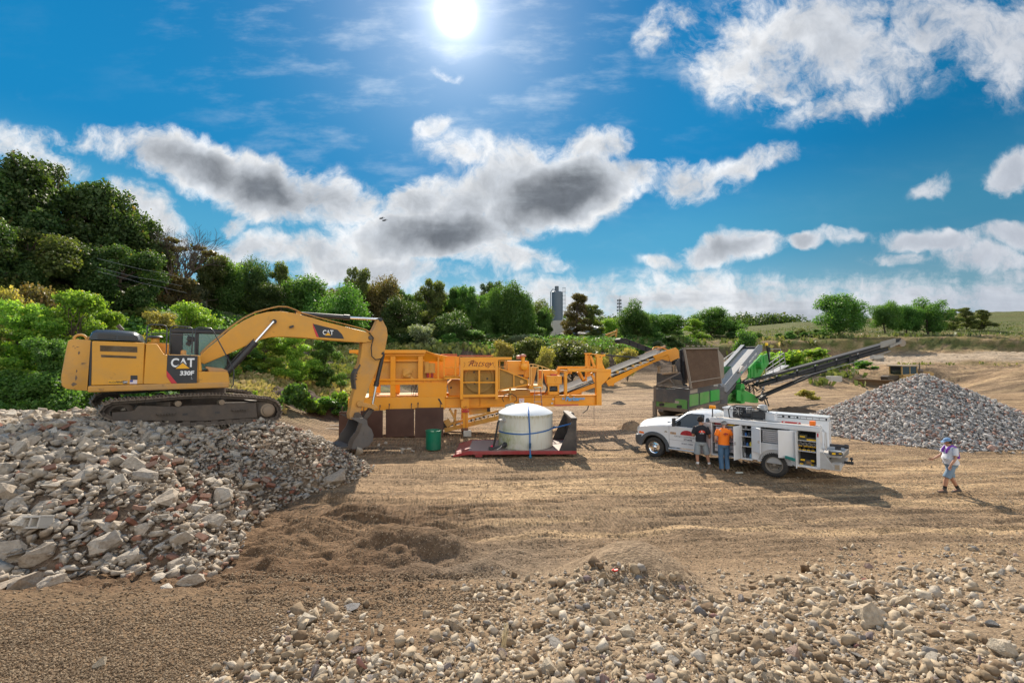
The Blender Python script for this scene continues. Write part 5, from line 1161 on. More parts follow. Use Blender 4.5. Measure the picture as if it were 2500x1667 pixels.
 rect(zJ, 568, 530, 1255, 568, -.1, .18, mb); rect(zJ, 510, 570, 555, 945, 0, .18, mb); q = [C.loc(*zJ(a, b), 0) for a, b in ((510,568),(590,568),(555,640),(510,640))]; mb.prism(q, .02, .06)
 B(mb, 'end_frame', ORG)
 mb = MB(); rect(zJ, 405, 486, 1025, 524, W_-.2, .18, mb); rect(zJ, 388, 520, 435, 700, W_-.2, .18, mb); rect(zJ, 840, 270, 950, 292, W_-.25, .25, mb); rect(zJ, 843, 290, 872, 720, W_-.2, .1, mb); rect(zJ, 905, 290, 925, 640, W_-.2, .1, mb); rect(zJ, 865, 300, 910, 640, W_-.15, .03, mb)
 for a, b in (((925,320),(995,510)),((745,575),(815,700)),((940,600),(1000,740)),((860,640),(960,600))):
  p = C.loc(*zJ(*a), W_-.2); q = C.loc(*zJ(*b), W_-.2); mb.beam((p[0], W_-.2, p[1]), (q[0], W_-.2, q[1]), .12, .14)
 for (a) in ((430,530),(930,530)):
  p = C.loc(*zJ(*a), W_-.2); mb.box(p[0]-.06, p[0]+.06, .05, W_-.2, p[1]-.18, p[1]-.02)
 B(mb, 'end_frame_rear', ORG)
 mb = MB().m(ORG); q = [C.loc(*zJ(a, b), .1) for a, b in ((1010,290),(1165,295),(1165,325),(1118,330),(1118,430),(1158,530),(1025,530),(1025,340),(1010,330))]; mb.prism(q, .1, .3); x, z = C.loc(*zJ(1078,330), .1); mb.m(BLKM).cyl((x, .095, z), (x, .11, z), .035, n=12); mb.m(ORG)
 p = C.loc(*zJ(950,292), W_-.2); q = C.loc(*zJ(1040,292), .2); mb.beam((p[0], W_-.2, p[1]), (q[0], .2, q[1]), .06, .05)
 B(mb, 'mast', ORG)
 mb = MB(); p = C.loc(*zJ(1165,305), .2); mb.tube([(p[0], .2, p[1]), (p[0]+2.3, 1.0, p[1]-.15)], .04, 8); mb.m(HOSE).tube([(p[0]+1.2, .7, p[1]-.06), (p[0]+4.6, 2.6, p[1]-.55)], .012, 6); B(mb, 'tie_rod', ORG)
 p = C.loc(*zJ(900,1115), -.02); mb = MB(); mb.tube([(p[0], .02, p[1]), (p[0]-.1, 0, p[1]-.22), (p[0]-.35, 0, p[1]-.38)], .03, 6); mb.tube([(p[0]+.3, .02, p[1]), (p[0]+.3, .02, .4)], .01, 5); B(mb, 'drain_hook', STEEL, bevel=0)
 # long delivery conveyor, swung away from the chassis
 K = Fr(3.0, 26.0, 0, R(38)); kr = R(38-8.7); n = Vector(C.world((0,0,0)));
 def KL(a, b, y):
  x, z = K.loc(*zJ(a, b), y); w = K.world((x, y, z)); d = Vector(w)-C.o; return (d.x*C.c+d.y*C.s, -d.x*C.s+d.y*C.c, d.z)
 mb = MB()
 def kb(a, b, y_, w_, h_, m_): mb.m(m_).beam(KL(*a, y_), KL(*b, y_), w_, h_)
 kb((560,945),(1100,745), 0, .09, .24, ORG); kb((560,895),(1020,705), 0, .06, .06, BLKM)
 mb.m(ORG);
 def kpoly(pts, y0, y1):
  A = [KL(a, b, y0) for a, b in pts]; off = Vector(KL(pts[0][0], pts[0][1], y0)); dirv = Vector((-math.sin(kr), math.cos(kr), 0))*(y1-y0)
  Bv = [tuple(Vector(p)+dirv) for p in A]; nn = len(pts)
  mb.add(A+Bv, [tuple(range(nn)), tuple(range(2*nn-1, nn-1, -1))]+[(i, (i+1) % nn, (i+1) % nn+nn, i+nn) for i in range(nn)])
 kpoly([(1265,665),(1320,650),(1700,480),(1940,385),(2180,300),(2180,405),(2070,372),(1905,440),(1680,545),(1500,650),(1300,760),(1280,790),(1215,800),(1170,720)], 0, .06)
 kpoly([(1265,665),(1320,650),(1700,480),(1940,385),(2180,300),(2180,405),(2070,372),(1905,440),(1680,545),(1500,650),(1300,760),(1280,790),(1215,800),(1170,720)], 1.15, 1.2)
 kpoly([(1925,320),(2130,235),(2285,182),(2330,225),(2345,350),(2200,400),(2160,300),(1965,378)], -.03, .0)
 kpoly([(2130,240),(2285,185),(2335,240),(2340,345),(2205,410),(2170,350)], 1.2, 1.23)
 B(mb, 'delivery_conveyor', None, bevel=.008)
 # belt with troughed edge, rollers and return strand
 def line(pts, y): return [Vector(KL(a, b, y)) for a, b in pts]
 A = line([(440,925),(1030,695),(1280,600),(1940,330),(2180,235)], .05); off = Vector((-math.sin(kr), math.cos(kr), 0))
 mb = MB(); prof = [(0,.10),(.3,.0),(.85,.0),(1.15,.10)]; V = []
 for p in A:
  for o_, h in prof: V.append(p+off*o_+Vector((0,0,h)))
 for p in A:
  for o_, h in prof: V.append(p+off*o_+Vector((0,0,h-.02)))
 N_ = len(A)*4; Fq = []
 for i in range(len(A)-1):
  for j in range(3): Fq.append((i*4+j, i*4+j+1, i*4+j+5, i*4+j+4)); Fq.append((N_+i*4+j, N_+i*4+j+4, N_+i*4+j+5, N_+i*4+j+1))
 mb.add(V, Fq); h_ = A[-1]+off*.57; mb.cyl(A[-1]+off*.05-Vector((0,0,.2)), A[-1]+off*1.1-Vector((0,0,.2)), .24, n=24)
 mb.beam(A[0]+off*.57-Vector((0,0,.3)), A[-1]+off*.57-Vector((0,0,.45)), 1.0, .02)
 B(mb, 'belt', BELT, bevel=0)
 mb = MB()
 for k in range(9):
  p = A[1].lerp(A[-1], (k+.4)/9.6); mb.m(mat('pale_orange', (.75,.42,.12), .5)).cyl(p-off*.06-Vector((0,0,.06)), p+off*.05-Vector((0,0,.06)), .085, n=14); mb.m(STEEL).cyl(p-Vector((0,0,.08)), p+off*1.15-Vector((0,0,.08)), .05, n=10)
 B(mb, 'belt_roller', None, bevel=0)
 mb = MB(); mb.m(mat('scraper_tan', (.38,.22,.13), .7)); p = line([(1790,292),(2120,170)], 1.3); mb.beam(p[0]+Vector((0,0,.02)), p[1]+Vector((0,0,.02)), .04, .16)
 mb.m(ORG).tube([tuple(v) for v in line([(1915,215),(1930,185),(1990,172),(2050,180),(2160,225)], 1.0)], .035, 8); B(mb, 'belt_scraper', None, bevel=0)
 for a, b in (((730,570),(820,720)),((1215,620),(1280,790)),((1180,665),(1140,740))): mb = MB(); mb.beam(KL(*a, .3), KL(*b, .3), .2, .14); B(mb, 'conveyor_hanger', ORG)
build_crusher()
# step ladder leaning on the chassis beam
def build_ladder():
 C = Fr(-6.2, 23.1, 0, R(8.7)); al = mat('aluminium', (.55,.55,.55), .4, .7, dust=.4); rd = mat('ladder_rail', (.30,.12,.10), .5)
 t1 = C.loc(*zI(1752,835), -.35); t2 = C.loc(*zI(1875,835), -.35)
 root = empty('step_ladder', C.world((t1[0]+.15, -.9, 0)), R(8.7), 'step ladder with red rails leaning against the orange chassis beam behind the tank', 'ladder')
 mb = MB(); zt = t1[1]; w = (t2[0]-t1[0]); yb = -.35
 mb.beam((-.15-.08, 0, 0), (-.15+.03, .5, zt), .03, .07); mb.beam((w-.15+.08, 0, 0), (w-.15, .5, zt), .03, .07); mb.build('rail', rd, root)
 mb = MB()
 for k in range(1, 7): f = k/7; mb.box(-.2, w-.1, .5*f-.05, .5*f+.05, zt*f-.012, zt*f+.012)
 mb.build('step', al, root); mb = MB(); mb.box(-.18, w-.12, .38, .6, zt, zt+.05); mb.build('top_cap', mat('cap_green_grey', (.45,.50,.36), .6), root)
build_ladder()
# ------------------------------------------------------------------ service truck
WPT = mat('white_truck_paint', (.72,.73,.74), .28, var=.02, scale=1.5, dust=.22, dustcol=(.45,.40,.33), coat=.4)
WIN = mat('compartment_white', (.50,.50,.50), .6, var=.08, scale=3, dust=.3, dustcol=(.35,.31,.27))
DARKIN = mat('dark_inside', (.05,.05,.052), .8, var=.3, scale=5)
TRIMG = mat('grey_trim', (.07,.08,.09), .6, var=.1, dust=.25, dustcol=(.2,.18,.15))
ALU = mat('aluminium', (.55,.55,.55), .4, .7, dust=.4)
TOOLY = mat('tool_yellow', (.85,.50,.01), .45, var=.06)
AMBER = mat('amber_lens', (.95,.35,.01), .25, var=.05)
def zK(x, y): return (1540+x/7.84, 970+y/7.84)
def zL(x, y): return (1790+x/7.84, 970+y/7.84)
def wheel(root, name, x, y, z, r, w, mirror=False, style='front'):
 s = -1 if mirror else 1; e = empty(name, (x, y, z)); e.parent = root
 mb = MB(); pr = [(r*.60,-w/2*.9),(r*.66,-w/2),(r*.90,-w/2),(r*.97,-w/2*.8),(r,-w/2*.5),(r,w/2*.5),(r*.97,w/2*.8),(r*.90,w/2),(r*.66,w/2),(r*.6,w/2*.9)]
 mb.lathe((0,0,0), pr, 48, 'y')
 for k in range(36):
  t = k/36*2*math.pi
  for sy in (-1, 1): mb.obox(((r-.004)*math.cos(t), sy*w*.24, (r-.004)*math.sin(t)), (.008*math.cos(t), 0, .008*math.sin(t)), (-.020*math.sin(t), 0, .020*math.cos(t)), (0, w*.2, 0))
 mb.build('tyre', RUBBER, e)
 mb = MB();
 if style == 'front':
  mb.m(CHROME).lathe((0,0,0), [(.0,w*.62),(r*.12,w*.60),(r*.2,w*.52),(r*.26,w*.36),(r*.42,w*.32),(r*.48,w*.30),(r*.54,w*.44),(r*.60,w*.47),(r*.62,w*.40),(r*.6,-w*.4)], 40, 'y')
  for k in range(8): t = k/8*6.283; mb.m(BLKM).cyl((r*.34*math.cos(t), -w*.36, r*.34*math.sin(t)), (r*.34*math.cos(t), -w*.345, r*.34*math.sin(t)), r*.045, n=12)
  for k in range(10): t = k/10*6.283; mb.m(CHROME).cyl((r*.22*math.cos(t), -w*.52, r*.22*math.sin(t)), (r*.22*math.cos(t), -w*.43, r*.22*math.sin(t)), r*.03, n=8)
 else:
  WD = mat('dusty_wheel', (.30,.27,.23), .5, .5, var=.15, scale=4, dust=.6, dustcol=(.36,.29,.22))
  mb.m(WD).lathe((0,0,0), [(r*.66,w*.50),(r*.62,w*.52),(r*.58,w*.44),(r*.55,w*.15),(r*.50,-w*.25),(r*.34,-w*.32),(r*.33,-w*.10),(r*.2,-w*.06),(r*.14,w*.30),(r*.10,w*.40),(0,w*.40)], 40, 'y')
  for k in range(10): t = k/10*6.283; mb.m(STEEL).cyl((r*.27*math.cos(t), -w*.05, r*.27*math.sin(t)), (r*.27*math.cos(t), w*.16, r*.27*math.sin(t)), r*.03, n=8)
  for k in range(5): t = k/5*6.283+.3; mb.m(BLKM).cyl((r*.42*math.cos(t), w*.26, r*.42*math.sin(t)), (r*.42*math.cos(t), w*.315, r*.42*math.sin(t)), r*.055, n=12)
 o = mb.build('rim', None, e)
 return e
def build_truck():
 yaw = R(-42.6); K = Fr(5.8, 18.7, 0, yaw); root = empty('service_truck', (5.8, 18.7, 0), yaw, 'white service truck with open tool compartments parked in front of the green screening plant', 'truck')
 W2 = 2.0
 def B(mb, name, m=WPT, parent=root, bevel=.008, seg=1, smooth=False): return mb.build(name, m, parent, bevel, seg, smooth)
 # cab and bonnet: rings across the truck, lofted along it.  (x, [(inset, z)...]) from sill to top
 def loftbody(st, W=W2, name='body', m=WPT, close=True, parent=root):
  mb = MB(); rings = []
  for x, pr in st:
   near = [(x, i, z) for i, z in pr]; far = [(x, W-i, z) for i, z in pr[::-1]]
   rings.append(near+far)
  mb.loft(rings, smooth=True); o = B(mb, name, m, parent, 0)
  return o
 # lower body sides with the wheel arch cut: built as side panels
 arch = [(.52*math.cos(t), .40+.50*math.sin(t)) for t in np.linspace(0, math.pi, 15)]
 side = [(-.68,.62),(-.70,.95),(-.66,1.17),(-.2,1.26),(.55,1.33),(2.22,1.34),(2.22,.50),(.62,.50)]+[(a, b) for a, b in arch if True]
 side = [(-.60,.55),(-.72,.80),(-.72,1.05),(-.62,1.19),(-.2,1.26),(.62,1.34),(2.22,1.35),(2.22,.52),(.62,.50)]+arch[1:-1]
 for yy in (0, W2-.06):
  mb = MB(); mb.prism(side, yy, yy+.06); B(mb, 'body_side', WPT, bevel=.018, seg=3)
 mb = MB(); mb.box(.64, 2.2, .06, W2-.06, .5, .62); mb.box(2.14, 2.2, .07, W2-.07, .62, 1.7); mb.box(.62, .7, .08, W2-.08, .5, 1.25); B(mb, 'cab_floor', BLKM)
 loftbody([(-.76,[(.22,.95),(.20,1.12),(.30,1.22),(.6,1.27)]),(-.70,[(.10,.95),(.08,1.16),(.22,1.29),(.55,1.37)]),(-.55,[(.04,.95),(.035,1.21),(.18,1.36),(.5,1.44)]),(-.1,[(.02,.95),(.02,1.27),(.20,1.42),(.5,1.50)]),(.35,[(.02,.95),(.02,1.33),(.2,1.47),(.5,1.54)]),(.72,[(.03,.95),(.03,1.36),(.14,1.47),(.4,1.50)])], name='bonnet')
 # greenhouse
 gh = mat('dark_glass', (.015,.02,.025))
 loftbody([(.60,[(.06,1.32),(.07,1.36),(.10,1.40),(.3,1.43)]),(.95,[(.05,1.33),(.14,1.62),(.22,1.66),(.4,1.69)]),(1.28,[(.05,1.33),(.20,1.84),(.27,1.89),(.5,1.93)]),(1.45,[(.05,1.33),(.21,1.87),(.28,1.92),(.5,1.96)]),(2.05,[(.05,1.33),(.21,1.88),(.28,1.93),(.5,1.965)]),(2.20,[(.07,1.33),(.21,1.84),(.28,1.88),(.5,1.90)])], name='cab_roof')
 # windscreen and windows, proud of the shell
 def onside(x, z): t = (z-1.33)/.52; return .05+.155*t
 def win(pts, nm, m=gh, d=-.008):
  mb = MB(); v = [(x, onside(x, z)+d, z) for x, z in pts]; mb.add(v, [tuple(range(len(v)))]); o = B(mb, nm, m, bevel=0); s = o.modifiers.new('thickness', 'SOLIDIFY'); s.thickness = .006; s.offset = 0; return o
 win([(.80,1.365),(1.30,1.79),(1.40,1.835),(1.90,1.84),(1.93,1.80),(1.93,1.365)], 'side_window'); win([(.72,1.345),(1.28,1.82),(1.40,1.862),(1.93,1.868),(1.96,1.84),(1.96,1.345)], 'window_seal', BLKM, -.003)
 win([(2.01,1.40),(2.02,1.72),(2.06,1.76),(2.12,1.76),(2.15,1.70),(2.15,1.40)], 'quarter_window', gh);
 mb = MB(); v = [(.62,.22,1.435),(1.26,.42,1.915),(1.26,W2-.42,1.915),(.62,W2-.22,1.435)]; v = [(a-.03, b, c+.012) for a, b, c in v]; mb.add(v, [(0,1,2,3)]); o = B(mb, 'windscreen', gh, bevel=0); o.modifiers.new('thickness', 'SOLIDIFY').thickness = .008
 mb = MB()
 for k in range(2): mb.beam((.60, .45+.6*k, 1.455), (.80, .95+.6*k, 1.60), .02, .015)
 mb.box(.5,.68,.15,W2-.15,1.45,1.475); B(mb, 'wiper', BLKM, bevel=0)
 mb = MB(); mb.box(.632,.638,-.004,.0,.55,1.33); mb.box(1.965,1.971,-.004,.0,.53,1.34); mb.box(.64,1.96,-.005,-.001,.80,.806); B(mb, 'door_gap', BLKM, bevel=0)
 mb = MB(); mb.box(1.72,1.88,-.03,-.004,1.2,1.235); B(mb, 'door_handle', WPT)
 # marker lamps on the roof
 for k in range(3): mb = MB(); mb.lathe((1.42, .6+k*.4, 1.955), [(.06,0),(.055,.025),(.0,.035)], 16); B(mb, 'marker_lamp', mat('marker_tan', (.6,.45,.3), .3), bevel=0)
 # mirror, arch trim, bumper, lamps, grille, step
 for yy, s in ((-.16, 1), (W2+.16, -1)):
  mb = MB(); mb.box(.86,.94,yy-.1,yy+.1,1.36,1.68); mb.beam((.90, yy+.1*s, 1.42), (.95, yy+.24*s, 1.42), .03, .04); mb.beam((.90, yy+.1*s, 1.58), (.95, yy+.28*s, 1.5), .03, .03); B(mb, 'wing_mirror', BLKM, bevel=.02, seg=2)
 for yy in (-.055, W2-.02):
  mb = MB(); ring = []
  o = [(.66*math.cos(t), .40+.64*math.sin(t)) for t in np.linspace(-.15, math.pi-.05, 18)]; i = [(.515*math.cos(t), .40+.50*math.sin(t)) for t in np.linspace(-.12, math.pi-.02, 18)]
  mb.prism(o+i[::-1], yy, yy+.075); B(mb, 'arch_trim', TRIMG, bevel=.015, seg=2)
 loftbody([(-.93,[(.38,.55),(.32,.62),(.32,.76),(.38,.80)]),(-.88,[(.14,.50),(.10,.58),(.10,.80),(.18,.84)]),(-.72,[(-.02,.46),(-.03,.55),(-.03,.84),(.04,.88)]),(-.55,[(-.02,.42),(-.03,.5),(-.03,.86),(.06,.9)])], name='front_bumper', m=TRIMG)
 for y_ in (.01, W2-.16):
  mb = MB(); mb.prism([(-.775,.98),(-.56,1.0),(-.60,1.20),(-.74,1.16)], y_-.004, y_+.16); hl = B(mb, 'headlight', mat('lamp_glass', (.55,.58,.6), .1, .3), bevel=.02)
  mb = MB(); mb.prism([(-.68,.91),(-.42,.90),(-.46,.99),(-.64,1.0)], y_-.018, y_+.14); B(mb, 'indicator', mat('indicator_orange', (.8,.18,.03), .25), hl, bevel=.01)
 mb = MB(); mb.box(-.79,-.70,.35,W2-.35,.92,1.22); B(mb, 'grille', CHROME)
 mb = MB(); mb.box(-.9,-.62,.5,W2-.5,.45,.6); B(mb, 'skid', BLKM)
 mb = MB(); mb.cyl((.66,-.10,.46),(2.2,-.10,.46), .045, n=12); mb.beam((.9,-.1,.46),(.9,.1,.52),.04,.04); mb.beam((1.9,-.1,.46),(1.9,.1,.52),.04,.04); B(mb, 'side_step', ALU)
 # frame rails, axles, wheels
 mb = MB(); mb.box(-.6,5.8,.62,.70,.48,.62); mb.box(-.6,5.8,W2-.70,W2-.62,.48,.62); mb.cyl((0,.1,.4),(0,W2-.1,.4),.06); mb.cyl((4.38,.1,.41),(4.38,W2-.1,.41),.10); mb.lathe((4.38,1.0,.41),[(.0,.16),(.16,.1),(.18,0),(.16,-.1),(0,-.16)],20,'y'); mb.box(2.4,3.6,.7,1.3,.42,.6); mb.cyl((2.5,.45,.5),(3.4,.45,.5),.16,n=20); B(mb, 'chassis', BLKM)
 for yy, mr_ in ((.12, False), (W2-.12, True)):
  e = wheel(root, 'wheel', 0, yy, .40, .40, .24, mr_)
  if mr_: e.rotation_euler = (0, 0, math.pi)
  e = wheel(root, 'wheel', 4.38, yy-.16 if not mr_ else yy+.16, .41, .41, .24, mr_, 'rear')
  if mr_: e.rotation_euler = (0, 0, math.pi)
  e = wheel(root, 'wheel', 4.38, yy+.12 if not mr_ else yy-.12, .41, .41, .24, mr_, 'rear')
 # door lettering
 RD = mat('logo_red', (.42,.02,.03), .5); RD2 = mat('logo_red', (.42,.02,.03)); LET = mat('door_lettering', (.12,.12,.14), .6)
 def half(cx, cz, r, y, m, nm='logo', par=root, hz=.72):
  mb = MB(); mb.prism([(cx+r*math.cos(t), cz+hz*r*math.sin(t)) for t in np.linspace(0, math.pi, 20)], y-.003, y+.002); return B(mb, nm, m, par, bevel=0)
 lg = half(1.36, 1.03, .27, -.004, RD); textmesh('door_text', 'RATSEY CONSTRUCTION', .088, LET, lg, (1.36,-.006,.955), (R(90),0,0), .001, 0); textmesh('door_text', '477-8478', .085, LET, lg, (1.38,-.006,.86), (R(90),0,0), .001, .003); textmesh('door_text', 'US DOT 1798893', .06, LET, lg, (1.36,-.006,.70), (R(90),0,0), .001, .002)
 textmesh('logo_text', 'R', .13, mat('logo_dark', (.25,.01,.015), .5), lg, (1.36,-.008,1.10), (R(90),0,0), .001, .002)
 mb = MB(); mb.box(.68,.92,-.005,.0,1.02,1.11); pl = B(mb, 'door_badge', mat('badge_tan', (.5,.33,.2), .5), bevel=0); textmesh('badge_text', 'HEAVY\nDUTY', .035, LET, pl, (.80,-.007,1.065), (R(90),0,0), .001, .001)
 mb = MB(); mb.box(.44,.56,-.006,.0,1.07,1.10); mb.box(.47,.53,-.006,.0,1.10,1.12); B(mb, 'wing_badge', mat('badge_dark', (.25,.2,.12), .5), bevel=0)
 # ---- service body
 b0, b1 = 2.30, 5.70; yb = -.14; BW = 2.28; dp = .50; z0, z1, zt = .50, 1.66, 1.82
 yf = yb+BW
 BODY = WPT
 mb = MB()
 mb.box(b0, b1, yb, yb+dp, z1, zt); mb.box(b0, b1, yf-dp, yf, z0+.1, zt); mb.box(b0, b1, yb+dp, yf-dp, .62, .70)   # top of boxes, far side, bed
 mb.box(b0, b0+.05, yb, yb+dp, z0, z1); mb.box(b0, b0+.05, yb+dp, yf-dp, .7, 1.75)
 mb.box(b0+.05, b1, yb+dp-.03, yb+dp, z0, z1)                                 # backs
 mb.box(3.28, 3.36, yb, yb+dp-.03, z0, z1); mb.box(3.68, 3.98, yb, yb+.03, z0, z1); mb.box(3.68, 3.72, yb+.03, yb+dp-.03, z0, z1)
 mb.box(4.86, 5.08, yb, yb+.03, z0, z1); mb.box(5.04, 5.08, yb+.03, yb+dp-.03, z0, z1)
 mb.box(5.60, b1, yb, yb+dp, z0, z1); mb.box(b0, 3.7, yb, yb+dp, z0-.05, z0); mb.box(4.95, b1, yb, yb+dp, z0-.03, z0+.03)
 bo = B(mb, 'service_body', BODY, bevel=.006)
 # panel over the rear wheel with the arch cut out
 ar = [(4.40+.50*math.cos(t), .46+.46*math.sin(t)) for t in np.linspace(math.pi-.02, .02, 18)]
 mb = MB(); mb.prism([(3.98, z0), (3.98, 1.12), (4.86, 1.12), (4.86, z0)]+[p for p in ar[::-1]], yb, yb+.03); mb.box(3.98, 4.86, yb+.03, yb+dp-.03, 1.09, 1.12); B(mb, 'wheel_panel', BODY, bevel=.006)
 mb = MB(); o = [(4.40+.53*math.cos(t), .46+.50*math.sin(t)) for t in np.linspace(0, math.pi, 18)]; mb.prism(o+ar, yb-.03, yb+.0); B(mb, 'arch_lip', WPT, bevel=.008)
 mb = MB(); mb.prism([(4.40+.49*math.cos(t), .46+.49*math.sin(t)) for t in np.linspace(0, math.pi, 18)], yb+.42, yb+.44); mb.box(3.92, 4.9, yb+.05, yb+.44, .94, .96); B(mb, 'wheel_well', BLKM)
 mb = MB(); mb.box(b0-.03, b1+.03, yb-.035, yb+.03, z1, z1+.13); mb.box(b0-.03, b1+.03, yb-.02, yb+.05, zt-.02, zt+.02); B(mb, 'rain_rail', WPT, bevel=.015, seg=2)
 mb = MB(); mb.box(b0+.08, b1-.02, yb+.02, yb+.46, zt, zt+.012); B(mb, 'top_tread', mat('tread_grey', (.42,.39,.35), .7, dust=.4))
 mb = MB(); mb.box(b0+.2, 5.68, yf-dp, yf, zt, 1.93); mb.box(b0+.2, 5.7, yf-dp-.03, yf+.03, 1.93, 1.98); fb = B(mb, 'far_side_bin', WPT, bevel=.01)
 mb = MB()
 mb.box(3.44, 5.64, yf-dp-.006, yf-dp-.0015, 1.845, 1.915)
 for k in range(34):
  if k in (13, 16, 20): continue
  x = 3.45+k*.064; mb.box(x, x+.0645 if k % 3 else x+.05, yf-dp-.02, yf-dp-.002, 1.85, 1.91)
 B(mb, 'slatted_front', mat('slat_white', (.7,.7,.7), .5), fb, bevel=0)
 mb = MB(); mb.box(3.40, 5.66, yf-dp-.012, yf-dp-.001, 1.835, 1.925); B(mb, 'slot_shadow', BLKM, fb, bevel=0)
 # doors standing open (hinged at their edge, swung out towards the viewer)
 def door(x, za, zb, w, ang, nm='compartment_door', m=WPT, hinge=1, pinkish=False):
  t = R(ang); dx, dy = math.cos(t)*w, -math.sin(t)*w; mb = MB()
  mb.obox((x+dx/2, yb-.02+dy/2, (za+zb)/2), (dx/2, dy/2, 0), (-dy/w*.014, dx/w*.014, 0), (0, 0, (zb-za)/2)); d = B(mb, nm, m, bevel=.01)
  return d, (x+dx/2, yb-.02+dy/2)
 d, c = door(b0, z0-.02, z1-.02, .42, 178, m=mat('door_inside', (.56,.48,.47), .5, var=.04, dust=.2)); mb = MB(); mb.box(c[0]-.13, c[0]-.04, c[1]-.03, c[1]-.016, z1-.12, z1-.05); B(mb, 'door_sticker', mat('sticker_orange', (.85,.45,.25), .5), d, bevel=0)
 mb = MB(); mb.box(c[0]+.1, c[0]+.2, c[1]-.05, c[1]-.015, z1-.3, z1-.1); mb.box(c[0]+.1, c[0]+.2, c[1]-.05, c[1]-.015, z0+.1, z0+.22); B(mb, 'door_latch', ALU, d)
 d, c = door(3.32, z0-.04, z1-.02, .46, 100); mb = MB(); mb.box(c[0]-.02, c[0]+.03, c[1]-.24, c[1]-.2, 1.0, 1.12); B(mb, 'door_latch', ALU, d)
 d, c = door(3.70, .78, z1-.02, .46, 40); mb = MB(); mb.lathe((c[0]+.12, c[1]-.03-.1, 1.18), [(.0,.01),(.05,.01),(.05,-.02)], 20, 'y'); B(mb, 'door_latch', ALU, d)
 d, c = door(4.98, .72, z1-.02, .48, 150)
 d, c = door(5.06, z0-.08, z1-.03, .10, 95);
 # drawers and shelves
 mb = MB(); DRW = mat('drawer_white', (.56,.55,.58), .45, var=.05)
 def drawers(xa, xb, za, zb, n, m, yy=yb+.06):
  for k in range(n):
   a = za+(zb-za)*k/n; b = za+(zb-za)*(k+1)/n; mb = MB(); mb.box(xa, xb, yy, yy+.3, a+.008, b-.006); dd = B(mb, 'drawer', m, bevel=.004)
   mb = MB(); mb.box(xa+.02, xb-.02, yy-.014, yy-.002, b-.018, b-.008); B(mb, 'drawer_pull', ALU, dd, bevel=0)
   for q in range(3): mb = MB()
 drawers(2.46, 3.24, .98, 1.52, 6, mat('drawer_pink', (.52,.45,.50), .45, var=.05)); drawers(2.42, 2.80, .60, .90, 2, DRW); drawers(2.84, 3.26, .60, .90, 2, DRW)
 drawers(4.02, 4.62, 1.14, 1.54, 6, DRW)
 mb = MB()
 for zz in (1.555,): mb.box(2.36, 3.28, yb+.02, yb+.46, zz, zz+.02)
 for zz in (.92,): mb.box(2.36, 3.28, yb+.02, yb+.46, zz, zz+.02)
 for zz in (.9, 1.25, 1.5): mb.box(3.36, 3.68, yb+.02, yb+.46, zz, zz+.025)
 mb.box(3.98, 4.86, yb+.02, yb+.46, 1.56, 1.585); mb.box(4.64, 4.66, yb+.02, yb+.46, 1.12, 1.56)
 for zz in (.98, 1.32): mb.box(5.08, 5.60, yb+.02, yb+.46, zz, zz+.025)
 B(mb, 'shelf', WIN, bevel=0)
 mb = MB(); mb.box(2.35, 3.28, yb+.462, yb+.468, z0, z1); mb.box(3.36, 3.68, yb+.462, yb+.468, z0, z1); mb.box(3.98, 4.86, yb+.462, yb+.468, 1.12, z1); mb.box(5.08, 5.60, yb+.462, yb+.468, z0, z1); B(mb, 'back_lining', DARKIN, bevel=0)
 for k in range(4):
  mb = MB(); mb.cyl((5.16+k*.12, yb+.05, 1.22), (5.16+k*.12, yb+.3, 1.22), .055, n=20); o = B(mb, 'tube_holder', mat('holder_grey', (.3,.28,.25), .5), bevel=0); mb = MB(); mb.cyl((5.16+k*.12, yb+.045, 1.22), (5.16+k*.12, yb+.052, 1.22), .043, n=20); B(mb, 'tube_opening', BLKM, o, bevel=0)
 # beacons
 mb = MB(); mb.cyl((2.24,.25,1.3),(2.24,.25,2.12),.02); pb = B(mb, 'beacon_pole', BLKM); mb = MB(); mb.box(2.13,2.35,.17,.33,2.12,2.24); B(mb, 'beacon', AMBER, pb, bevel=.02, seg=2)
 mb = MB(); mb.box(5.40,5.56,yb+.12,yb+.32,zt+.012,zt+.16); B(mb, 'beacon', mat('orange_lens', (.95,.20,.02), .3), bevel=.02, seg=2)
 mb = MB(); mb.box(5.63,5.67,yb-.01,yb+.0,1.50,1.62); B(mb, 'marker_light', REDS)
 # equipment fixed on top: chest, compressor, engine, small locker
 mb = MB(); mb.box(2.42, 3.2, .95, 1.65, 1.2, 2.08); mb.box(2.38, 3.24, .90, 1.7, 2.08, 2.14); B(mb, 'tool_chest', WPT, bevel=.015)
 cp = empty('compressor', (3.15, .55, 1.83)); cp.parent = root
 mb = MB()
 L_, D_, H_ = .98, .60, .42; F2 = [(-.30,-.3),(L_-.1,-.3),(L_-.1,.3),(-.3,.3)]
 for y_ in (-.3, .3): mb.tube([(-.3,y_,0),(-.34,y_,.3),(-.25,y_,H_),(.62,y_,H_),(.82,y_,H_-.08),(.88,y_,.25),(.88,y_,0),(-.3,y_,0)], .022, 8)
 for x_ in (-.25, .62): mb.tube([(x_,-.3,H_),(x_,.3,H_)], .02, 8)
 for x_ in (.05, .45): mb.tube([(x_,-.3,0),(x_,-.3,H_)], .015, 6)
 mb.build('compressor_frame', BLKM, cp)
 mb = MB(); mb.m(BLKM).cyl((-.25,0,.12),(.75,0,.12),.13,n=20); mb.m(BLKM).lathe((-.02,-.18,.26),[(.0,.02),(.15,.02),(.16,0),(.16,-.03),(0,-.03)],28,'y'); mb.m(DARKIN).box(-.12,.14,-.1,.15,.16,.40); mb.box(.22,.42,-.12,.12,.18,.34)
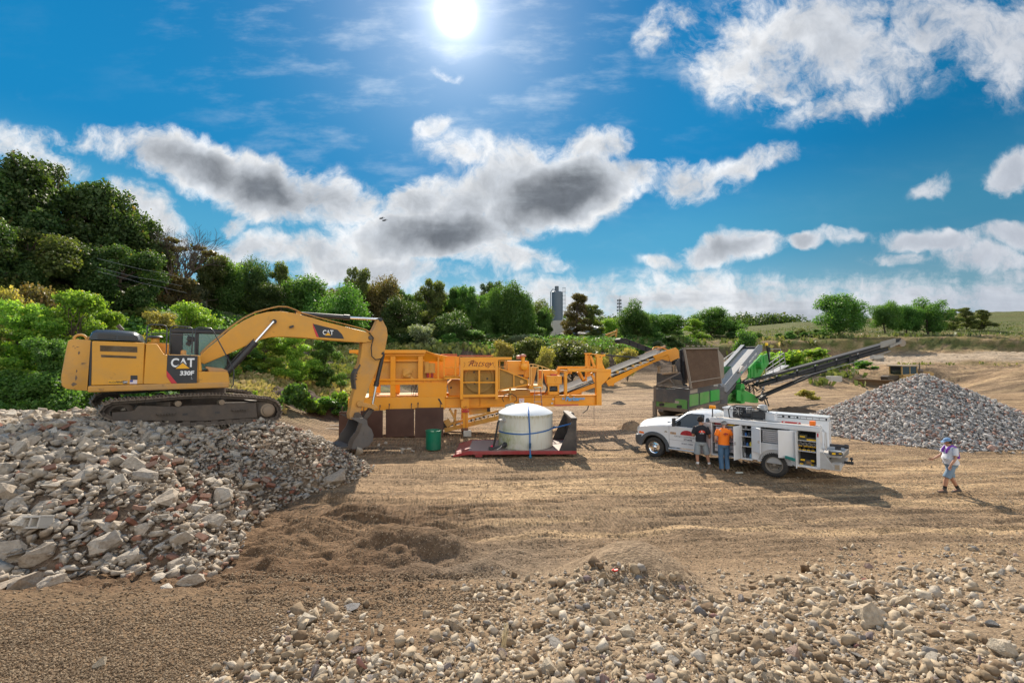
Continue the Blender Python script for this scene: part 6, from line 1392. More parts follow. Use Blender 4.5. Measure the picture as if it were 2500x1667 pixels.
 for k in range(8): t = k/8*6.283; mb.m(ALU).beam((-.02,-.205,.26),(-.02+.14*math.cos(t),-.205,.26+.14*math.sin(t)),.01,.02)
 for k in range(5): mb.m(ALU).box(.24+k*.045,.26+k*.045,-.14,.12,.2,.36)
 mb.build('compressor_pump', None, cp, bevel=.004)
 mb = MB(); mb.m(DARKIN).box(.44,.82,-.27,.24,.06,.32); mb.m(ALU).box(.60,.86,-.2,.2,.34,.46); mb.m(mat('engine_silver', (.4,.4,.4), .4, .5)).lathe((.74,0,.46),[(.15,0),(.15,.05),(.06,.08),(0,.08)],20); mb.build('compressor_engine', None, cp, bevel=.008)
 mb = MB(); mb.box(3.98,4.30,.42,.80,1.83,2.08); mb.box(3.97,4.31,.41,.81,2.08,2.10); B(mb, 'small_locker', WPT, bevel=.01)
 # rear work bumper with vice and tow ball
 mb = MB(); mb.box(5.70, 6.22, .05, W2+.0, .88, .96); mb.prism([(5.70,.50),(5.70,1.02),(5.78,1.02),(6.05,.62),(6.05,.50)], yb+.02, yb+.06); mb.box(6.0,6.22,-.1,.25,.50,.72); mb.box(5.70,6.2,.1,W2,.50,.58); mb.prism([(5.70,.50),(5.70,.96),(6.22,.96),(6.22,.72),(6.02,.50)], W2+.02, W2+.06); mb.box(5.70,5.74,.05,W2,.5,.88); rb = B(mb, 'rear_bumper', mat('worn_white', (.48,.47,.45), .6, var=.1, dust=.45), bevel=.008)
 mb = MB(); mb.box(6.08,6.20,-.105,-.1,.54,.68); B(mb, 'bumper_plate', mat('tan_plate', (.40,.30,.2), .6), rb, bevel=0)
 mb = MB(); mb.box(5.95,6.1,1.0,1.14,.96,1.06); mb.box(5.8,6.2,1.02,1.12,1.06,1.14); mb.cyl((6.2,1.07,1.1),(6.32,1.07,1.1),.07,n=16); mb.beam((6.32,.95,1.1),(6.32,1.2,1.1),.02,.02); B(mb, 'vice', mat('vice_black', (.04,.04,.045), .5, .3), bevel=.01)
 mb = MB(); mb.box(6.2,6.45,.9,1.0,.56,.64); mb.lathe((6.40,.95,.64),[(.02,0),(.02,.05),(.045,.07),(.05,.1),(.03,.14),(0,.145)],18); B(mb, 'tow_hitch', BLKM, bevel=.005)
 mb = MB(); mb.tube([(5.71,.4,1.7),(5.78,.35,1.6),(5.76,.35,1.2),(5.79,.4,1.0)], .015, 6); mb.tube([(5.70,.3,1.05),(5.82,.3,1.1),(5.82,.3,1.62),(5.70,.3,1.66)], .018, 6); B(mb, 'grab_rail', ALU, bevel=0)
 # ---- loose things lying in and on the truck: things of their own
 def put(mb, name, p, m, lab, cat, grp=None, bevel=.006, rz=0):
  o = mb.build(name, m, None, bevel); w = K.world(p); o.location = w; o.rotation_euler = (0, 0, yaw+rz); return tag(o, lab, cat, grp)
 mb = MB(); mb.m(REDP).box(-.28,.28,-.015,.015,0,.055)
 for q in (-.2, .2): mb.m(WHITEL).box(q-.03,q+.03,-.017,.017,.012,.043)
 put(mb, 'spirit_level', (4.85, .14, zt+.012), None, 'red spirit level lying on top of the open truck compartments', 'spirit level', rz=.04)
 mb = MB(); mb.m(BLKM).box(-.17,.17,-.12,.12,0,.10); mb.m(TOOLY).box(-.12,-.02,-.125,.125,.02,.08); mb.box(.06,.14,-.122,.122,.05,.085); mb.m(ALU).box(-.15,.15,-.10,.10,.10,.13); put(mb, 'tool_case', (6.08, .1, .96), None, 'black and yellow tool case with a pale lid standing on the rear bumper', 'tool case', rz=.3)
 mb = MB(); mb.m(TOOLY).box(-.2,.2,-.12,.12,0,.05); mb.m(BLKM).box(-.19,.19,-.11,.11,.05,.1); put(mb, 'tool_case', (5.40, yb+.2, 1.345), None, 'flat black and yellow tool case on the upper rear shelf of the truck', 'tool case')
 mb = MB(); mb.m(mat('olive_case', (.06,.06,.035), .6)).box(-.12,.12,-.12,.12,0,.18); mb.m(TOOLY).box(-.07,.07,-.125,-.12,.09,.13); put(mb, 'tool_case', (5.21, yb+.2, 1.345), None, 'small olive tool case at the left of the upper rear shelf', 'tool case')
 rnd = random.Random(3)
 def drill(mb):
  mb.m(TOOLY).cyl((-.07,0,.14),(.05,0,.14),.032,n=10); mb.m(BLKM).cyl((.05,0,.14),(.10,0,.14),.02,n=10); mb.m(BLKM).beam((-.03,0,.13),(-.05,0,.03),.035,.04,up=(1,0,0)); mb.m(TOOLY).box(-.09,.0,-.03,.03,0,.03); return mb
 spots = [(5.14,1.005,'yellow cordless drill at the left end of the lower rear shelf'),(5.28,1.005,'yellow cordless drill second along the lower rear shelf'),(5.41,1.005,'yellow cordless drill third along the lower rear shelf'),(5.53,1.005,'yellow cordless drill at the right end of the lower rear shelf'),(5.2,.54,'yellow cordless tool standing on the floor of the rear compartment'),(5.48,.54,'yellow saw body on the floor of the rear compartment')]
 for x_, z_, lb in spots: put(drill(MB()), 'cordless_tool', (x_, yb+.16, z_), None, lb, 'power tool', 'cordless tools in the rear compartment', 0, rnd.uniform(-.6,.6))
 mb = MB(); mb.m(mat('grinder_dark', (.06,.06,.06), .6)).box(-.12,.12,-.1,.1,0,.16); mb.m(mat('crate_brown', (.25,.14,.05), .7)).box(-.05,.1,-.11,-.1,.02,.12); put(mb, 'tool_bag', (5.34, yb+.26, .54), None, 'dark tool bag at the back of the rear compartment floor', 'tool bag')
 cols = [('blue', (.03,.12,.35)), ('white', (.6,.6,.6)), ('dark', (.03,.04,.06)), ('yellow', (.65,.5,.05)), ('grey', (.3,.3,.3)), ('pale blue', (.2,.38,.55))]
 i = 0
 for zz, row in ((1.275, (0,2)), (.925, (2,0,3)), (.51, (4,2,5)), (1.525, (4,))):
  for j, cidx in enumerate(row):
   nm, cc = cols[cidx]; mm = mat('bottle_'+nm.replace(' ', '_'), cc, .4); mb = MB(); h = .12+.05*((i*7) % 3)/2; mb.lathe((0,0,0),[(.0,0),(.042,0),(.042,h*.65),(.02,h*.85),(.02,h),(0,h)],14)
   put(mb, 'bottle', (3.42+j*.095+(.05 if len(row) < 3 else 0), yb+.13+.02*((i*5) % 3), zz), mm, f'{nm} bottle on the {["top","upper","middle","bottom"][[1.525,1.275,.925,.51].index(zz)]} shelf of the narrow truck compartment', 'bottle', 'bottles in the narrow compartment', 0); i += 1
 mb = MB(); mb.box(-.11,.11,-.06,.06,0,.05); put(mb, 'tool_pouch', (2.98, yb+.15, 1.577), TOOLY, 'yellow tool box on the top shelf behind the man in orange', 'tool box')
 mb = MB(); mb.box(-.25,.25,-.1,.1,0,.06); put(mb, 'tool_tray', (2.66, yb+.2, 1.577), REDP, 'red tray on the top shelf of the front compartment', 'tray')
 mb = MB(); mb.box(-.15,.15,-.08,.08,0,.05); put(mb, 'red_box', (2.58, yb+.14, .942), REDP, 'flat red box on the low shelf beside the man in orange', 'box')
 mb = MB(); mb.m(REDP).box(-.07,.05,-.06,.06,0,.11); put(mb, 'red_tin', (4.72, yb+.1, 1.122), None, 'small red tin in the corner of the compartment above the rear wheel', 'tin')
 mb = MB(); mb.m(mat('bag_black', (.015,.018,.022), .8)).lathe((0,0,0),[(.0,0),(.085,0),(.09,.1),(.07,.22),(.03,.28),(0,.28)],14); put(mb, 'black_bag', (4.74, yb+.28, 1.122), None, 'black bag standing in the compartment above the rear wheel', 'bag')
 mb = MB(); mb.box(-.3,.3,-.05,.05,0,.03); mb.box(-.1,.2,-.09,.05,.03,.05); put(mb, 'long_tools', (4.4, yb+.2, 1.587), DARKIN, 'dark long tools lying above the drawers over the rear wheel', 'tools')
 mb = MB(); mb.m(mat('teal_cloth', (.02,.18,.15), .8)).obox((0,0,0),(.14,0,-.03),(0,.06,0),(0,0,.04)); o = put(mb, 'teal_pouch', (4.90, yb-.2, .74), None, 'teal cloth pouch hanging at the foot of the rear truck door', 'pouch')
 return K
TRK_FR = build_truck()
# ------------------------------------------------------------------ screening plant
GRN = mat('plant_green', (.03,.36,.05), .42, var=.08, scale=2, dust=.25, dustcol=(.28,.28,.16))
GRNW = mat('dusty_green', (.10,.33,.07), .6, var=.15, scale=1.5, dust=.6, dustcol=(.30,.30,.17))
DGR = mat('plant_grey', (.075,.08,.088), .55, var=.15, scale=2, dust=.6, dustcol=(.22,.18,.14))
MGR = mat('rail_slate', (.19,.215,.245), .5, var=.08, scale=2, dust=.35, dustcol=(.35,.30,.25))
TANP = mat('dusty_tan_plate', (.24,.20,.16), .7, var=.15, scale=1.5, dust=.5, dustcol=(.32,.25,.18))
BRN = mat('rusty_bars', (.20,.125,.08), .75, var=.25, scale=2.5, dust=.5, dustcol=(.30,.20,.13), rust=.4)
BCV = mat('conveyor_black', (.020,.022,.025), .6, var=.2, dust=.15, dustcol=(.12,.10,.085), spec=.25)
BELTG = mat('belt_grey', (.34,.35,.36), .7, var=.1, scale=3, dust=.5, dustcol=(.42,.37,.31))
def zM(x, y): return (1580+x/7.84, 800+y/7.84)
def zN(x, y): return (1520+x/3.178, 800+y/3.178)
def build_plant():
 o = Vector((11.43, 29.5, 0)); L_ = Fr(10.0, 31.8, 0, R(-58)); Rr = Fr(o.x, o.y, 0, R(40)); ry = R(40)
 root = empty('screening_plant', tuple(o), ry, 'green and grey tracked screening plant with a tilted grid behind the white truck', 'screening plant')
 def toR(fr, p): w = fr.world(p)-o; return (w.x*Rr.c+w.y*Rr.s, -w.x*Rr.s+w.y*Rr.c, w.z)
 def poly(fr, f, pts, y, dp, name, m, parent=root, bevel=.01):
  A = [toR(fr, (*[fr.loc(*f(a, b), y)[0]], y, fr.loc(*f(a, b), y)[1])) for a, b in pts]
  d = Vector(toR(fr, (0, 1, 0)))-Vector(toR(fr, (0, 0, 0))); Bv = [tuple(Vector(p)+d*dp) for p in A]; n = len(pts)
  mb = MB(); mb.add(A+Bv, [tuple(range(n)), tuple(range(2*n-1, n-1, -1))]+[(i, (i+1) % n, (i+1) % n+n, i+n) for i in range(n)]); return mb.build(name, m, parent, bevel)
 def P(fr, f, a, b, y): q = fr.loc(*f(a, b), y); return Vector(toR(fr, (q[0], y, q[1])))
 def bar(fr, f, a, b, y, w, h, mb): mb.beam(P(fr, f, *a, y), P(fr, f, *b, y), w, h)
 # hopper wagon: left end face, right side face
 poly(L_, zM, [(168,1105),(800,1180),(800,1400),(168,1325)], 0, .1, 'end_panel', DGR)
 g = poly(L_, zM, [(172,1328),(735,1378),(756,1400),(752,1568),(720,1580),(172,1515)], -.03, .1, 'end_door', GRNW)
 for a, b in ((280,1470),(615,1508)):
  mb = MB(); c = P(L_, zM, a, b, -.04); d = (P(L_, zM, a+10, b, -.04)-c).normalized(); n = (P(L_, zM, a, b, 0)-c); n = Vector((0,0,1)).cross(d)
  ring = lambda q: [c+n*q+d*(.19 if math.cos(t) > 0 else -.19)*.6+d*.1*math.cos(t)+Vector((0,0,.1*math.sin(t))) for t in np.linspace(0, 6.283, 20, endpoint=False)]
  mb.loft([ring(-.015), ring(.015)]); mb.build('door_slot', BLKM, g)
 poly(L_, zM, [(345,1380),(605,1402),(605,1452),(345,1425)], -.036, .004, 'faded_sign', mat('faded_pink', (.42,.36,.30), .7), g, 0)
 c = P(L_, zM, 322, 1400, -.04); mb = MB(); d = (P(L_, zM, 330, 1400, -.04)-c).normalized(); mb.add([tuple(c+d*.14*math.cos(t)+Vector((0,0,.14*math.sin(t)))) for t in np.linspace(0, 6.283, 24, endpoint=False)], [tuple(range(24))]); s = mb.build('faded_sign', mat('faded_pink', (.42,.36,.30), .7), g); s.modifiers.new('thickness', 'SOLIDIFY').thickness = .01
 el = math.atan2(-(P(L_, zM, 168, 1200, 0)-P(L_, zM, 760, 1200, 0)).y, -(P(L_, zM, 168, 1200, 0)-P(L_, zM, 760, 1200, 0)).x)
 c = P(L_, zM, 455, 1182, -.02); textmesh('brand_text', 'EMERALD', .17, mat('pale_lettering', (.5,.52,.5), .6), root, c, (R(90), 0, el), .004, .004)
 c = P(L_, zM, 375, 1180, -.02); textmesh('brand_text', '\u25a0', .16, GRN, root, c, (R(90), 0, el), .004, .0)
 poly(L_, zM, [(118,1112),(165,1100),(168,1700),(118,1700)], -.02, .14, 'corner_post', TANP)
 mb = MB(); p = P(L_, zM, 142, 1400, .05); mb.box(p.x-.12, p.x+.12, p.y-.1, p.y+.1, 0, p.z); mb.build('corner_leg', TANP, root, .01)
 mb = MB(); bar(L_, zM, (165,1525), (780,1590), .0, .12, .22, mb); mb.build('bottom_rail', mat('rail_brown', (.18,.135,.10), .7, dust=.5), root)
 poly(Rr, zM, [(815,1205),(990,1165),(1000,1480),(990,1490),(815,1560)], 0, .1, 'side_frame', DGR)
 poly(Rr, zM, [(800,1180),(1400,1070),(1400,1420),(1200,1500),(800,1600)], .02, .1, 'side_panel', DGR)
 for q, m in (([(822,1282),(972,1255),(988,1272),(985,1478),(820,1510)], GRNW), ([(1015,1248),(1180,1212),(1195,1228),(1192,1430),(1015,1475)], GRNW), ([(1218,1200),(1375,1175),(1388,1190),(1388,1385),(1218,1420)], GRN)):
  poly(Rr, zM, q, -.04, .06, 'side_door', m, bevel=.02)
 poly(Rr, zM, [(825,1195),(965,1165),(965,1235),(825,1262)], -.03, .04, 'faded_sign', mat('faded_pink', (.42,.36,.30), .7))
 er = 0.0; c = P(Rr, zM, 1312, 1100, -.03); textmesh('brand_text', 'EMERALD', .2, mat('pale_lettering', (.5,.52,.5), .6), root, c, (R(90), 0, 0), .004, .006, xs=.75)
 poly(Rr, zM, [(815,1530),(1400,1400),(1400,1440),(1150,1520),(815,1610)], 0, .15, 'bottom_rail', mat('rail_brown', (.18,.135,.10), .7, dust=.5))
 # body volume behind the faces
 mb = MB(); mb.box(.12, 5.2, .12, 2.5, 1.0, 1.9); mb.build('hopper_body', DGR, root, .02)
 mb = MB()
 for y_ in (.1, 2.0): mb.prism([(.5,.0),(5.5,.0),(6.0,.35),(5.5,.75),(.6,.75),(.1,.35)], y_, y_+.4)
 mb.build('crawler_track', TRK, root, .04)
 # upper hopper plates
 poly(L_, zM, [(178,880),(190,862),(300,885),(640,850),(690,1060),(760,1090),(760,1160),(178,1105)], .35, .05, 'hopper_plate', DGR)
 poly(L_, zM, [(200,1060),(440,975),(650,1000),(690,1120),(180,1100)], .15, .05, 'hopper_plate', mat('sandy_plate', (.17,.145,.115), .7, dust=.6))
 mb = MB(); bar(L_, zM, (195,1080), (640,860), -.05, .06, .1, mb); bar(L_, zM, (430,975), (525,1095), -.05, .04, .06, mb); bar(L_, zM, (220,1070), (290,1130), -.05, .04, .05, mb); bar(L_, zM, (180,1095), (810,1135), -.05, .08, .1, mb); bar(L_, zM, (330,1075), (900,1175), -.1, .05, .05, mb); mb.build('brace', mat('brace_grey', (.20,.18,.16), .6, dust=.4), root, .005)
 for a, t in ((215,735),(502,710)): poly(L_, zM, [(a-28,t+20),(a-28,t),(a+28,t),(a+28,t+25),(a+20,t+30),(a+20,860),(a-18,860),(a-18,t+30)], .3, .12, 'bolt_post', mat('tan_post', (.40,.28,.17), .7, dust=.5))
 mb = MB(); bar(L_, zM, (300,888), (600,850), .3, .12, .1, mb); mb.build('rim_plate', mat('tan_post', (.40,.28,.17), .7), root)
 # tilted grid of bars
 q = [(708,400),(1335,390),(1410,1065),(845,1172)]; yq = (-.2, -.2, .0, .0)
 A = [P(Rr, zM, *p_, y_) for p_, y_ in zip(q, (-.15,-.15,-.55,-.55))]
 mb = MB(); N_ = 30
 for k in range(N_):
  f = (k+.5)/N_; a = A[0].lerp(A[1], f); b = A[3].lerp(A[2], f); mb.beam(a, b, .028, .09, up=(0,-1,0))
 mb.build('grid_bars', BRN, root, 0)
 mb = MB(); nrm = (A[1]-A[0]).cross(A[3]-A[0]).normalized();
 if nrm.y > 0: nrm = -nrm
 mb.beam(A[0], A[1], .1, .3, up=(0,-1,0)); mb.beam(A[0], A[3], .06, .14, up=(0,-1,0)); mb.beam(A[1], A[2], .08, .14, up=(0,-1,0)); mb.beam(A[0].lerp(A[3], .83), A[1].lerp(A[2], .83), .06, .1, up=(0,-1,0))
 for k in range(6): p = A[0].lerp(A[1], (k+.6)/6.2)+Vector((0,0,.16)); mb.box(p.x-.1, p.x+.1, p.y-.05, p.y+.05, p.z-.05, p.z+.03)
 mb.build('grid_frame', TANP, root, .008)
 B_ = [v-nrm*.10 for v in A]; mb = MB(); mb.add([tuple(v) for v in B_], [(0,1,2,3)]); s = mb.build('grid_backing', mat('backing_brown', (.11,.065,.045), .8, var=.3, scale=1.2, rust=.3), root); s.modifiers.new('thickness', 'SOLIDIFY').thickness = .02
 poly(Rr, zM, [(1335,385),(1372,430),(1462,545),(1478,945),(1412,1000),(1395,960),(1345,470)], .1, .05, 'side_plate', TANP)
 poly(L_, zM, [(615,425),(655,410),(690,420),(735,1060),(655,1080),(625,620)], .55, .25, 'grid_post', mat('post_dark', (.05,.055,.065), .5, dust=.4, dustcol=(.2,.17,.14)))
 poly(L_, zM, [(560,640),(615,590),(632,870),(590,860),(545,700)], .6, .06, 'grid_ear', DGR)
 mb = MB()
 for a, b in (((640,420),(660,1070)),((700,640),(720,1000))): bar(L_, zM, a, b, .45, .1, .1, mb)
 mb.build('lift_cylinder', BCV, root, .01)
 # feeder conveyor up the machine
 def band(pts_n, pts_f, name, m, th=.05):
  a, b, c, d = [Vector(p) for p in (*pts_n, *pts_f)]; mb = MB(); mb.add([tuple(a), tuple(b), tuple(d), tuple(c)], [(0,1,2,3)]); s_ = mb.build(name, m, root); s_.modifiers.new('thickness', 'SOLIDIFY').thickness = th; return s_
 n0, n1 = P(Rr, zM, 1500, 1160, .2), P(Rr, zM, 2200, 335, .2); f0 = n0+Vector((0,1.55,0)); f1 = n1+Vector((0,1.55,0))
 poly(Rr, zM, [(1425,1120),(1445,1060),(1490,1090),(2140,320),(2205,330),(2205,440),(1790,930),(1530,1240),(1470,1215)], .2, .06, 'near_rail', MGR)
 mb = MB(); mb.beam(n0+Vector((0,.12,.02)), n1+Vector((0,.12,.02)), .3, .05); mb.build('rail_cap', MGR, root, .01)
 q = P(Rr, zM, 2120, 340, .2)-P(Rr, zM, 1485, 1100, .2)
 mb = MB(); a = f0+Vector((0,0,.05)); mb.beam(a, f1+Vector((0,0,.05)), .32, .05); mb.beam(a+Vector((0,.12,-.25)), f1+Vector((0,.12,-.25)), .06, .5); mb.build('far_rail', MGR, root, .01)
 band((n0+Vector((0,.25,-.22)), n1+Vector((0,.25,-.20))), (f0+Vector((0,-.1,-.22)), f1+Vector((0,-.1,-.20))), 'feeder_belt', BELTG, .03)
 mb = MB(); mb.cyl(n1+Vector((-.05,.1,-.28)), f1+Vector((-.05,0,-.28)), .2, n=20); mb.build('head_drum', BCV, root)
 ang = math.atan2((n1-n0).z, (n1-n0).x)
 for t, s_ in ((.72,'FALCON 1500'),(.47,'EMERALD')):
  c = n0.lerp(n1, t)+Vector((-.02,-.012,-.12)); textmesh('brand_text', s_, .26, WHITEL, root, c, (R(90), -ang, 0), .004, .006, xs=1.0)
 c = n0.lerp(n1, .40)+Vector((-.02,-.012,-.12)); mb = MB(); mb.obox(c+Vector((.02,0,.0)), (.1*math.cos(ang),0,.1*math.sin(ang)), (0,.006,0), (-.1*math.sin(ang),0,.1*math.cos(ang))); mb.build('brand_mark', mat('teal_mark', (.05,.45,.25), .5), root)
 poly(Rr, zM, [(1790,790),(1835,725),(1870,740),(1840,800),(1790,860),(1755,845)], .05, .2, 'belt_motor', mat('motor_pale', (.45,.40,.36), .5, dust=.4))
 poly(Rr, zM, [(1400,1080),(1470,1200),(1530,1250),(1590,1180),(1720,1060),(1650,1180),(1545,1300),(1540,1450),(1410,1455)], .3, .08, 'lower_skirt', DGR)
 # green screen box
 poly(Rr, zM, [(1932,785),(2180,530),(2200,540),(2315,490),(2330,540),(2330,700),(2240,800),(2140,965),(2040,970),(2000,950),(1905,1000),(1950,870)], .9, .08, 'screen_box', GRN)
 mb = MB()
 for k in range(5): a = P(Rr, zM, 1985+k*62, 770-k*55, .88); mb.beam(a, a+Vector((0,0,-1.0+.05*k)), .1, .08)
 mb.beam(P(Rr, zM, 1935,785,.85), P(Rr, zM, 2182,530,.85), .16, .12); mb.build('screen_rib', GRN, root, .01)
 c = P(Rr, zM, 2205, 720, .5); mb = MB(); mb.cyl(c, c+Vector((0,.5,0)), .32, n=28); mb.cyl(c+Vector((0,-.02,0)), c, .24, n=24); mb.build('screen_drive', GRN, root, .01)
 mb = MB(); mb.box(7.2, 10.6, 1.3, 2.9, 2.2, 3.3); mb.build('screen_rear', mat('dark_green', (.02,.13,.03), .6), root, .02)
 # rear chassis
 poly(Rr, zM, [(1722,1190),(1800,1195),(1890,1200),(2125,1322),(2130,1435),(2065,1440),(1722,1400)], .5, .1, 'rear_chassis', GRN)
 c = P(Rr, zM, 1760, 1150, .8); mb = MB(); mb.cyl(c+Vector((0,-.3,0)), c+Vector((0,.8,0)), .36, n=28); mb.box(c.x-.36, c.x+.30, c.y-.3, c.y+.8, c.z-1.2, c.z); mb.build('fuel_tank', GRN, root, .02)
 poly(Rr, zM, [(1740,940),(1785,935),(1780,1040),(1720,1060)], .8, .1, 'green_bracket', GRN)
 poly(Rr, zM, [(1690,1270),(1722,1190),(1722,1400),(1660,1340),(1560,1300),(1555,1410),(1660,1420),(1722,1400),(1720,1440),(1545,1450),(1545,1310),(1620,1240)], .9, .1, 'valve_box', GRNW)
 mb = MB(); mb.box(6.5, 10.5, 1.2, 2.2, .7, 1.5); mb.box(7.0, 9.8, .9, 2.4, 1.5, 2.3); mb.build('engine_block', BCV, root, .03)
 mb = MB()
 rr_ = random.Random(9)
 for k in range(16):
  a = P(Rr, zM, rr_.uniform(1820,2280), rr_.uniform(1010,1270), .85); b = a+Vector((rr_.uniform(.4,1.5),0,rr_.uniform(-.5,.4))); mb.beam(a, b, .06, .07)
 for k in range(7):
  a = P(Rr, zM, rr_.uniform(1850,2250), rr_.uniform(1050,1250), .7); mb.tube([a, a+Vector((.4,-.1,.25)), a+Vector((.9,0,-.2)), a+Vector((1.2,.1,.1))], .03, 6)
 mb.build('hydraulic_piping', BCV, root, 0)
 # steel walkway with rails behind
 mb = MB(); ST = mat('galvanised', (.42,.43,.44), .5, .4, dust=.3)
 for a, b in (((1108,300),(1250,195)),((1112,330),(1255,230)),((1108,300),(1112,420)),((1165,258),(1170,380)),((1215,222),(1225,330)),((1250,195),(1265,295)),((1110,350),(1255,265)),((1112,400),(1262,300)),((1140,165),(1225,165)),((1140,165),(1142,240)),((1225,165),(1228,210)),((1120,380),(1090,490)),((1105,400),(1075,520))):
  bar(Rr, zN, a, b, 1.2, .05, .05, mb)
 bar(Rr, zN, (1112,375), (1262,292), 1.6, .7, .05, mb); mb.build('walkway', ST, root, 0); mb = MB()
 for a, b in (((783,245),(868,183)),((783,275),(868,210)),((800,232),(802,270)),((868,183),(870,225))): bar(Rr, zN, a, b, 2.4, .05, .05, mb)
 mb.build('far_rail_tube', ST, root, 0)
 mb = MB(); p = P(Rr, zN, 1135, 180, .7); mb.m(BCV).beam(P(Rr, zN, 1118,135,.7), P(Rr, zN, 1140,262,.7), .1, .12); mb.m(BLKM).box(p.x-.1,p.x+.1,p.y-.1,p.y+.1,p.z-.1,p.z+.3); mb.build('light_mast', None, root)
 c = P(Rr, zM, 2285, 315, .7); mb = MB(); mb.lathe(c-Vector((0,0,.12)), [(.0,0),(.11,0),(.12,.1),(.1,.22),(.0,.26)], 20); mb.build('beacon', mat('beacon_yellow', (.9,.55,.01), .3), root)
 # long side conveyor reaching right
 S = Fr(19.0, 36.2, 0, R(4))
 def SP(a, b, y): q = S.loc(*zN(a, b), y); return Vector(toR(S, (q[0], y, q[1])))
 off = SP(1000,400,.9)-SP(1000,400,0); offv = Vector(toR(S, (0,1,0)))-Vector(toR(S, (0,0,0)))
 mb = MB()
 for y_ in (0, .85):
  mb.beam(S and SP(930,432,y_), SP(2010,140,y_), .05, .16); mb.beam(SP(1060,450,y_), SP(2060,165,y_), .06, .26)
  mb.beam(SP(2010,128,y_), SP(2160,95,y_), .05, .3)
 mb.build('side_conveyor_frame', BCV, root, .006)
 mb = MB(); mb.m(BCV).beam(SP(930,425,.45), SP(2130,92,.45), .8, .05); mb.m(BCV); mb.beam(SP(1000,450,.45), SP(2130,120,.45), .7, .03)
 p = SP(2168,118,0); mb.m(TANP).cyl(p-offv*.05, p+offv*.95, .30, n=28); mb.build('side_belt', None, root, 0)
 mb = MB(); mb.obox(SP(2115,130,-.1), (SP(2115,130,0)-SP(2065,150,0))*.9, offv*.08, (0,0,.10)); mb.obox(SP(2060,120,-.02), (SP(2160,96,0)-SP(2040,125,0))*.5, offv*.01, (0,0,.26)); mb.build('head_motor', mat('motor_grey', (.25,.24,.22), .5, .3, dust=.5), root, .01)
 for k, x_ in enumerate((1045,1195,1355,1495,1660,1825)):
  z_ = 432-(x_-930)*.2704+14; p = SP(x_, z_, -.03); mb = MB(); mb.m(mat('roller_pale', (.6,.58,.55), .4)).obox(p+Vector((0,0,.02)), (.12,0,.03), offv*.03, (0,0,.05)); mb.m(BCV).beam(p, p-Vector((0,0,.42)), .1, .16); mb.build('roller_bracket', None, root, 0)
 mb = MB(); a = SP(1065,545,.2); b = SP(1580,325,.2); mb.beam(a, b, .12, .16); mb.beam(a+offv*.5, b+offv*.5, .12, .16); mb.beam(SP(1500,360,.2), SP(1585,338,.2), .1, .1); mb.beam(SP(1065,560,.2), SP(1100,530,.2), .3, .3); mb.build('conveyor_strut', BCV, root, .01)
 mb = MB(); mb.obox(SP(1765,238,-.04), (.28,0,.06), offv*.02, (0,0,.3)); mb.build('splice_plate', BCV, root, .01)
 mb = MB(); mb.tube([SP(1150,445,-.1), SP(1500,350,-.1), SP(1900,240,-.1), SP(2080,180,-.1)], .025, 6); mb.build('conveyor_pipe', mat('pipe_grey', (.3,.3,.31), .5), root)
 mb = MB(); mb.beam(SP(1095,550,.1), SP(1118,612,.1), .06, .06); mb.beam(SP(1115,548,.1), SP(1135,608,.1), .06, .06); mb.beam(SP(1085,552,.1), SP(1125,545,.1), .08, .12); mb.build('stand', BCV, root)
 # the other side conveyor, reaching away to the left
 T = Fr(12.0, 38.5, 0, R(12))
 def TP(a, b, y): q = T.loc(*zJ(a, b), y); return Vector(toR(T, (q[0], y, q[1])))
 tv = Vector(toR(T, (0,1,0)))-Vector(toR(T, (0,0,0)))
 mb = MB(); mb.m(BCV)
 for y_ in (0, .9): mb.beam(TP(1420,85,y_), TP(2400,430,y_), .06, .26); mb.beam(TP(1440,50,y_), TP(2300,380,y_), .05, .1)
 mb.build('side_conveyor_frame', None, root, .006)
 mb = MB(); mb.m(BELT).beam(TP(1440,42,.45), TP(2350,385,.45), .8, .05); p = TP(1425,75,0); mb.m(BCV).cyl(p, p+tv*.9, .22, n=20)
 for k in range(5): q_ = TP(1560+k*130, 100+k*50, -.02); mb.m(BCV).box(q_.x-.1, q_.x+.1, q_.y-.05, q_.y+.05, q_.z-.15, q_.z+.15)
 mb.build('side_belt', None, root, 0)
 mb = MB(); q_ = TP(2250,400,.3); mb.box(q_.x-.12,q_.x+.12,q_.y-.1,q_.y+.1,0,q_.z); mb.build('conveyor_leg', BCV, root)
build_plant()
# ------------------------------------------------------------------ people
SKIN = mat('skin_tan', (.40,.20,.12), .55, var=.06, scale=8); SKIN2 = mat('skin_fair', (.52,.29,.20), .55, var=.06, scale=8)
def skinmesh(name, verts, edges, m, parent, lv=2):
 """verts: {key: (x, y, z, rx, ry)}; grows one smooth surface over the joints"""
 bm = bmesh.new(); sk = bm.verts.layers.skin.verify(); d = {}
 for i, (k, v) in enumerate(verts.items()):
  bv = bm.verts.new(v[:3]); bv[sk].radius = (v[3], v[4] if len(v) > 4 else v[3]); bv[sk].use_root = (i == 0); d[k] = bv
 for a, b in edges: bm.edges.new((d[a], d[b]))
 me = bpy.data.meshes.new(name); bm.to_mesh(me); bm.free(); me.materials.append(m)
 o = bpy.data.objects.new(name, me); COL.objects.link(o)
 s = o.modifiers.new('skin', 'SKIN'); s.use_smooth_shade = True; s.branch_smoothing = .6
 subdiv(o, lv)
 bpy.context.view_layer.update()
 dg = bpy.context.evaluated_depsgraph_get(); me2 = bpy.data.meshes.new_from_object(o.evaluated_get(dg))
 o.modifiers.clear(); o.data = me2; me2.name = name
 if not me2.materials: me2.materials.append(m)
 me2.polygons.foreach_set('use_smooth', [True]*len(me2.polygons)); o.parent = parent; return o
def lerp(a, b, t): return tuple(a[i]+(b[i]-a[i])*t for i in range(3))
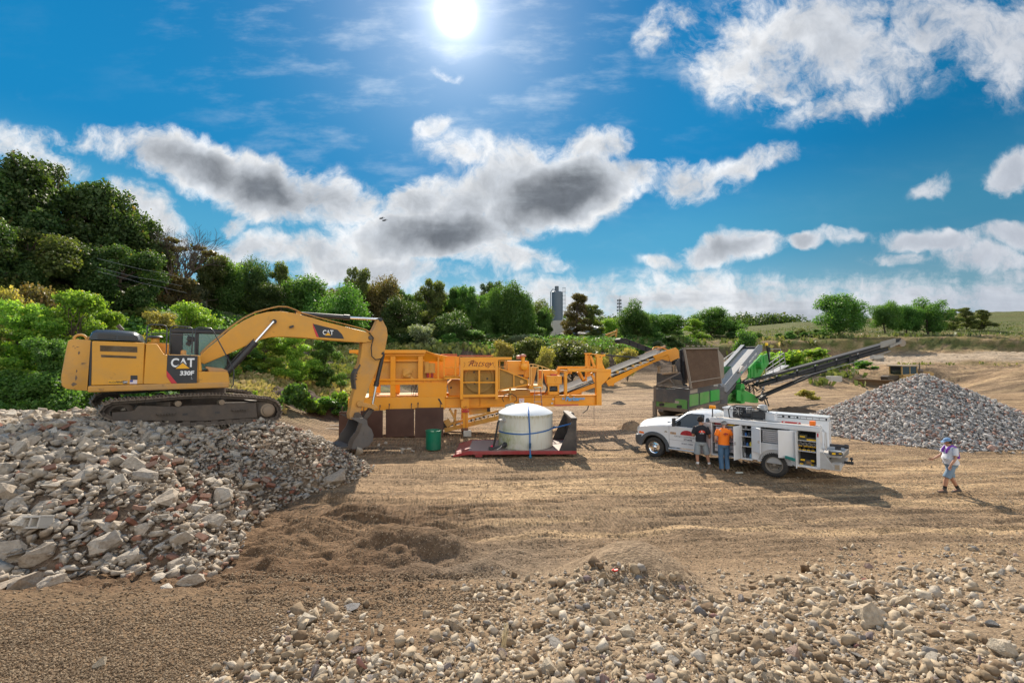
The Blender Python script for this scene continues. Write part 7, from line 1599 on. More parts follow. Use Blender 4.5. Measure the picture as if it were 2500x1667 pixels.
def person(loc, rz, h, J, skin, shirt, pants, shorts, boots, hair, cap, lab, sock=None, sleeve=.75, belly=1.0, capback=False):
 """local axes: x to the person's right, y the way they face, z up; J: joints in metres for a body 1.75 m tall"""
 root = empty('person', loc, rz, lab, 'person'); k = h/1.75; root.scale = (k, k, k)
 V = {}; E = []
 V['pelvis'] = (*J['pelvis'], .125); V['spine'] = (*J['spine'], .115*belly, .105*belly); V['chest'] = (*J['chest'], .135, .115); V['upper'] = (*J['upper'], .10, .085); V['neck'] = (*J['neck'], .052)
 hd = Vector(J['head']); f = Vector(J['face']).normalized(); sd = f.cross(Vector((0,0,1))).normalized(); up = sd.cross(f)
 V['jaw'] = (*(hd-up*.05+f*.018), .062, .07); V['head'] = (*(hd+up*.03), .078, .092); V['crown'] = (*(hd+up*.085-f*.012), .062, .072)
 V['nose'] = (*(hd+f*.108-up*.01), .013); V['chin'] = (*(hd+f*.075-up*.085), .030);
 E += [('pelvis','spine'),('spine','chest'),('chest','upper'),('upper','neck'),('neck','jaw'),('jaw','head'),('head','crown'),('jaw','chin'),('head','nose')]
 for s, n in ((1,'r'),(-1,'l')):
  V['ear'+n] = (*(hd+sd*.086*s+up*.0), .018); E.append(('head','ear'+n))
  V['hip'+n] = (*J['hip'+n], .105); V['knee'+n] = (*J['knee'+n], .060); V['mid'+n] = (*lerp(J['hip'+n], J['knee'+n], .5), .085); V['calf'+n] = (*lerp(J['knee'+n], J['ankle'+n], .35), .062); V['ankle'+n] = (*J['ankle'+n], .040); V['toe'+n] = (*J['toe'+n], .035)
  E += [('pelvis','hip'+n),('hip'+n,'mid'+n),('mid'+n,'knee'+n),('knee'+n,'calf'+n),('calf'+n,'ankle'+n),('ankle'+n,'toe'+n)]
  V['sho'+n] = (*J['sho'+n], .062); V['elb'+n] = (*J['elb'+n], .040); V['bi'+n] = (*lerp(J['sho'+n], J['elb'+n], .45), .052); V['wri'+n] = (*J['wri'+n], .027); V['fore'+n] = (*lerp(J['elb'+n], J['wri'+n], .3), .041)
  E += [('upper','sho'+n),('sho'+n,'bi'+n),('bi'+n,'elb'+n),('elb'+n,'fore'+n),('fore'+n,'wri'+n)]
  w = Vector(J['wri'+n]); hdv = Vector(J['hand'+n]).normalized(); side = Vector(J.get('palm'+n, (1,0,0))).normalized(); side = (side-hdv*side.dot(hdv)).normalized(); curl = hdv.cross(side)*(1 if s > 0 else -1)
  V['palm'+n] = (*(w+hdv*.05), .030, .018); E.append(('wri'+n,'palm'+n))
  for q, (o_, ln) in enumerate(((-.030,.070),(-.010,.085),(.010,.080),(.030,.060))):
   a = w+hdv*.088+side*o_; b = a+hdv*ln*.5+curl*.010; c = b+hdv*ln*.35+curl*.024
   V[f'k{q}{n}'] = (*a, .0105); V[f'm{q}{n}'] = (*b, .0095); V[f't{q}{n}'] = (*c, .008); E += [('palm'+n, f'k{q}{n}'), (f'k{q}{n}', f'm{q}{n}'), (f'm{q}{n}', f't{q}{n}')]
  a = w+hdv*.045-side*.042; V['th'+n] = (*a, .012); V['tt'+n] = (*(a+hdv*.045-side*.012+curl*.012), .0095); E += [('palm'+n,'th'+n),('th'+n,'tt'+n)]
 skinmesh('body', V, E, skin, root)
 # clothes: lofted round the body, a little loose
 N_ = 20
 def rg(c, rx, ry, wob=0.0): return [(c[0]+rx*math.cos(t)*(1+wob*math.sin(3*t+c[2]*30)), c[1]+ry*math.sin(t)*(1+wob*math.cos(4*t+c[2]*22)), c[2]+wob*.1*math.sin(2*t)) for t in [k_*2*math.pi/N_ for k_ in range(N_)]]
 pv, sp, chs, up_ = J['pelvis'], J['spine'], J['chest'], J['upper']; g = belly
 mb = MB(); mb.loft([rg((pv[0], pv[1], pv[2]-.01), .178*g, .142*g, .04), rg((pv[0], pv[1], pv[2]+.06), .172*g, .140*g, .03), rg(sp, .172*g, .136*g, .035), rg(lerp(sp, chs, .5), .186, .138*(.4+.6*g), .03), rg(chs, .200, .135, .02), rg(lerp(chs, up_, .5), .212, .125, .01), rg(lerp(chs, up_, .85), .205, .105), rg((up_[0], up_[1], up_[2]+.045), .178, .100), rg((up_[0], up_[1], up_[2]+.075), .115, .088), rg(lerp(up_, J['neck'], .95), .074, .070)], cap=False)
 for n in 'rl':
  a, e = Vector(J['sho'+n]), Vector(J['elb'+n]); i_ = a+(Vector(chs)-a)*.22; i_.z = a.z-.03
  mb.tube([i_, a+Vector((0,0,-.005)), a.lerp(e, sleeve*.5), a.lerp(e, sleeve*.92), a.lerp(e, sleeve)], [.070, .080, .076, .077, .070], 14)
 mb.build('shirt', shirt, root, smooth=True)
 mb = MB(); mb.loft([rg((pv[0], pv[1], pv[2]+.075), .160*g, .125*g), rg((pv[0], pv[1], pv[2]+.03), .168*g, .132*g), rg((pv[0], pv[1], pv[2]-.04), .180*(.6+.4*g), .140*(.6+.4*g), .02), rg((pv[0], pv[1], pv[2]-.11), .176, .128), rg((pv[0], pv[1], pv[2]-.15), .10, .08)])
 for n in 'rl':
  hp, kn, an = Vector(J['hip'+n]), Vector(J['knee'+n]), Vector(J['ankle'+n])
  if shorts: mb.tube([hp+Vector((0,0,.03)), hp.lerp(kn, .35), hp.lerp(kn, .7), hp.lerp(kn, .97), hp.lerp(kn, 1.0)], [.088, .104, .103, .106, .095], 16)
  else: mb.tube([hp+Vector((0,0,.03)), hp.lerp(kn, .4), kn, kn.lerp(an, .35), kn.lerp(an, .75), kn.lerp(an, 1.0)], [.088, .100, .082, .080, .074, .078], 16)
 mb.build('shorts' if shorts else 'jeans', pants, root, smooth=True)
 for n in 'rl':
  a, t = Vector(J['ankle'+n]), Vector(J['toe'+n]); d = Vector((t.x-a.x, t.y-a.y, 0)).normalized(); sd2 = Vector((d.y, -d.x, 0)); z_ = a.z-.085; tz = (t.z-.04-z_)/.15
  mb = MB(); rings = []
  for q, w_, h_ in ((-.075,.030,.07),(-.06,.042,.10),(-.02,.046,.125),(.04,.047,.105),(.10,.050,.075),(.155,.046,.06),(.19,.026,.045)):
   c_ = Vector((a.x, a.y, z_+tz*max(0, q)))+d*q; rings.append([tuple(c_+sd2*w_*math.cos(u)+Vector((0,0,h_*.5+h_*.5*math.sin(u)))) for u in [k_*2*math.pi/12 for k_ in range(12)]])
  mb.loft(rings); kn = Vector(J['knee'+n]); u_ = (kn-a).normalized(); mb.tube([a, a+u_*.05, a+u_*.075], [.048,.052,.054], 12)
  mb.build('boot', boots, root, smooth=True)
  if sock: mb = MB(); mb.tube([a+u_*.05, a+u_*.10, a+u_*.14], [.046,.050,.052], 12); mb.build('sock', sock, root, smooth=True)
 def ell(mb, c, rx, ry, rz, lo=-90, n=9, wob=0.0):
  rings = []
  for i in range(n):
   la = R(lo+(89-lo)*i/(n-1)); rings.append([tuple(c+(sd*rx*math.cos(la)*math.cos(t)+f*ry*math.cos(la)*math.sin(t)+up*rz*math.sin(la))*(1+wob*mnoise.noise(Vector((math.cos(t)*3, math.sin(t)*3, la*4))))) for t in [k_*2*math.pi/20 for k_ in range(20)]])
  mb.loft(rings)
 if cap:
  mb = MB(); ell(mb, hd+up*.055, .094, .112, .085, -8); c = mb.build('cap', cap, root, smooth=True)
  fb = -f if capback else f; mb = MB(); cp = hd+up*.052+fb*.085
  top = [cp+sd*.078*math.cos(t)+fb*(.10*math.sin(t)) - up*.014*math.sin(t) for t in np.linspace(0, math.pi, 12)]
  vs = [tuple(v+up*.006) for v in top]+[tuple(v-up*.006) for v in top]; n = 12; mb.add(vs, [tuple(range(n)), tuple(range(2*n-1, n-1, -1))]+[(i, (i+1) % n, (i+1) % n+n, i+n) for i in range(n)]); mb.build('cap_peak', cap, c)
  mb = MB(); ell(mb, hd-f*.022+up*.012, .090, .092, .075, -60, wob=.1); mb.build('hair', hair, root, smooth=True)
 else:
  mb = MB(); ell(mb, hd-f*.028+up*.050, .100, .104, .105, -62, 12, wob=.35); mb.build('hair', hair, root, smooth=True)
 for s in (-1, 1):
  mb = MB(); mb.lathe(tuple(hd+f*.088+sd*.032*s+up*.022), [(.0,-.008),(.010,-.004),(.011,0),(.010,.004),(0,.008)], 10); mb.build('eye', mat('eye_dark', (.03,.02,.02), .3), root)
 mb = MB(); m0 = hd+f*.088-up*.045; mb.obox(m0, sd*.022, f*.008, up*.004); mb.build('mouth', mat('lip', (.30,.11,.09), .5), root)
 return root
def J0():
 j = dict(pelvis=(0,0,.93), spine=(0,0,1.10), chest=(0,.005,1.26), upper=(0,0,1.40), neck=(0,.01,1.50), head=(0,.035,1.63), face=(0,1,0))
 for s, n in ((1,'r'),(-1,'l')):
  j['hip'+n] = (.095*s,0,.88); j['knee'+n] = (.11*s,.02,.48); j['ankle'+n] = (.12*s,-.02,.085); j['toe'+n] = (.14*s,.13,.04)
  j['sho'+n] = (.185*s,0,1.40); j['elb'+n] = (.25*s,-.03,1.12); j['wri'+n] = (.26*s,.05,.88); j['hand'+n] = (0,.15,-1); j['palm'+n] = (0,1,0)
 return j
def build_people():
 HAIRD = mat('dark_hair', (.018,.013,.011), .8, var=.3, scale=40, bump=.6); BOOT = mat('tan_boot', (.22,.14,.085), .8, var=.2); BOOTD = mat('dark_boot', (.075,.06,.05), .8, var=.2)
 # man in the black shirt, back to the viewer
 j = J0(); j['head'] = (.0,.05,1.62); j['face'] = (.15,1,-.35)
 j['hipl'] = (-.10,0,.88); j['kneel'] = (-.125,.03,.49); j['anklel'] = (-.115,-.02,.085); j['toel'] = (-.09,-.02+.14,.04)
 j['hipr'] = (.10,0,.88); j['kneer'] = (.20,.05,.49); j['ankler'] = (.285,.0,.085); j['toer'] = (.36,-.10,.04); j['toer'] = (.37,.10,.04)
 j['elbl'] = (-.27,-.03,1.13); j['wril'] = (-.17,.20,1.10); j['handl'] = (.5,1,.1); j['palml'] = (0,0,1)
 j['elbr'] = (.29,-.01,1.13); j['wrir'] = (.30,.16,.98); j['handr'] = (-.2,1,.1); j['palmr'] = (0,0,1)
 p = gnd(1712, 1140); z = Hs(p.x, p.y)
 BS = mat('black_tshirt', (.012,.014,.02), .85, var=.25, scale=12, bump=.4, bscale=9); DS = mat('pale_denim', (.27,.31,.33), .9, var=.15, scale=9, bump=.4, bscale=9)
 r = person((p.x, p.y, z), R(-10), 1.88, j, SKIN, BS, DS, True, BOOT, HAIRD, None, 'man in a black t-shirt and pale denim shorts standing at the truck', sock=mat('white_sock', (.7,.7,.68), .9), sleeve=.80)
 RL = mat('shirt_red', (.65,.06,.03), .7)
 def patch(r, cz, rad, m, yb, xc=0):
  mb = MB(); mb.prism([(xc+rad*math.cos(t), cz+rad*.72*math.sin(t)) for t in np.linspace(0, math.pi, 16)], yb-.004, yb+.004); return mb.build('shirt_logo', m, r)
 yb = -.168; s = patch(r, 1.255, .105, RL, yb); textmesh('shirt_text', '477-8478', .034, WHITEL, s, (0, yb-.004, 1.228), (R(90),0,0), .001, .001); textmesh('logo_text', 'R', .07, WHITEL, s, (0, yb-.006, 1.29), (R(90),0,0), .001, .001)
 # man in the orange shirt
 j = J0(); j['head'] = (.03,.06,1.61); j['face'] = (.05,1,-.45); j['chest'] = (.01,.01,1.26); j['upper'] = (.02,.02,1.39)
 j['elbl'] = (-.28,-.02,1.12); j['wril'] = (-.22,.14,.98); j['handl'] = (.1,1,.0); j['palml'] = (0,0,1); j['elbr'] = (.29,0,1.15); j['wrir'] = (.22,.22,1.16); j['handr'] = (-.5,1,.2); j['palmr'] = (0,0,1)
 j['anklel'] = (-.085,-.01,.085); j['toel'] = (-.12,.13,.04); j['kneel'] = (-.095,.02,.48); j['ankler'] = (.10,-.02,.085); j['toer'] = (.12,.12,.04); j['kneer'] = (.10,.03,.48)
 p = gnd(1768, 1149); z = Hs(p.x, p.y)
 OS = mat('orange_tshirt', (.95,.21,.01), .8, var=.08, scale=9, bump=.4, bscale=9); DJ = mat('blue_jeans', (.075,.15,.25), .9, var=.2, scale=9, bump=.5, bscale=10)
 r = person((p.x, p.y, z), R(-8), 1.80, j, SKIN2, OS, DJ, False, BOOT, mat('grey_hair', (.25,.24,.23), .9), mat('grey_cap', (.12,.12,.12), .8), 'man in an orange t-shirt, blue jeans and grey cap looking into the truck', sleeve=.62, belly=1.08, capback=False)
 s = patch(r, 1.29, .085, mat('shirt_dark_red', (.35,.04,.02), .7), -.19, .02); textmesh('shirt_text', '477-8478', .03, s.data.materials[0], s, (.02, -.192, 1.265), (R(90),0,0), .001, .001)
 mb = MB(); mb.lathe((0,0,.985), [(.150,0),(.156,.004),(.156,.036),(.150,.04)], 24); b = mb.build('belt', BLKM, r); b.scale = (1.0,.93,1)
 # man walking to the left in a white shirt
 j = J0(); j['head'] = (0,.07,1.59); j['face'] = (.0,1,-.25); j['neck'] = (0,.035,1.48); j['upper'] = (0,.02,1.38); j['chest'] = (0,.03,1.24); j['spine'] = (0,.05,1.09)
 j['kneer'] = (.10,-.06,.48); j['ankler'] = (.10,-.30,.13); j['toer'] = (.10,-.20,.03); j['ankler'] = (.10,-.26,.10); j['toer'] = (.10,-.12,.04)
 j['kneel'] = (-.09,.20,.50); j['anklel'] = (-.09,.27,.10); j['toel'] = (-.10,.44,.07); j['hipl'] = (-.10,.02,.87); j['hipr'] = (.10,-.02,.87)
 j['elbl'] = (-.25,.05,1.12); j['wril'] = (-.25,.19,.92); j['handl'] = (0,.4,-1); j['elbr'] = (.25,.10,1.14); j['wrir'] = (.22,.32,1.02); j['handr'] = (0,1,-.2)
 p = gnd(2324, 1207); z = Hs(p.x, p.y)
 r = person((p.x, p.y, z), R(82), 1.66, j, SKIN, mat('white_tshirt', (.60,.60,.62), .85, var=.05, scale=9, bump=.4, bscale=9), mat('light_denim', (.17,.24,.31), .9, var=.2, scale=9, bump=.4, bscale=9), True, BOOTD, HAIRD, mat('blue_cap', (.13,.24,.40), .8), 'man walking left in white t-shirt, denim shorts, purple scarf and blue cap', sock=mat('black_sock', (.012,.012,.012), .9), sleeve=.72, belly=1.28)
 PU = mat('purple_cloth', (.20,.05,.36), .85, var=.2, scale=14)
 mb = MB()
 for s_ in (-1, 1): mb.tube([(.07*s_,.17,1.26),(.085*s_,.17,1.34),(.085*s_,.10,1.43),(.07*s_,.0,1.475),(.05*s_,-.10,1.42),(.04*s_,-.155,1.32),(.03*s_,-.195,1.18),(.03*s_,-.205,1.08)], [.022,.034,.038,.040,.040,.036,.034,.026], 10)
 mb.build('scarf', PU, r)
build_people()
# ------------------------------------------------------------------ tank on its skid, barrel, loader, blocks
def zQ(x, y): return (1100+x/7.127, 970+y/7.127)
def zR_(x, y): return (2080+x/5.6, 840+y/5.6)
def build_tank():
 g = gnd(1106, 1113, .06); S = Fr(g.x, 18.55, 0, R(1)); D_ = 2.55
 RDK = mat('skid_red', (.30,.025,.03), .4, var=.15, scale=2, dust=.4, dustcol=(.26,.17,.14), rust=.3)
 root = empty('flatbed_skid', (g.x, 18.55, 0), R(1), 'dark red flatbed skid with a black end wall carrying the white tank', 'skid')
 x1 = S.loc(*zQ(2195,960))[0]; xk = S.loc(*zQ(305,945))[0]
 mb = MB(); mb.prism([(0,.03),(.0,.10),(xk,.27),(x1,.27),(x1,.13),(xk,.12)], 0, .10); mb.prism([(0,.03),(.0,.10),(xk,.27),(x1,.27),(x1,.13),(xk,.12)], D_-.1, D_); mb.prism([(xk+.3,.02),(xk+.55,.02),(xk+.6,.12),(xk+.25,.12)], .02, D_-.02); mb.box(x1-1.2,x1-1.0,.3,D_-.3,0,.13)
 mb.build('side_rail', RDK, root, .01)
 mb = MB(); mb.prism([(.02,.10),(xk,.262),(xk,.23),(.02,.07)], .1, D_-.1); mb.build('ramp', RDK, root, .005)
 mb = MB(); mb.box(xk, x1, .1, D_-.1, .20, .262);
 for k in range(5): mb.box(xk+.5+k*.85, xk+.53+k*.85, .1, D_-.1, .262, .268)
 mb.build('deck', mat('deck_worn', (.27,.19,.17), .6, var=.2, scale=2, dust=.4, dustcol=(.33,.26,.21)), root)
 EW = mat('end_wall_black', (.045,.042,.042), .5, .2, var=.3, scale=3, dust=.5, dustcol=(.18,.155,.13), rust=.25)
 mb = MB(); mb.box(x1-.10, x1, 0, D_, .27, 1.58); mb.box(x1-.22, x1+.02, 0, D_, 1.50, 1.60)
 for y_ in (0, D_-.04): mb.prism([(x1-.72,.27),(x1-.10,.27),(x1-.10,1.48),(x1-.18,1.48)], y_, y_+.04)
 mb.build('end_wall', EW, root, .008)
 mb = MB(); mb.cyl((x1+.05,1.6,1.5),(x1+.05,2.1,1.5),.12,n=16); mb.box(x1,x1+.1,1.3,2.2,1.3,1.5); mb.build('winch', BLKM, root, .01)
 mb = MB(); mb.tube([(x1-.15,.5,1.35),(x1-.2,.3,1.25),(x1-.22,.15,1.05),(x1-.3,.1,.9)], .014, 6); mb.build('rope', mat('white_rope', (.6,.58,.52), .8), root)
 for q in ((.08,.5),(.1,1.6)): mb = MB(); mb.cyl((.0,q[0],.06),(-.06,q[0],.06),.05,n=12); mb.build('skid_pin', BLKM, root)
 # tank
 c = at(1283, 900, 19.82); cx, cy = c.x, c.y; r = 1.165; z0 = .268
 TW = bpy.data.materials.new('tank_plastic'); TW.use_nodes = True; nt = TW.node_tree; N = nt.nodes; L = nt.links; b = N['Principled BSDF']; b.inputs['Roughness'].default_value = .45; b.inputs['Subsurface Weight'].default_value = .15; b.inputs['Subsurface Radius'].default_value = (.1,.1,.08)
 tc = N.new('ShaderNodeTexCoord'); sp = N.new('ShaderNodeSeparateXYZ'); L.new(tc.outputs['Object'], sp.inputs[0])
 def nz(s, d=6, sc=(1,1,1)):
  m_ = N.new('ShaderNodeMapping'); m_.inputs['Scale'].default_value = sc; L.new(tc.outputs['Object'], m_.inputs[0]); n = N.new('ShaderNodeTexNoise'); n.inputs['Scale'].default_value = s; n.inputs['Detail'].default_value = d; L.new(m_.outputs[0], n.inputs[0]); return n.outputs[0]
 def mr(v, a, b_, c_, d_): q = N.new('ShaderNodeMapRange'); q.interpolation_type = 'SMOOTHSTEP'; L.new(v, q.inputs[0]); [q.inputs[i+1].__setattr__('default_value', x) for i, x in enumerate((a, b_, c_, d_))]; return q.outputs[0]
 def mu(a, b_): q = N.new('ShaderNodeMath'); q.operation = 'MULTIPLY'; L.new(a, q.inputs[0]); L.new(b_, q.inputs[1]); return q.outputs[0]
 def mx(f, a, c_): q = N.new('ShaderNodeMix'); q.data_type = 'RGBA'; L.new(f, q.inputs[0]); (L.new(a, q.inputs[6]) if not isinstance(a, tuple) else q.inputs[6].__setattr__('default_value', (*a,1))); q.inputs[7].default_value = (*c_, 1); return q.outputs[2]
 ng = mu(mr(sp.outputs[0], .2, -1.15, 0, 1), mr(nz(2.2), .34, .58, 0, 1)); low = mr(sp.outputs[2], 1.25, .25, .10, 1.0)
 col = mx(mr(nz(5, 8, (6,6,.5)), .45, .75, 0, .5), (.64,.66,.60), (.55,.50,.36))
 col = mx(mu(mu(ng, low), mr(nz(9, 7, (4,4,.8)), .25, .6, .35, 1)), col, (.26,.31,.05))
 col = mx(mu(mr(sp.outputs[2], 1.22, 1.36, 0, 1), mr(nz(7, 5, (5,5,.6)), .42, .6, 0, .75)), col, (.30,.28,.12))
 col = mx(mr(sp.outputs[2], 1.40, 1.42, 0, 1), col, (.68,.70,.70)); L.new(col, b.inputs['Base Color'])
 tk = empty('water_tank', (cx, cy, z0), 0, 'big white round plastic tank with green algae stains strapped on the red skid', 'tank')
 mb = MB(); hh = 1.40; mb.lathe((0,0,0), [(.0,0),(r-.03,0),(r,.04),(r,hh*.52),(r-.012,hh*.53),(r-.012,hh*.55),(r,hh*.56),(r,hh-.04),(r+.012,hh-.02),(r+.005,hh+.02),(r*.93,hh+.09),(r*.72,hh+.22),(r*.45,hh+.33),(r*.22,hh+.38),(0,hh+.395)], 72)
 mb.build('tank_shell', TW, tk)
 mb = MB(); mb.cyl((.42,-.05,hh+.33),(.42,-.05,hh+.37),.0,.0) if False else None
 mb = MB(); mb.box(-.015,.015,-r-.012,-r*.9,hh-.02,hh+.10); mb.build('mould_seam', TW, tk)
 # straps
 BL = mat('blue_strap', (.03,.13,.36), .7, var=.15, scale=12)
 a = math.atan2(-1, .07); st = empty('ratchet_strap', (cx, cy, z0), 0, 'blue ratchet strap running over the dome of the white tank down to the skid', 'strap', 'blue straps holding the tank')
 mb = MB(); x_ = .10
 def ribbon(pts, w, mb, nrm=None):
  rings = []
  for i, p in enumerate(pts):
   p = Vector(p); rings.append(p)
  for p, q in zip(rings[:-1], rings[1:]):
   d = (q-p); m_ = (p+q)/2; wv = nrm if nrm else Vector((1,0,0)); wv = (wv - d.normalized()*wv.dot(d.normalized())).normalized(); mb.obox(m_, d/2*1.02, wv*w/2, d.normalized().cross(wv)*.004)
 prof = [(-r-.02,hh+.0),(-r*.93,hh+.10),(-r*.72,hh+.235),(-r*.45,hh+.345),(-r*.22,hh+.395),(0,hh+.41),(r*.22,hh+.395),(r*.45,hh+.345),(r*.72,hh+.235),(r*.93,hh+.10),(r+.02,hh)]
 ribbon([(x_+.06, -r-.10, -.30+.1), (x_+.04,-r-.05,.15),(x_+.04,-r-.02,.7)]+[(x_-.04*i/10, a_, b_) for i, (a_, b_) in enumerate(prof)]+[(x_-.05, r+.03, .7),(x_-.05, r+.1, .0)], .055, mb)
 mb.build('strap_web', BL, st); mb = MB(); mb.box(x_-.0,x_+.09,-r-.13,-r-.05,.12,.32); mb.build('strap_ratchet', mat('blue_dark', (.02,.08,.16), .5, .3), st, .01)
 mb = MB(); mb.lathe((x_+.05,-r-.15,-.28),[(.0,.0),(.05,.02),(.06,.08),(.03,.16),(0,.18)],12); mb.build('strap_tail', mat('teal_web', (.02,.16,.28), .7), st)
 s2 = empty('ratchet_strap', (cx, cy, z0), 0, 'blue strap round the waist of the white tank, hooked to the black wall', 'strap', 'blue straps holding the tank')
 mb = MB(); pts = []
 for t in np.linspace(math.pi, math.pi*1.87, 22): pts.append(((r+.012)*math.cos(t), (r+.012)*math.sin(t), .66+.10*max(0, (t-math.pi*1.45))))
 ex = S.world((x1-.2,.2,1.28)); pts.append((ex.x-cx, ex.y-cy, 1.22-z0+.12))
 ribbon(pts, .055, mb, Vector((0,0,1))); mb.build('strap_web', BL, s2)
 mb = MB(); mb.box(r-.02, r+.12, -.45, -.35, .80, .88); mb.build('strap_hook', mat('blue_dark', (.02,.08,.16)), s2, .01)
 # black hose and fittings
 fh = empty('hose', (cx, cy, z0), 0, 'black hose hanging from the fitting on the left side of the white tank', 'hose')
 mb = MB(); q = [(-.93,-.72,1.18),(-1.12,-.84,1.17),(-1.17,-.86,1.10),(-1.22,-.88,.75),(-1.30,-.90,.35),(-1.36,-.92,.10)]; mb.tube(q, .042, 12); mb.build('hose_pipe', HOSE, fh)
 mb = MB(); mb.cyl((-.86,-.70,1.18),(-.92,-.80,1.18),.075,n=18); mb.m(ALU).cyl((-.98,-.76,1.18),(-1.12,-.84,1.17),.05,n=14); mb.build('hose_fitting', None, fh) if False else mb.build('hose_fitting', BLKM, fh)
 mb = MB(); mb.cyl((-.82,-.74,.18),(-1.05,-.98,.14),.07,n=16); mb.cyl((-1.02,-.95,.14),(-1.5,-1.0,.05),.05,n=12); mb.cyl((-.85,-.78,.18),(-.90,-.84,.17),.11,n=18); mb.box(-1.55,-1.35,-1.06,-.92,.0,.12); v = mb.build('outlet_pipe', BLKM, fh, .01)
 mb = MB(); mb.lathe((-1.42,-1.0,.12),[(.0,0),(.05,.01),(.055,.05),(0,.08)],14); mb.build('valve_handle', mat('valve_red', (.7,.03,.08), .4), v)
 mb = MB(); mb.tube([(-1.2,-1.08,.04),(-1.05,-1.05,.12),(-1.0,-1.06,.2)], .012, 6); mb.build('wire', mat('white_rope', (.6,.58,.52)), v)
 # small tank behind
 p = at(1250.5, 900, 22.0); mb = MB(); mb.lathe((0,0,0),[(.0,0),(.34,0),(.355,.03),(.355,1.72),(.34,1.76),(.25,1.80),(.10,1.82),(.10,1.85),(0,1.86)],40); o = mb.build('small_tank', mat('tank_cream', (.58,.58,.48), .5, var=.1, scale=3, dust=.3)); o.location = (p.x, p.y, 0); tag(o, 'smaller pale plastic tank standing upright behind the big white tank', 'tank')
 # green barrel
 p = gnd(1055, 1100); mb = MB(); r2 = .345; mb.lathe((0,0,0),[(.0,.02),(.0,.02),(.30,.0),(.31,.01),(.325,.3),(r2,.78),(r2+.02,.79),(r2+.02,.84),(r2-.01,.84),(r2-.015,.79),(.30,.05),(0,.05)],44)
 for k in range(10): a_ = 3.5+k*.28; mb.obox((.335*math.cos(a_), .335*math.sin(a_), .4), (0,0,.35), (.004*math.cos(a_), .004*math.sin(a_), 0), (-.01*math.sin(a_), .01*math.cos(a_), 0))
 o = mb.build('green_barrel', mat('green_plastic', (.0,.16,.085), .4, var=.12, scale=3, dust=.25, dustcol=(.12,.18,.13))); o.location = (p.x, p.y+.34, 0); tag(o, 'open green plastic barrel standing left of the red skid', 'barrel')
build_tank()
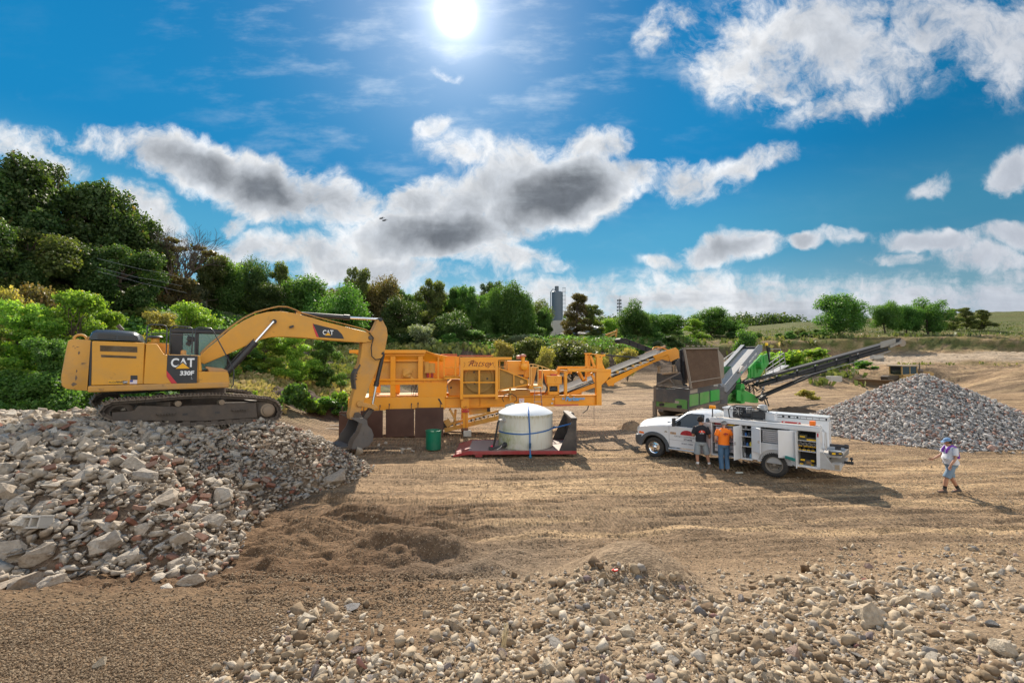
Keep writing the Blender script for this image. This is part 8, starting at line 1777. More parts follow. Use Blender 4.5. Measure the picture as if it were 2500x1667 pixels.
def build_loader():
 Y = 55.0; p = at(2200, 900, Y); z = Hs(p.x, p.y); Lf = Fr(p.x, Y, z, R(12))
 root = empty('wheel_loader', (p.x, Y, z), R(12), 'dusty yellow wheel loader with its bucket down behind the stone stockpile', 'loader')
 LY = mat('faded_loader_yellow', (.38,.22,.05), .65, var=.12, scale=1, dust=.55, dustcol=(.38,.30,.2)); LB_ = mat('loader_bucket', (.22,.14,.075), .7, var=.2, scale=1, dust=.5)
 def q(pts, y0=0): return [Lf.loc(*zR_(a, b), y0) for a, b in pts]
 mb = MB()
 c = q([(680,295),(895,295),(900,440),(690,415)]); x0, x1_ = c[0][0], c[1][0]; zt, zb = c[0][1], c[3][1]
 for xx in (x0, (x0+x1_)/2, x1_-.12):
  for yy in (0, 1.4): mb.box(xx, xx+.12, yy, yy+.12, zb-.3, zt-.1)
 mb.box(x0-.05, x1_+.05, 0, 1.52, zb-.5, zb); cab = mb.build('cab', LY, root, .01)
 mb = MB(); mb.box(x0-.15, x1_+.15, -.1, 1.62, zt-.1, zt+.08); mb.build('roof', mat('roof_dusty', (.42,.34,.24), .7), cab, .03)
 mb = MB(); mb.box(x0+.06, x1_-.06, .04, .06, zb, zt-.1); mb.box(x0+.04,x0+.06,.1,1.4,zb,zt-.1); mb.box(x0+.06, x1_-.06, 1.44, 1.46, zb, zt-.1); mb.build('cab_glass', GLASSD, cab)
 mb = MB(); mb.prism(q([(690,415),(1110,390),(1115,520),(1000,620),(700,600)]), -.1, 1.7); mb.build('body', LY, root, .05)
 mb = MB(); mb.prism(q([(1035,375),(1100,380),(1115,440),(1040,440)]), 0, 1.6); mb.build('engine_cover', LY, root, .03)
 mb = MB(); a = q([(910,360),(1030,372)]); mb.cyl((a[0][0],.7,a[0][1]),(a[1][0],.7,a[1][1]),.28,n=18); b_ = q([(960,360),(975,275)]); mb.cyl((b_[0][0],.3,b_[0][1]),(b_[0][0],.3,b_[1][1]),.08,n=12); mb.build('exhaust', mat('exhaust_brown', (.13,.10,.08), .7), root)
 for yy in (-.15, 1.45): mb = MB(); mb.prism(q([(740,425),(700,440),(600,520),(575,590),(640,560),(745,470)]), yy, yy+.25); mb.build('lift_arm', LY, root, .03)
 mb = MB(); mb.m(mat('loader_dark', (.06,.045,.03), .8)).prism(q([(520,445),(560,430),(700,430),(690,480),(600,520),(530,500)]), .3, 1.2); mb.build('linkage', None, root, .03)
 a = q([(305,485),(275,620),(300,630),(470,640),(560,560),(600,520),(590,515)]);
 mb = MB(); pts = q([(300,485),(330,500),(350,560),(320,610),(275,618),(262,628),(330,640),(375,590),(372,520),(330,478)])
 bx = q([(300,480),(610,520)]); w0 = -.9;
 prof = [(-.0,1.35),(.12,1.36),(.55,1.0),(.75,.55),(.55,.15),(-.45,.0),(-.50,.05),(.45,.25),(.60,.55),(.42,.95)]
 bo = empty('bucket', (q([(380,630)])[0][0], 0, 0)); bo.parent = root; bo.rotation_euler = (0,0,R(8))
 mb = MB(); mb.prism(prof, -1.4, 3.0); mb.build('bucket_shell', LB_, bo, .02)
 for yy in (-1.42, 2.96): mb = MB(); mb.prism([(0,1.35),(.55,1.0),(.75,.55),(.55,.1),(-.45,.0)], yy, yy+.06); mb.build('bucket_side', LB_, bo)
 for xx in (.0, 3.3):
  for yy in (-.45, 1.55):
   e = empty('wheel', (q([(760,560)])[0][0]+xx, yy+.25, .8)); e.parent = root; mb = MB(); mb.lathe((0,0,0),[(.45,-.28),(.78,-.28),(.82,-.2),(.82,.2),(.78,.28),(.45,.28)],32,'y'); mb.build('tyre', RUBBER, e); mb = MB(); mb.lathe((0,0,0),[(.46,.2),(.40,.1),(.2,.05),(0,.1)],24,'y'); mb.build('rim', LY, e)
build_loader()
def build_misc():
 CB = mat('cement_block', (.45,.42,.37))
 for px, py, w, h_, lab in ((2036,926,2.1,.75,'pale concrete block lying alone on the dirt slope right of the screening plant'),(2142,912,2.4,.7,'grey concrete block on the dirt bank left of the wheel loader')):
  p = hits(np.array([px*1.]), np.array([py*1.]), z0=1.2)[0]; mb = MB(); mb.box(-w/2/1.3,w/2/1.3,-.4,.4,0,h_); o = mb.build('concrete_block', CB, None, .04); o.location = (p[0], p[1], p[2]-.08); o.rotation_euler = (0,0,R(4)); tag(o, lab, 'concrete block')
 p = hits(np.array([2026.]), np.array([913.]), z0=1.2)[0]; mb = MB(); mb.m(mat('cone_orange', (.6,.10,.03), .6)).lathe((0,0,0),[(.2,.03),(.15,.05),(.03,.7),(0,.7)],16); mb.box(-.22,.22,-.22,.22,0,.03); o = mb.build('traffic_cone'); o.location = tuple(p+np.array([0,.6,-.02])); o.scale = (1.3,1.3,1.3); tag(o, 'faded orange traffic cone behind the pale concrete block', 'traffic cone')
 # heaps of soil
 def heap(name, px, py, rx, ry, h, col, lab, seed):
  p = hits(np.array([px*1.]), np.array([py*1.]))[0]; n = 40; V = [];
  for i in range(n+1):
   for k in range(n+1):
    u, v = -1+2*i/n, -1+2*k/n; d = math.hypot(u, v); z = h*max(0, 1-d)**.9*(1-.15*math.cos(4*math.atan2(v, u)+seed))
    x, y = p[0]+u*rx, p[1]+ry*.6+v*ry; z += (mnoise.noise(Vector((x*2, y*2, seed)))*.3+mnoise.noise(Vector((x*7, y*7, seed)))*.12)*h*max(0, min(1, (1-d)*3))
    V.append((x, y, (z-.03 if d < 1.02 else -.15)))
  F = [(i*(n+1)+k, (i+1)*(n+1)+k, (i+1)*(n+1)+k+1, i*(n+1)+k+1) for i in range(n) for k in range(n)]
  V = np.array(V); V[:, 2] += H(V[:, 0], V[:, 1]); o = raw_mesh(name, V, np.array(F), 4, mat('soil_'+name+str(seed), col, .95, var=.3, scale=9, bump=.9, bscale=18, spec=.1), smooth=True); tag(o, lab, 'soil heap')
 heap('sand_heap', 1545, 1048, .85, .8, .45, (.26,.18,.11), 'small heap of brown sand just left of the white truck bonnet', 1)
 heap('gravel_heap', 1512, 988, .75, .6, .28, (.11,.095,.08), 'little heap of dark gravel on the pit floor right of the orange plant', 2)
 heap('soil_heap', 1935, 1006, 2.3, .9, .38, (.10,.075,.055), 'low dark soil heap behind the white truck', 3)
 heap('soil_heap', 1750, 1010, 2.0, 1.0, .2, (.14,.10,.07), 'low dark soil heap hidden partly behind the truck cab', 4)
 heap('earth_mound', 745, 1000, 3.4, 2.6, 1.05, (.085,.06,.045), 'dark earth mound with weeds between the excavator and the orange plant', 5)
 # silo, mast and buildings on the skyline
 Y = 120; S = Y/FPX
 def wz(py): return at(1250, py, Y).z
 cxs = at(1360.5, 800, Y).x; zb = Hs(cxs, Y)-.5; SG = mat('silo_grey', (.10,.13,.165), .6, var=.1, scale=.3); SC = mat('silo_concrete', (.36,.35,.32), .9, var=.25, scale=.5, dust=.3)
 si = empty('silo', (cxs, Y, zb), 0, 'tall blue grey cement silo on a flared concrete base on the skyline', 'silo')
 mb = MB(); mb.lathe((0,0,0),[(0,wz(783)-zb),(1.45,wz(783)-zb),(1.45,wz(714)-zb),(1.3,wz(712.5)-zb),(0,wz(710.5)-zb)],36); mb.build('shell', SG, si)
 mb = MB(); mb.loft([[(-2.2,-2.2,0),(2.2,-2.2,0),(2.2,2.2,0),(-2.2,2.2,0)],[(-1.4,-1.4,wz(783)-zb),(1.4,-1.4,wz(783)-zb),(1.4,1.4,wz(783)-zb),(-1.4,1.4,wz(783)-zb)]], smooth=False); mb.build('base', SC, si)
 mb = MB(); mb.cyl((-.1,0,wz(712)-zb),(-.1,0,wz(699)-zb),.52,n=20); mb.build('filter', mat('silo_dark', (.10,.12,.14), .6), si)
 mb = MB(); z1 = wz(708)-zb; mb.tube([(-.5,-.2,z1),(-1.2,-.2,z1+.2),(-1.75,-.2,z1-.6),(-1.75,-.2,zb*0+2)], .11, 8); mb.build('fill_pipe', mat('silo_dark', (.10,.12,.14)), si)
 mb = MB()
 for dx in (0, .35, .7): mb.tube([(1.5+dx,-.2,wz(702)-zb),(1.5+dx,-.2,wz(775)-zb)], .035, 5)
 for k in range(8): zz = wz(703+k*9.5)-zb; mb.beam((1.4,-.2,zz),(2.2,-.2,zz),.05,.08); mb.beam((1.5,-.2,zz),(1.5,.5,zz),.05,.05)
 mb.build('ladder_cage', mat('silo_dark', (.10,.12,.14)), si)
 Y = 200; cx2 = at(1512.5, 800, Y).x; zb = Hs(cx2, Y); MT = mat('mast_grey', (.20,.21,.23), .6)
 wz2 = lambda py: at(1250, py, Y).z
 ma = empty('phone_mast', (cx2, Y, zb), 0, 'slim phone mast with four rings of antennas on the skyline', 'phone mast')
 mb = MB(); mb.cyl((0,0,0),(0,0,wz2(730)-zb),.30,.2,12); mb.cyl((0,0,wz2(730)-zb),(0,0,wz2(722)-zb),.05); mb.cyl((.6,0,wz2(732)-zb),(.6,0,wz2(720)-zb),.04); mb.build('pole', MT, ma)
 for py, w in ((733.5,.85),(741,.85),(749.5,1.0),(757.5,1.05)):
  zz = wz2(py)-zb; mb = MB()
  for k in range(9):
   t = k/9*6.283; mb.box(w*math.cos(t)-.09, w*math.cos(t)+.09, w*math.sin(t)-.08, w*math.sin(t)+.08, zz-.42, zz+.42)
  for k in range(3): t = k/3*6.283; mb.beam((0,0,zz),(w*math.cos(t), w*math.sin(t), zz),.15,.15)
  mb.build('antenna_ring', mat('antenna_dark', (.07,.075,.085), .6), ma)
 # buildings
 def house(px0, px1, py_e, py_r, Y, dep, wallc, roofc, lab, ridge='x'):
  a = at(px0, 800, Y).x; b = at(px1, 800, Y).x; ze = at(1250, py_e, Y).z; zr = at(1250, py_r, Y).z; zb = Hs((a+b)/2, Y)-1; r = empty('building', ((a+b)/2, Y, zb), 0, lab, 'building'); w = (b-a)/2
  mb = MB(); mb.box(-w+.2, w-.2, .2, dep-.2, 0, ze-zb-.05)
  if ridge == 'y': mb.prism([(-w+.2,ze-zb-.05),(w-.2,ze-zb-.05),(0,zr-zb-.1)], .2, dep-.2)
  mb.build('wall', wallc, r)
  mb = MB()
  if ridge == 'x': mb.loft([[(-w,-.2,ze-zb),(-w+.1 if True else 0,dep/2,zr-zb),(-w,dep+.2,ze-zb)],[(w,-.2,ze-zb),(w-.1,dep/2,zr-zb),(w,dep+.2,ze-zb)]], smooth=False)
  elif ridge == 'hip': mb.add([(-w,-.3,ze-zb),(w,-.3,ze-zb),(w,dep,ze-zb),(-w,dep,ze-zb),(-w*.45,dep/2,zr-zb),(w*.45,dep/2,zr-zb)],[(0,1,5,4),(1,2,5),(2,3,4,5),(3,0,4),(3,2,1,0)])
  else:
   for s in (-1, 1): mb.add([(0,-.2,zr-zb),(s*w*1.05,-.2,ze-zb-.1),(s*w*1.05,dep+.2,ze-zb-.1),(0,dep+.2,zr-zb),(0,-.2,zr-zb+.2),(s*w*1.05,-.2,ze-zb+.1),(s*w*1.05,dep+.2,ze-zb+.1),(0,dep+.2,zr-zb+.2)],[(0,1,2,3),(4,5,6,7),(0,1,5,4),(1,2,6,5),(2,3,7,6),(3,0,4,7)])
  mb.build('roof', roofc, r)
  mb = MB(); mb.box(-.8,.8,.1,.19,.6,min(3.2, ze-zb-.6)); mb.build('door', mat('door_blue_grey', (.12,.15,.18), .6), r)
 WR = mat('roof_white', (.55,.55,.55), .5, var=.06, scale=.4); BW = mat('wall_blue_grey', (.20,.24,.30), .7, var=.08, scale=.4); RT = mat('roof_shingle', (.25,.23,.21), .9, var=.15, scale=1)
 house(1380, 1472, 799, 788, 150, 14, BW, WR, 'long shed with a white metal roof beyond the trees right of the silo', 'x')
 house(1462, 1522, 800, 786, 145, 16, BW, WR, 'blue grey gabled shed beyond the trees left of the phone mast', 'y')
 house(1366, 1440, 815, 805, 105, 9, mat('wall_grey', (.25,.25,.24), .8), RT, 'low house with a hipped grey roof at the foot of the silo', 'hip')
 # yellow conveyor half hidden in the bushes
 p0 = at(1478, 818, 92); p1 = at(1506, 808, 92); mb = MB(); mb.beam(p0, p1, .6, .35); mb.beam(p1+Vector((-.2,0,-1.2)), p1+Vector((0,0,.4)), .3, .3); mb.beam(p1+Vector((-.2,0,-.6)), p1+Vector((-1.8,0,-1.2)), .2, .2); o = mb.build('far_conveyor', mat('far_orange', (.60,.28,.05), .6), None, .02); tag(o, 'small orange conveyor poking out of the bushes below the sheds', 'conveyor')
 # wires, birds, planks, straw
 WM = mat('wire_pale', (.25,.25,.25), .5)
 for k, (a, b) in enumerate((((298,646),(395,666)),((298,668),(380,684)),((300,678),(390,700)))):
  A = at(*a, 36); B_ = at(*b, 37); mb = MB(); mb.tube([A+Vector((-2.0,0,.5)), A, (A+B_)/2-Vector((0,0,.06)), B_, B_+Vector((2.2,0,-.5))], .010, 5); o = mb.build('overhead_wire', WM); tag(o, ['topmost thin overhead wire crossing in front of the dark trees','middle thin overhead wire crossing in front of the dark trees','lowest thin overhead wire crossing in front of the dark trees'][k], 'wire', 'overhead wires on the left')
 BD = mat('bird_dark', (.02,.02,.02), .8)
 for k, (px, py) in enumerate(((932,534),(939,539))):
  c = at(px, py, 60); mb = MB(); mb.loft([[(-.02,-.3,.0),(.02,-.3,0),(0,-.3,.03)],[(-.07,0,-.05),(.07,0,-.05),(0,0,.08)],[(-.05,.2,-.03),(.05,.2,-.03),(0,.2,.06)],[(-.01,.35,0),(.01,.35,0),(0,.35,.02)]])
  for s in (-1, 1): mb.add([(0,-.1,.03),(0,.15,.03),(s*.28,.12,.16),(s*.26,-.08,.16),(s*.62,-.06,.02),(s*.6,-.12,.02)],[(0,1,2,3),(3,2,4,5)])
  o = mb.build('bird', BD); o.location = c; o.rotation_euler = (0, R(-25), R(70)); o.modifiers.new('thickness', 'SOLIDIFY').thickness = .02; tag(o, ['left one of two dark birds flying in the sky','right one of two dark birds flying in the sky'][k], 'bird', 'birds in the sky')
 PLK = mat('grey_plank', (.36,.30,.24), .9, var=.2)
 for k, (px, py, ln, rz) in enumerate(((812,1048,1.5,.08),(820,1040,1.0,-.1))):
  p = hits(np.array([px*1.]), np.array([py*1.]))[0]; mb = MB(); mb.box(-ln/2,ln/2,-.06,.06,0,.035); o = mb.build('plank', PLK, None, .004); o.location = (p[0], p[1], p[2]+.02); o.rotation_euler = (0,.02,rz); tag(o, ['longer weathered plank on the ground left of the excavator bucket','shorter weathered plank on the ground left of the excavator bucket'][k], 'plank')
 p = hits(np.array([1228.]), np.array([1590.]))[0]; mb = MB(); rr_ = random.Random(4)
 for k in range(26):
  a = Vector((p[0]+rr_.gauss(0,.012), p[1]-.05, p[2]+.02)); b = a+Vector((rr_.gauss(.02,.025), rr_.uniform(.1,.22), rr_.uniform(.04,.16))); mb.tube([a, (a+b)/2+Vector((0,0,.02)), b], .0025, 4)
 o = mb.build('straw_tuft', mat('straw', (.50,.38,.2), .8)); tag(o, 'dry straw tuft sticking out of the foreground stones', 'straw')
 p = hits(np.array([1503.]), np.array([1396.]))[0]; mb = MB(); mb.obox((0,0,0),(.03,0,.005),(0,.02,0),(0,0,.008)); mb.obox((-.04,0,.005),(.015,0,.01),(0,.01,0),(0,0,.006)); o = mb.build('red_scrap', mat('scrap_red', (.7,.04,.03), .5)); o.location = tuple(p+np.array([0,0,.03])); tag(o, 'bright red scrap on top of the foreground gravel heap', 'scrap')
 p = gnd(1805, 1151); mb = MB(); mb.cyl((-.12,0,.03),(.12,.03,.03),.03,n=14); mb.cyl((.12,.03,.03),(.15,.035,.03),.015,n=10); o = mb.build('white_tube', mat('tube_white', (.6,.62,.55), .4)); o.location = (p.x, p.y, Hs(p.x, p.y)+.01); tag(o, 'pale grease tube on the ground right of the man in orange', 'tube')
 p = gnd(1716, 1144); mb = MB(); mb.cyl((-.08,0,.02),(.02,0,.03),.02,n=10); mb.beam((0,0,.03),(.12,.03,.05),.02,.02); o = mb.build('dropped_tool', mat('vice_black', (.04,.04,.045))); o.location = (p.x, p.y-.1, Hs(p.x, p.y)); tag(o, 'small dark tool on the ground between the feet of the man in black', 'tool')
 # brush pile behind the plant
 c = hits(np.array([1985.]), np.array([915.]), z0=1.0)[0]; mb = MB(); rr_ = random.Random(12); bm_ = mat('brush_brown', (.12,.07,.045), .9, var=.3)
 for k in range(520):
  u = rr_.uniform(-1, 1); v = rr_.uniform(-1, 1); h_ = 2.0*max(0, 1-abs(u)**1.5)*max(0, 1-v*v)*rr_.random(); a = Vector((c[0]+u*5.2, c[1]+2+v*2.0, c[2]-.2+h_)); d = Vector((rr_.gauss(0,1), rr_.gauss(0,.7), rr_.gauss(0,.35))).normalized()*rr_.uniform(.5,1.5)
  mb.tube([a, a+d*.5+Vector((0,0,.1)), a+d], [.05,.04,.015], 4)
 V_ = []; o = mb.build('brush_pile', bm_); tag(o, 'tangled heap of brown roots and branches behind the green screening plant', 'brush pile')
build_misc()
# ------------------------------------------------------------------ trees, shrubs, grass
def leaf_mat(name, cols, tr=.35):
 m = bpy.data.materials.new(name); m.use_nodes = True; nt = m.node_tree; N = nt.nodes; L = nt.links
 for n in list(N): N.remove(n)
 a = N.new('ShaderNodeAttribute'); a.attribute_name = 'tint'; r = N.new('ShaderNodeValToRGB'); L.new(a.outputs['Fac'], r.inputs[0])
 for i, (p, c) in enumerate(cols):
  e = r.color_ramp.elements[i] if i < 2 else r.color_ramp.elements.new(p); e.position = p; e.color = (*c, 1)
 oi = N.new('ShaderNodeObjectInfo'); hs = N.new('ShaderNodeHueSaturation'); L.new(r.outputs[0], hs.inputs['Color'])
 mr = N.new('ShaderNodeMapRange'); L.new(oi.outputs['Random'], mr.inputs[0]); mr.inputs[3].default_value = 1.0; mr.inputs[4].default_value = 1.5; L.new(mr.outputs[0], hs.inputs['Value'])
 mh = N.new('ShaderNodeMapRange'); L.new(oi.outputs['Random'], mh.inputs[0]); mh.inputs[3].default_value = .485; mh.inputs[4].default_value = .505; L.new(mh.outputs[0], hs.inputs['Hue'])
 d = N.new('ShaderNodeBsdfPrincipled'); d.inputs['Roughness'].default_value = .55; d.inputs['Specular IOR Level'].default_value = .35; L.new(hs.outputs[0], d.inputs['Base Color'])
 t = N.new('ShaderNodeBsdfTranslucent'); mu = N.new('ShaderNodeMix'); mu.data_type = 'RGBA'; mu.blend_type = 'MULTIPLY'; mu.inputs[0].default_value = 1; L.new(hs.outputs[0], mu.inputs[6]); mu.inputs[7].default_value = (1.5,1.6,.6,1); L.new(mu.outputs[2], t.inputs[0])
 mx = N.new('ShaderNodeMixShader'); mx.inputs[0].default_value = min(.5, tr+.1); L.new(d.outputs[0], mx.inputs[1]); L.new(t.outputs[0], mx.inputs[2]); o = N.new('ShaderNodeOutputMaterial'); L.new(mx.outputs[0], o.inputs[0]); return m
LM = dict(oak=leaf_mat('leaf_oak', [(0,(0.024,0.049,0.014)),(.6,(0.054,0.097,0.024)),(.85,(0.101,0.135,0.034)),(1,(0.162,0.115,0.041))], .3),
  olive=leaf_mat('leaf_olive', [(0,(0.047,0.068,0.020)),(.6,(0.101,0.128,0.034)),(1,(0.189,0.162,0.054))], .35),
  green=leaf_mat('leaf_green', [(0,(0.038,0.088,0.024)),(.6,(0.081,0.169,0.038)),(1,(0.149,0.230,0.047))], .38),
  lime=leaf_mat('leaf_lime', [(0,(0.068,0.135,0.024)),(.55,(0.162,0.270,0.041)),(.9,(0.297,0.365,0.054)),(1,(0.486,0.405,0.054))], .42),
  brown=leaf_mat('leaf_brown', [(0,(0.068,0.061,0.020)),(.5,(0.121,0.108,0.038)),(1,(0.203,0.115,0.041))], .3),
  silver=leaf_mat('leaf_silver', [(0,(0.081,0.101,0.061)),(.6,(0.176,0.203,0.121)),(1,(0.297,0.311,0.203))], .3),
  gold=leaf_mat('leaf_gold', [(0,(0.135,0.149,0.041)),(.5,(0.270,0.243,0.068)),(1,(0.432,0.324,0.095))], .35),
  grass=leaf_mat("leaf_grass", [(0,(.06,.085,.022)),(.45,(.13,.145,.04)),(.7,(.27,.22,.10)),(1,(.40,.30,.17))], .12))
BARK = mat('bark', (.085,.062,.045), .9, var=.3, scale=6, bump=.6); BARKP = mat('bark_pale', (.19,.155,.125), .9, var=.3, scale=5, bump=.5)
def leaves(blobs, n, size, rng, droop=.2, shell=.45):
 """n leaf-clump faces spread over the blobs (x, y, z, rx, ry, rz); returns verts, faces, tint"""
 w = np.array([b[3]*b[4]+b[4]*b[5]+b[3]*b[5] for b in blobs]); bi = rng.choice(len(blobs), n, p=w/w.sum()); B = np.array(blobs)[bi]
 d = rng.normal(size=(n, 3)); d /= np.linalg.norm(d, axis=1)[:, None]; rr = shell+(1.08-shell)*rng.uniform(0, 1, n)**.8
 nz_ = np.array([mnoise.noise(Vector((d[i,0]*2.2+bi[i]*3.1, d[i,1]*2.2, d[i,2]*2.2))) for i in range(n)]); n3_ = np.array([mnoise.noise(Vector((d[i,0]*6+bi[i]*1.7, d[i,1]*6, d[i,2]*6))) for i in range(n)]); rr = rr*(1+.32*nz_+.34*n3_); rr = np.where(rng.uniform(0, 1, n) < .06, rr*rng.uniform(1.05, 1.35, n), rr); nz_ = nz_*.7+n3_*.5
 P = B[:, :3]+d*B[:, 3:6]*rr[:, None]
 nrm = d*.7+rng.normal(size=(n, 3))*.75; nrm[:, 2] += .35; nrm /= np.linalg.norm(nrm, axis=1)[:, None]
 a = np.cross(nrm, rng.normal(size=(n, 3))); a /= np.linalg.norm(a, axis=1)[:, None]; b = np.cross(nrm, a)
 s = size*np.exp(rng.normal(0, .35, n))[:, None]*np.where(n3_ < -.22, .35, 1)[:, None]
 a2 = a*s*.5; b2 = b*s*rng.uniform(.35, .6, n)[:, None]; k = nrm*s*.16
 V = np.stack([P-a2*1.1, P-b2*.9+k, P+a2*1.0, P+b2*.9+k], 1).reshape(-1, 3); F = np.arange(n*4).reshape(n, 4)
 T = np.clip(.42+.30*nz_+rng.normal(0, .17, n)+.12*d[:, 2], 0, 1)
 return V, F, np.repeat(T, 4)
def limb(mb, a, b, r0, r1, rnd, seg=4, wob=.08):
 a, b = Vector(a), Vector(b); L_ = (b-a).length; pts = []; rs = []
 for k in range(seg+1):
  t = k/seg; p = a.lerp(b, t)+Vector((rnd.gauss(0,1), rnd.gauss(0,1), rnd.gauss(0,.4)))*wob*L_*math.sin(math.pi*t)*.6; pts.append(p); rs.append(r0+(r1-r0)*t)
 mb.tube(pts, rs, 6); return pts
def tree_proto(kind, seed):
 """unit tree about 1 m tall and 1 m wide; returns (trunk mesh, crown verts...)"""
 rnd = random.Random(seed); rng = np.random.default_rng(seed); blobs = []; mb = MB(); lf = .03; n = 6000
 def bl(x, y, z, r, rz=None): blobs.append((x, y, z, r, r, rz or r*.8))
 if kind == 'oak':
  base = .30; n = 52000; lf = .0175
  for k in range(34):
   a = rnd.uniform(0, 6.28); zz = rnd.uniform(.22, .90); q = .42*math.sqrt(max(.04, 1-((zz-.5)/.5)**2))*rnd.uniform(.35, 1); r = rnd.uniform(.07, .15); bl(q*math.cos(a), q*math.sin(a), zz, r, r*.85)
  bl(0, 0, .9, .12, .08)
 elif kind == 'round':
  base = .18; n = 34000; lf = .020
  for k in range(26):
   a = rnd.uniform(0, 6.28); zz = rnd.uniform(.16, .90); q = .40*math.sqrt(max(0.05, 1-((zz-.50)/.5)**2))*rnd.uniform(.3, 1); r = rnd.uniform(.11, .19); bl(q*math.cos(a), q*math.sin(a), zz, r, r*1.05)
 elif kind == 'tall':
  base = .35; n = 26000; lf = .019
  for k in range(34):
   a = rnd.uniform(0, 6.28); zz = rnd.uniform(.25, .94); q = rnd.uniform(.03, .36)*(1.1-.4*zz); r = rnd.uniform(.05, .12); bl(q*math.cos(a), q*math.sin(a), zz, r, r*.8)
 elif kind == 'locust':
  base = .15; n = 34000; lf = .0175
  for k in range(40):
   a = rnd.uniform(0, 6.28); zz = rnd.uniform(.10, .95); q = rnd.uniform(.03, .46)*(1.15-zz*.75); r = rnd.uniform(.06, .14); bl(q*math.cos(a), q*math.sin(a), zz, r, r*.6)
 elif kind == 'shrub':
  base = .0; n = 13000; lf = .030
  for k in range(13):
   a = rnd.uniform(0, 6.28); zz = rnd.uniform(.12, .80); q = rnd.uniform(.0, .42)*(1.15-zz*.6); r = rnd.uniform(.12, .22); bl(q*math.cos(a), q*math.sin(a), zz, r)
 elif kind == 'weed':
  base = .0; n = 1800; lf = .085
  for k in range(10):
   a = rnd.uniform(0, 6.28); zz = rnd.uniform(.1, .8); q = rnd.uniform(.0, .45)*(1.1-zz*.5); r = rnd.uniform(.12, .22); bl(q*math.cos(a), q*math.sin(a), zz, r)
 V, F, T = leaves(blobs, n, lf, rng)
 tr = {'oak': .022, 'round': .02, 'tall': .014, 'locust': .012, 'shrub': .010, 'weed': .006}[kind]
 z1 = .55 if kind != 'shrub' else .3; tp = limb(mb, (0,0,-.06), (rnd.gauss(0,.03), rnd.gauss(0,.03), z1), tr*1.4, tr*.75, rnd, 5, .05)
 for b in (blobs if kind != 'weed' else blobs[:5]):
  s = tp[min(len(tp)-1, max(1, int(b[2]*.75/z1*len(tp))))] if kind not in ('shrub', 'weed') else tp[1]
  p = limb(mb, s, b[:3], tr*.55, tr*.16, rnd, 4, .10)
  for q in range(2 if kind in ('oak', 'tall', 'round') else 0):
   limb(mb, p[2], (b[0]+rnd.gauss(0,b[3]*.6), b[1]+rnd.gauss(0,b[3]*.6), b[2]+rnd.uniform(0,b[3]*.7)), tr*.25, tr*.08, rnd, 3)
 return (mb, V, F, T)
PROT = {}
def get_proto(kind, v, lm):
 key = (kind, v, lm)
 if key in PROT: return PROT[key]
 if (kind, v) not in PROT: PROT[(kind, v)] = tree_proto(kind, 1000+37*v+len(kind)*11)
 mb, V, F, T = PROT[(kind, v)]
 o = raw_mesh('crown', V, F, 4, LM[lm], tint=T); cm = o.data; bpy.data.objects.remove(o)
 if ('t', kind, v) not in PROT:
  t = mb.build('trunk', BARK if kind != 'tall' else BARKP); PROT[('t', kind, v)] = t.data; bpy.data.objects.remove(t)
 PROT[key] = (cm, PROT[('t', kind, v)]); return PROT[key]
prnd = random.Random(77)
def plant(name, kind, lm, x, y, w, h, lab, cat, grp=None, sink=.0, v=None):
 v = prnd.randrange({'oak': 3, 'round': 3, 'tall': 3, 'locust': 3, 'shrub': 4, 'weed': 3}[kind]) if v is None else v
 cm, tm = get_proto(kind, v, lm); r = empty(name, (x, y, Hs(x, y)-sink), prnd.uniform(0, 6.28), lab, cat, grp); r.scale = (w, w, h)
 for nm, me in (('crown', cm), ('trunk', tm)):
  o = bpy.data.objects.new(nm, me); COL.objects.link(o); o.parent = r
 return r
def tree_at(px, Y, top, wpx, kind, lm, lab, cat='tree', grp=None, name=None, v=None, minh=.8):
 c = at(px, top, Y); z = Hs(c.x, Y); h = max(minh, c.z-z); w = wpx*Y/FPX
 return plant(name or {'oak': 'oak_tree', 'round': 'round_tree', 'tall': 'tall_tree', 'locust': 'locust_tree', 'shrub': 'shrub', 'weed': 'weed_plant'}[kind], kind, lm, c.x, Y, w, h/.97, lab, cat, grp, v=v)
G1 = 'dark oaks on the left hill'; G2 = 'trees along the skyline behind the orange plant'; G3 = 'trees on the grassy field at the right'; G4 = 'bright young trees behind the excavator'; G5 = 'shrubs on the left bank'; G6 = 'shrubs on the bank behind the plants'
for a in [(5,40,425,300,'oak','oak','dark oak cut off by the left edge of the photo',0),(118,44,402,300,'oak','oak','tallest dark oak on the left hill',1),(228,46,452,250,'oak','oak','broad dark oak right of the tallest one on the left hill',2),(318,48,525,190,'oak','oak','dark oak at the right end of the left hill, beside the leafless tree',0),(60,37,560,250,'oak','olive','brownish lower oak in front of the tall dark ones',1),
          (180,40,590,220,'oak','oak','dense low dark oak below the tallest one',2),(290,42,600,200,'oak','oak','low dark oak under the overhead wires',1),(-60,34,520,260,'oak','oak','dark oak mostly outside the left edge of the photo',2)]:
 tree_at(a[0], a[1], a[2], a[3], a[4], a[5], a[6], grp=G1, v=a[7])
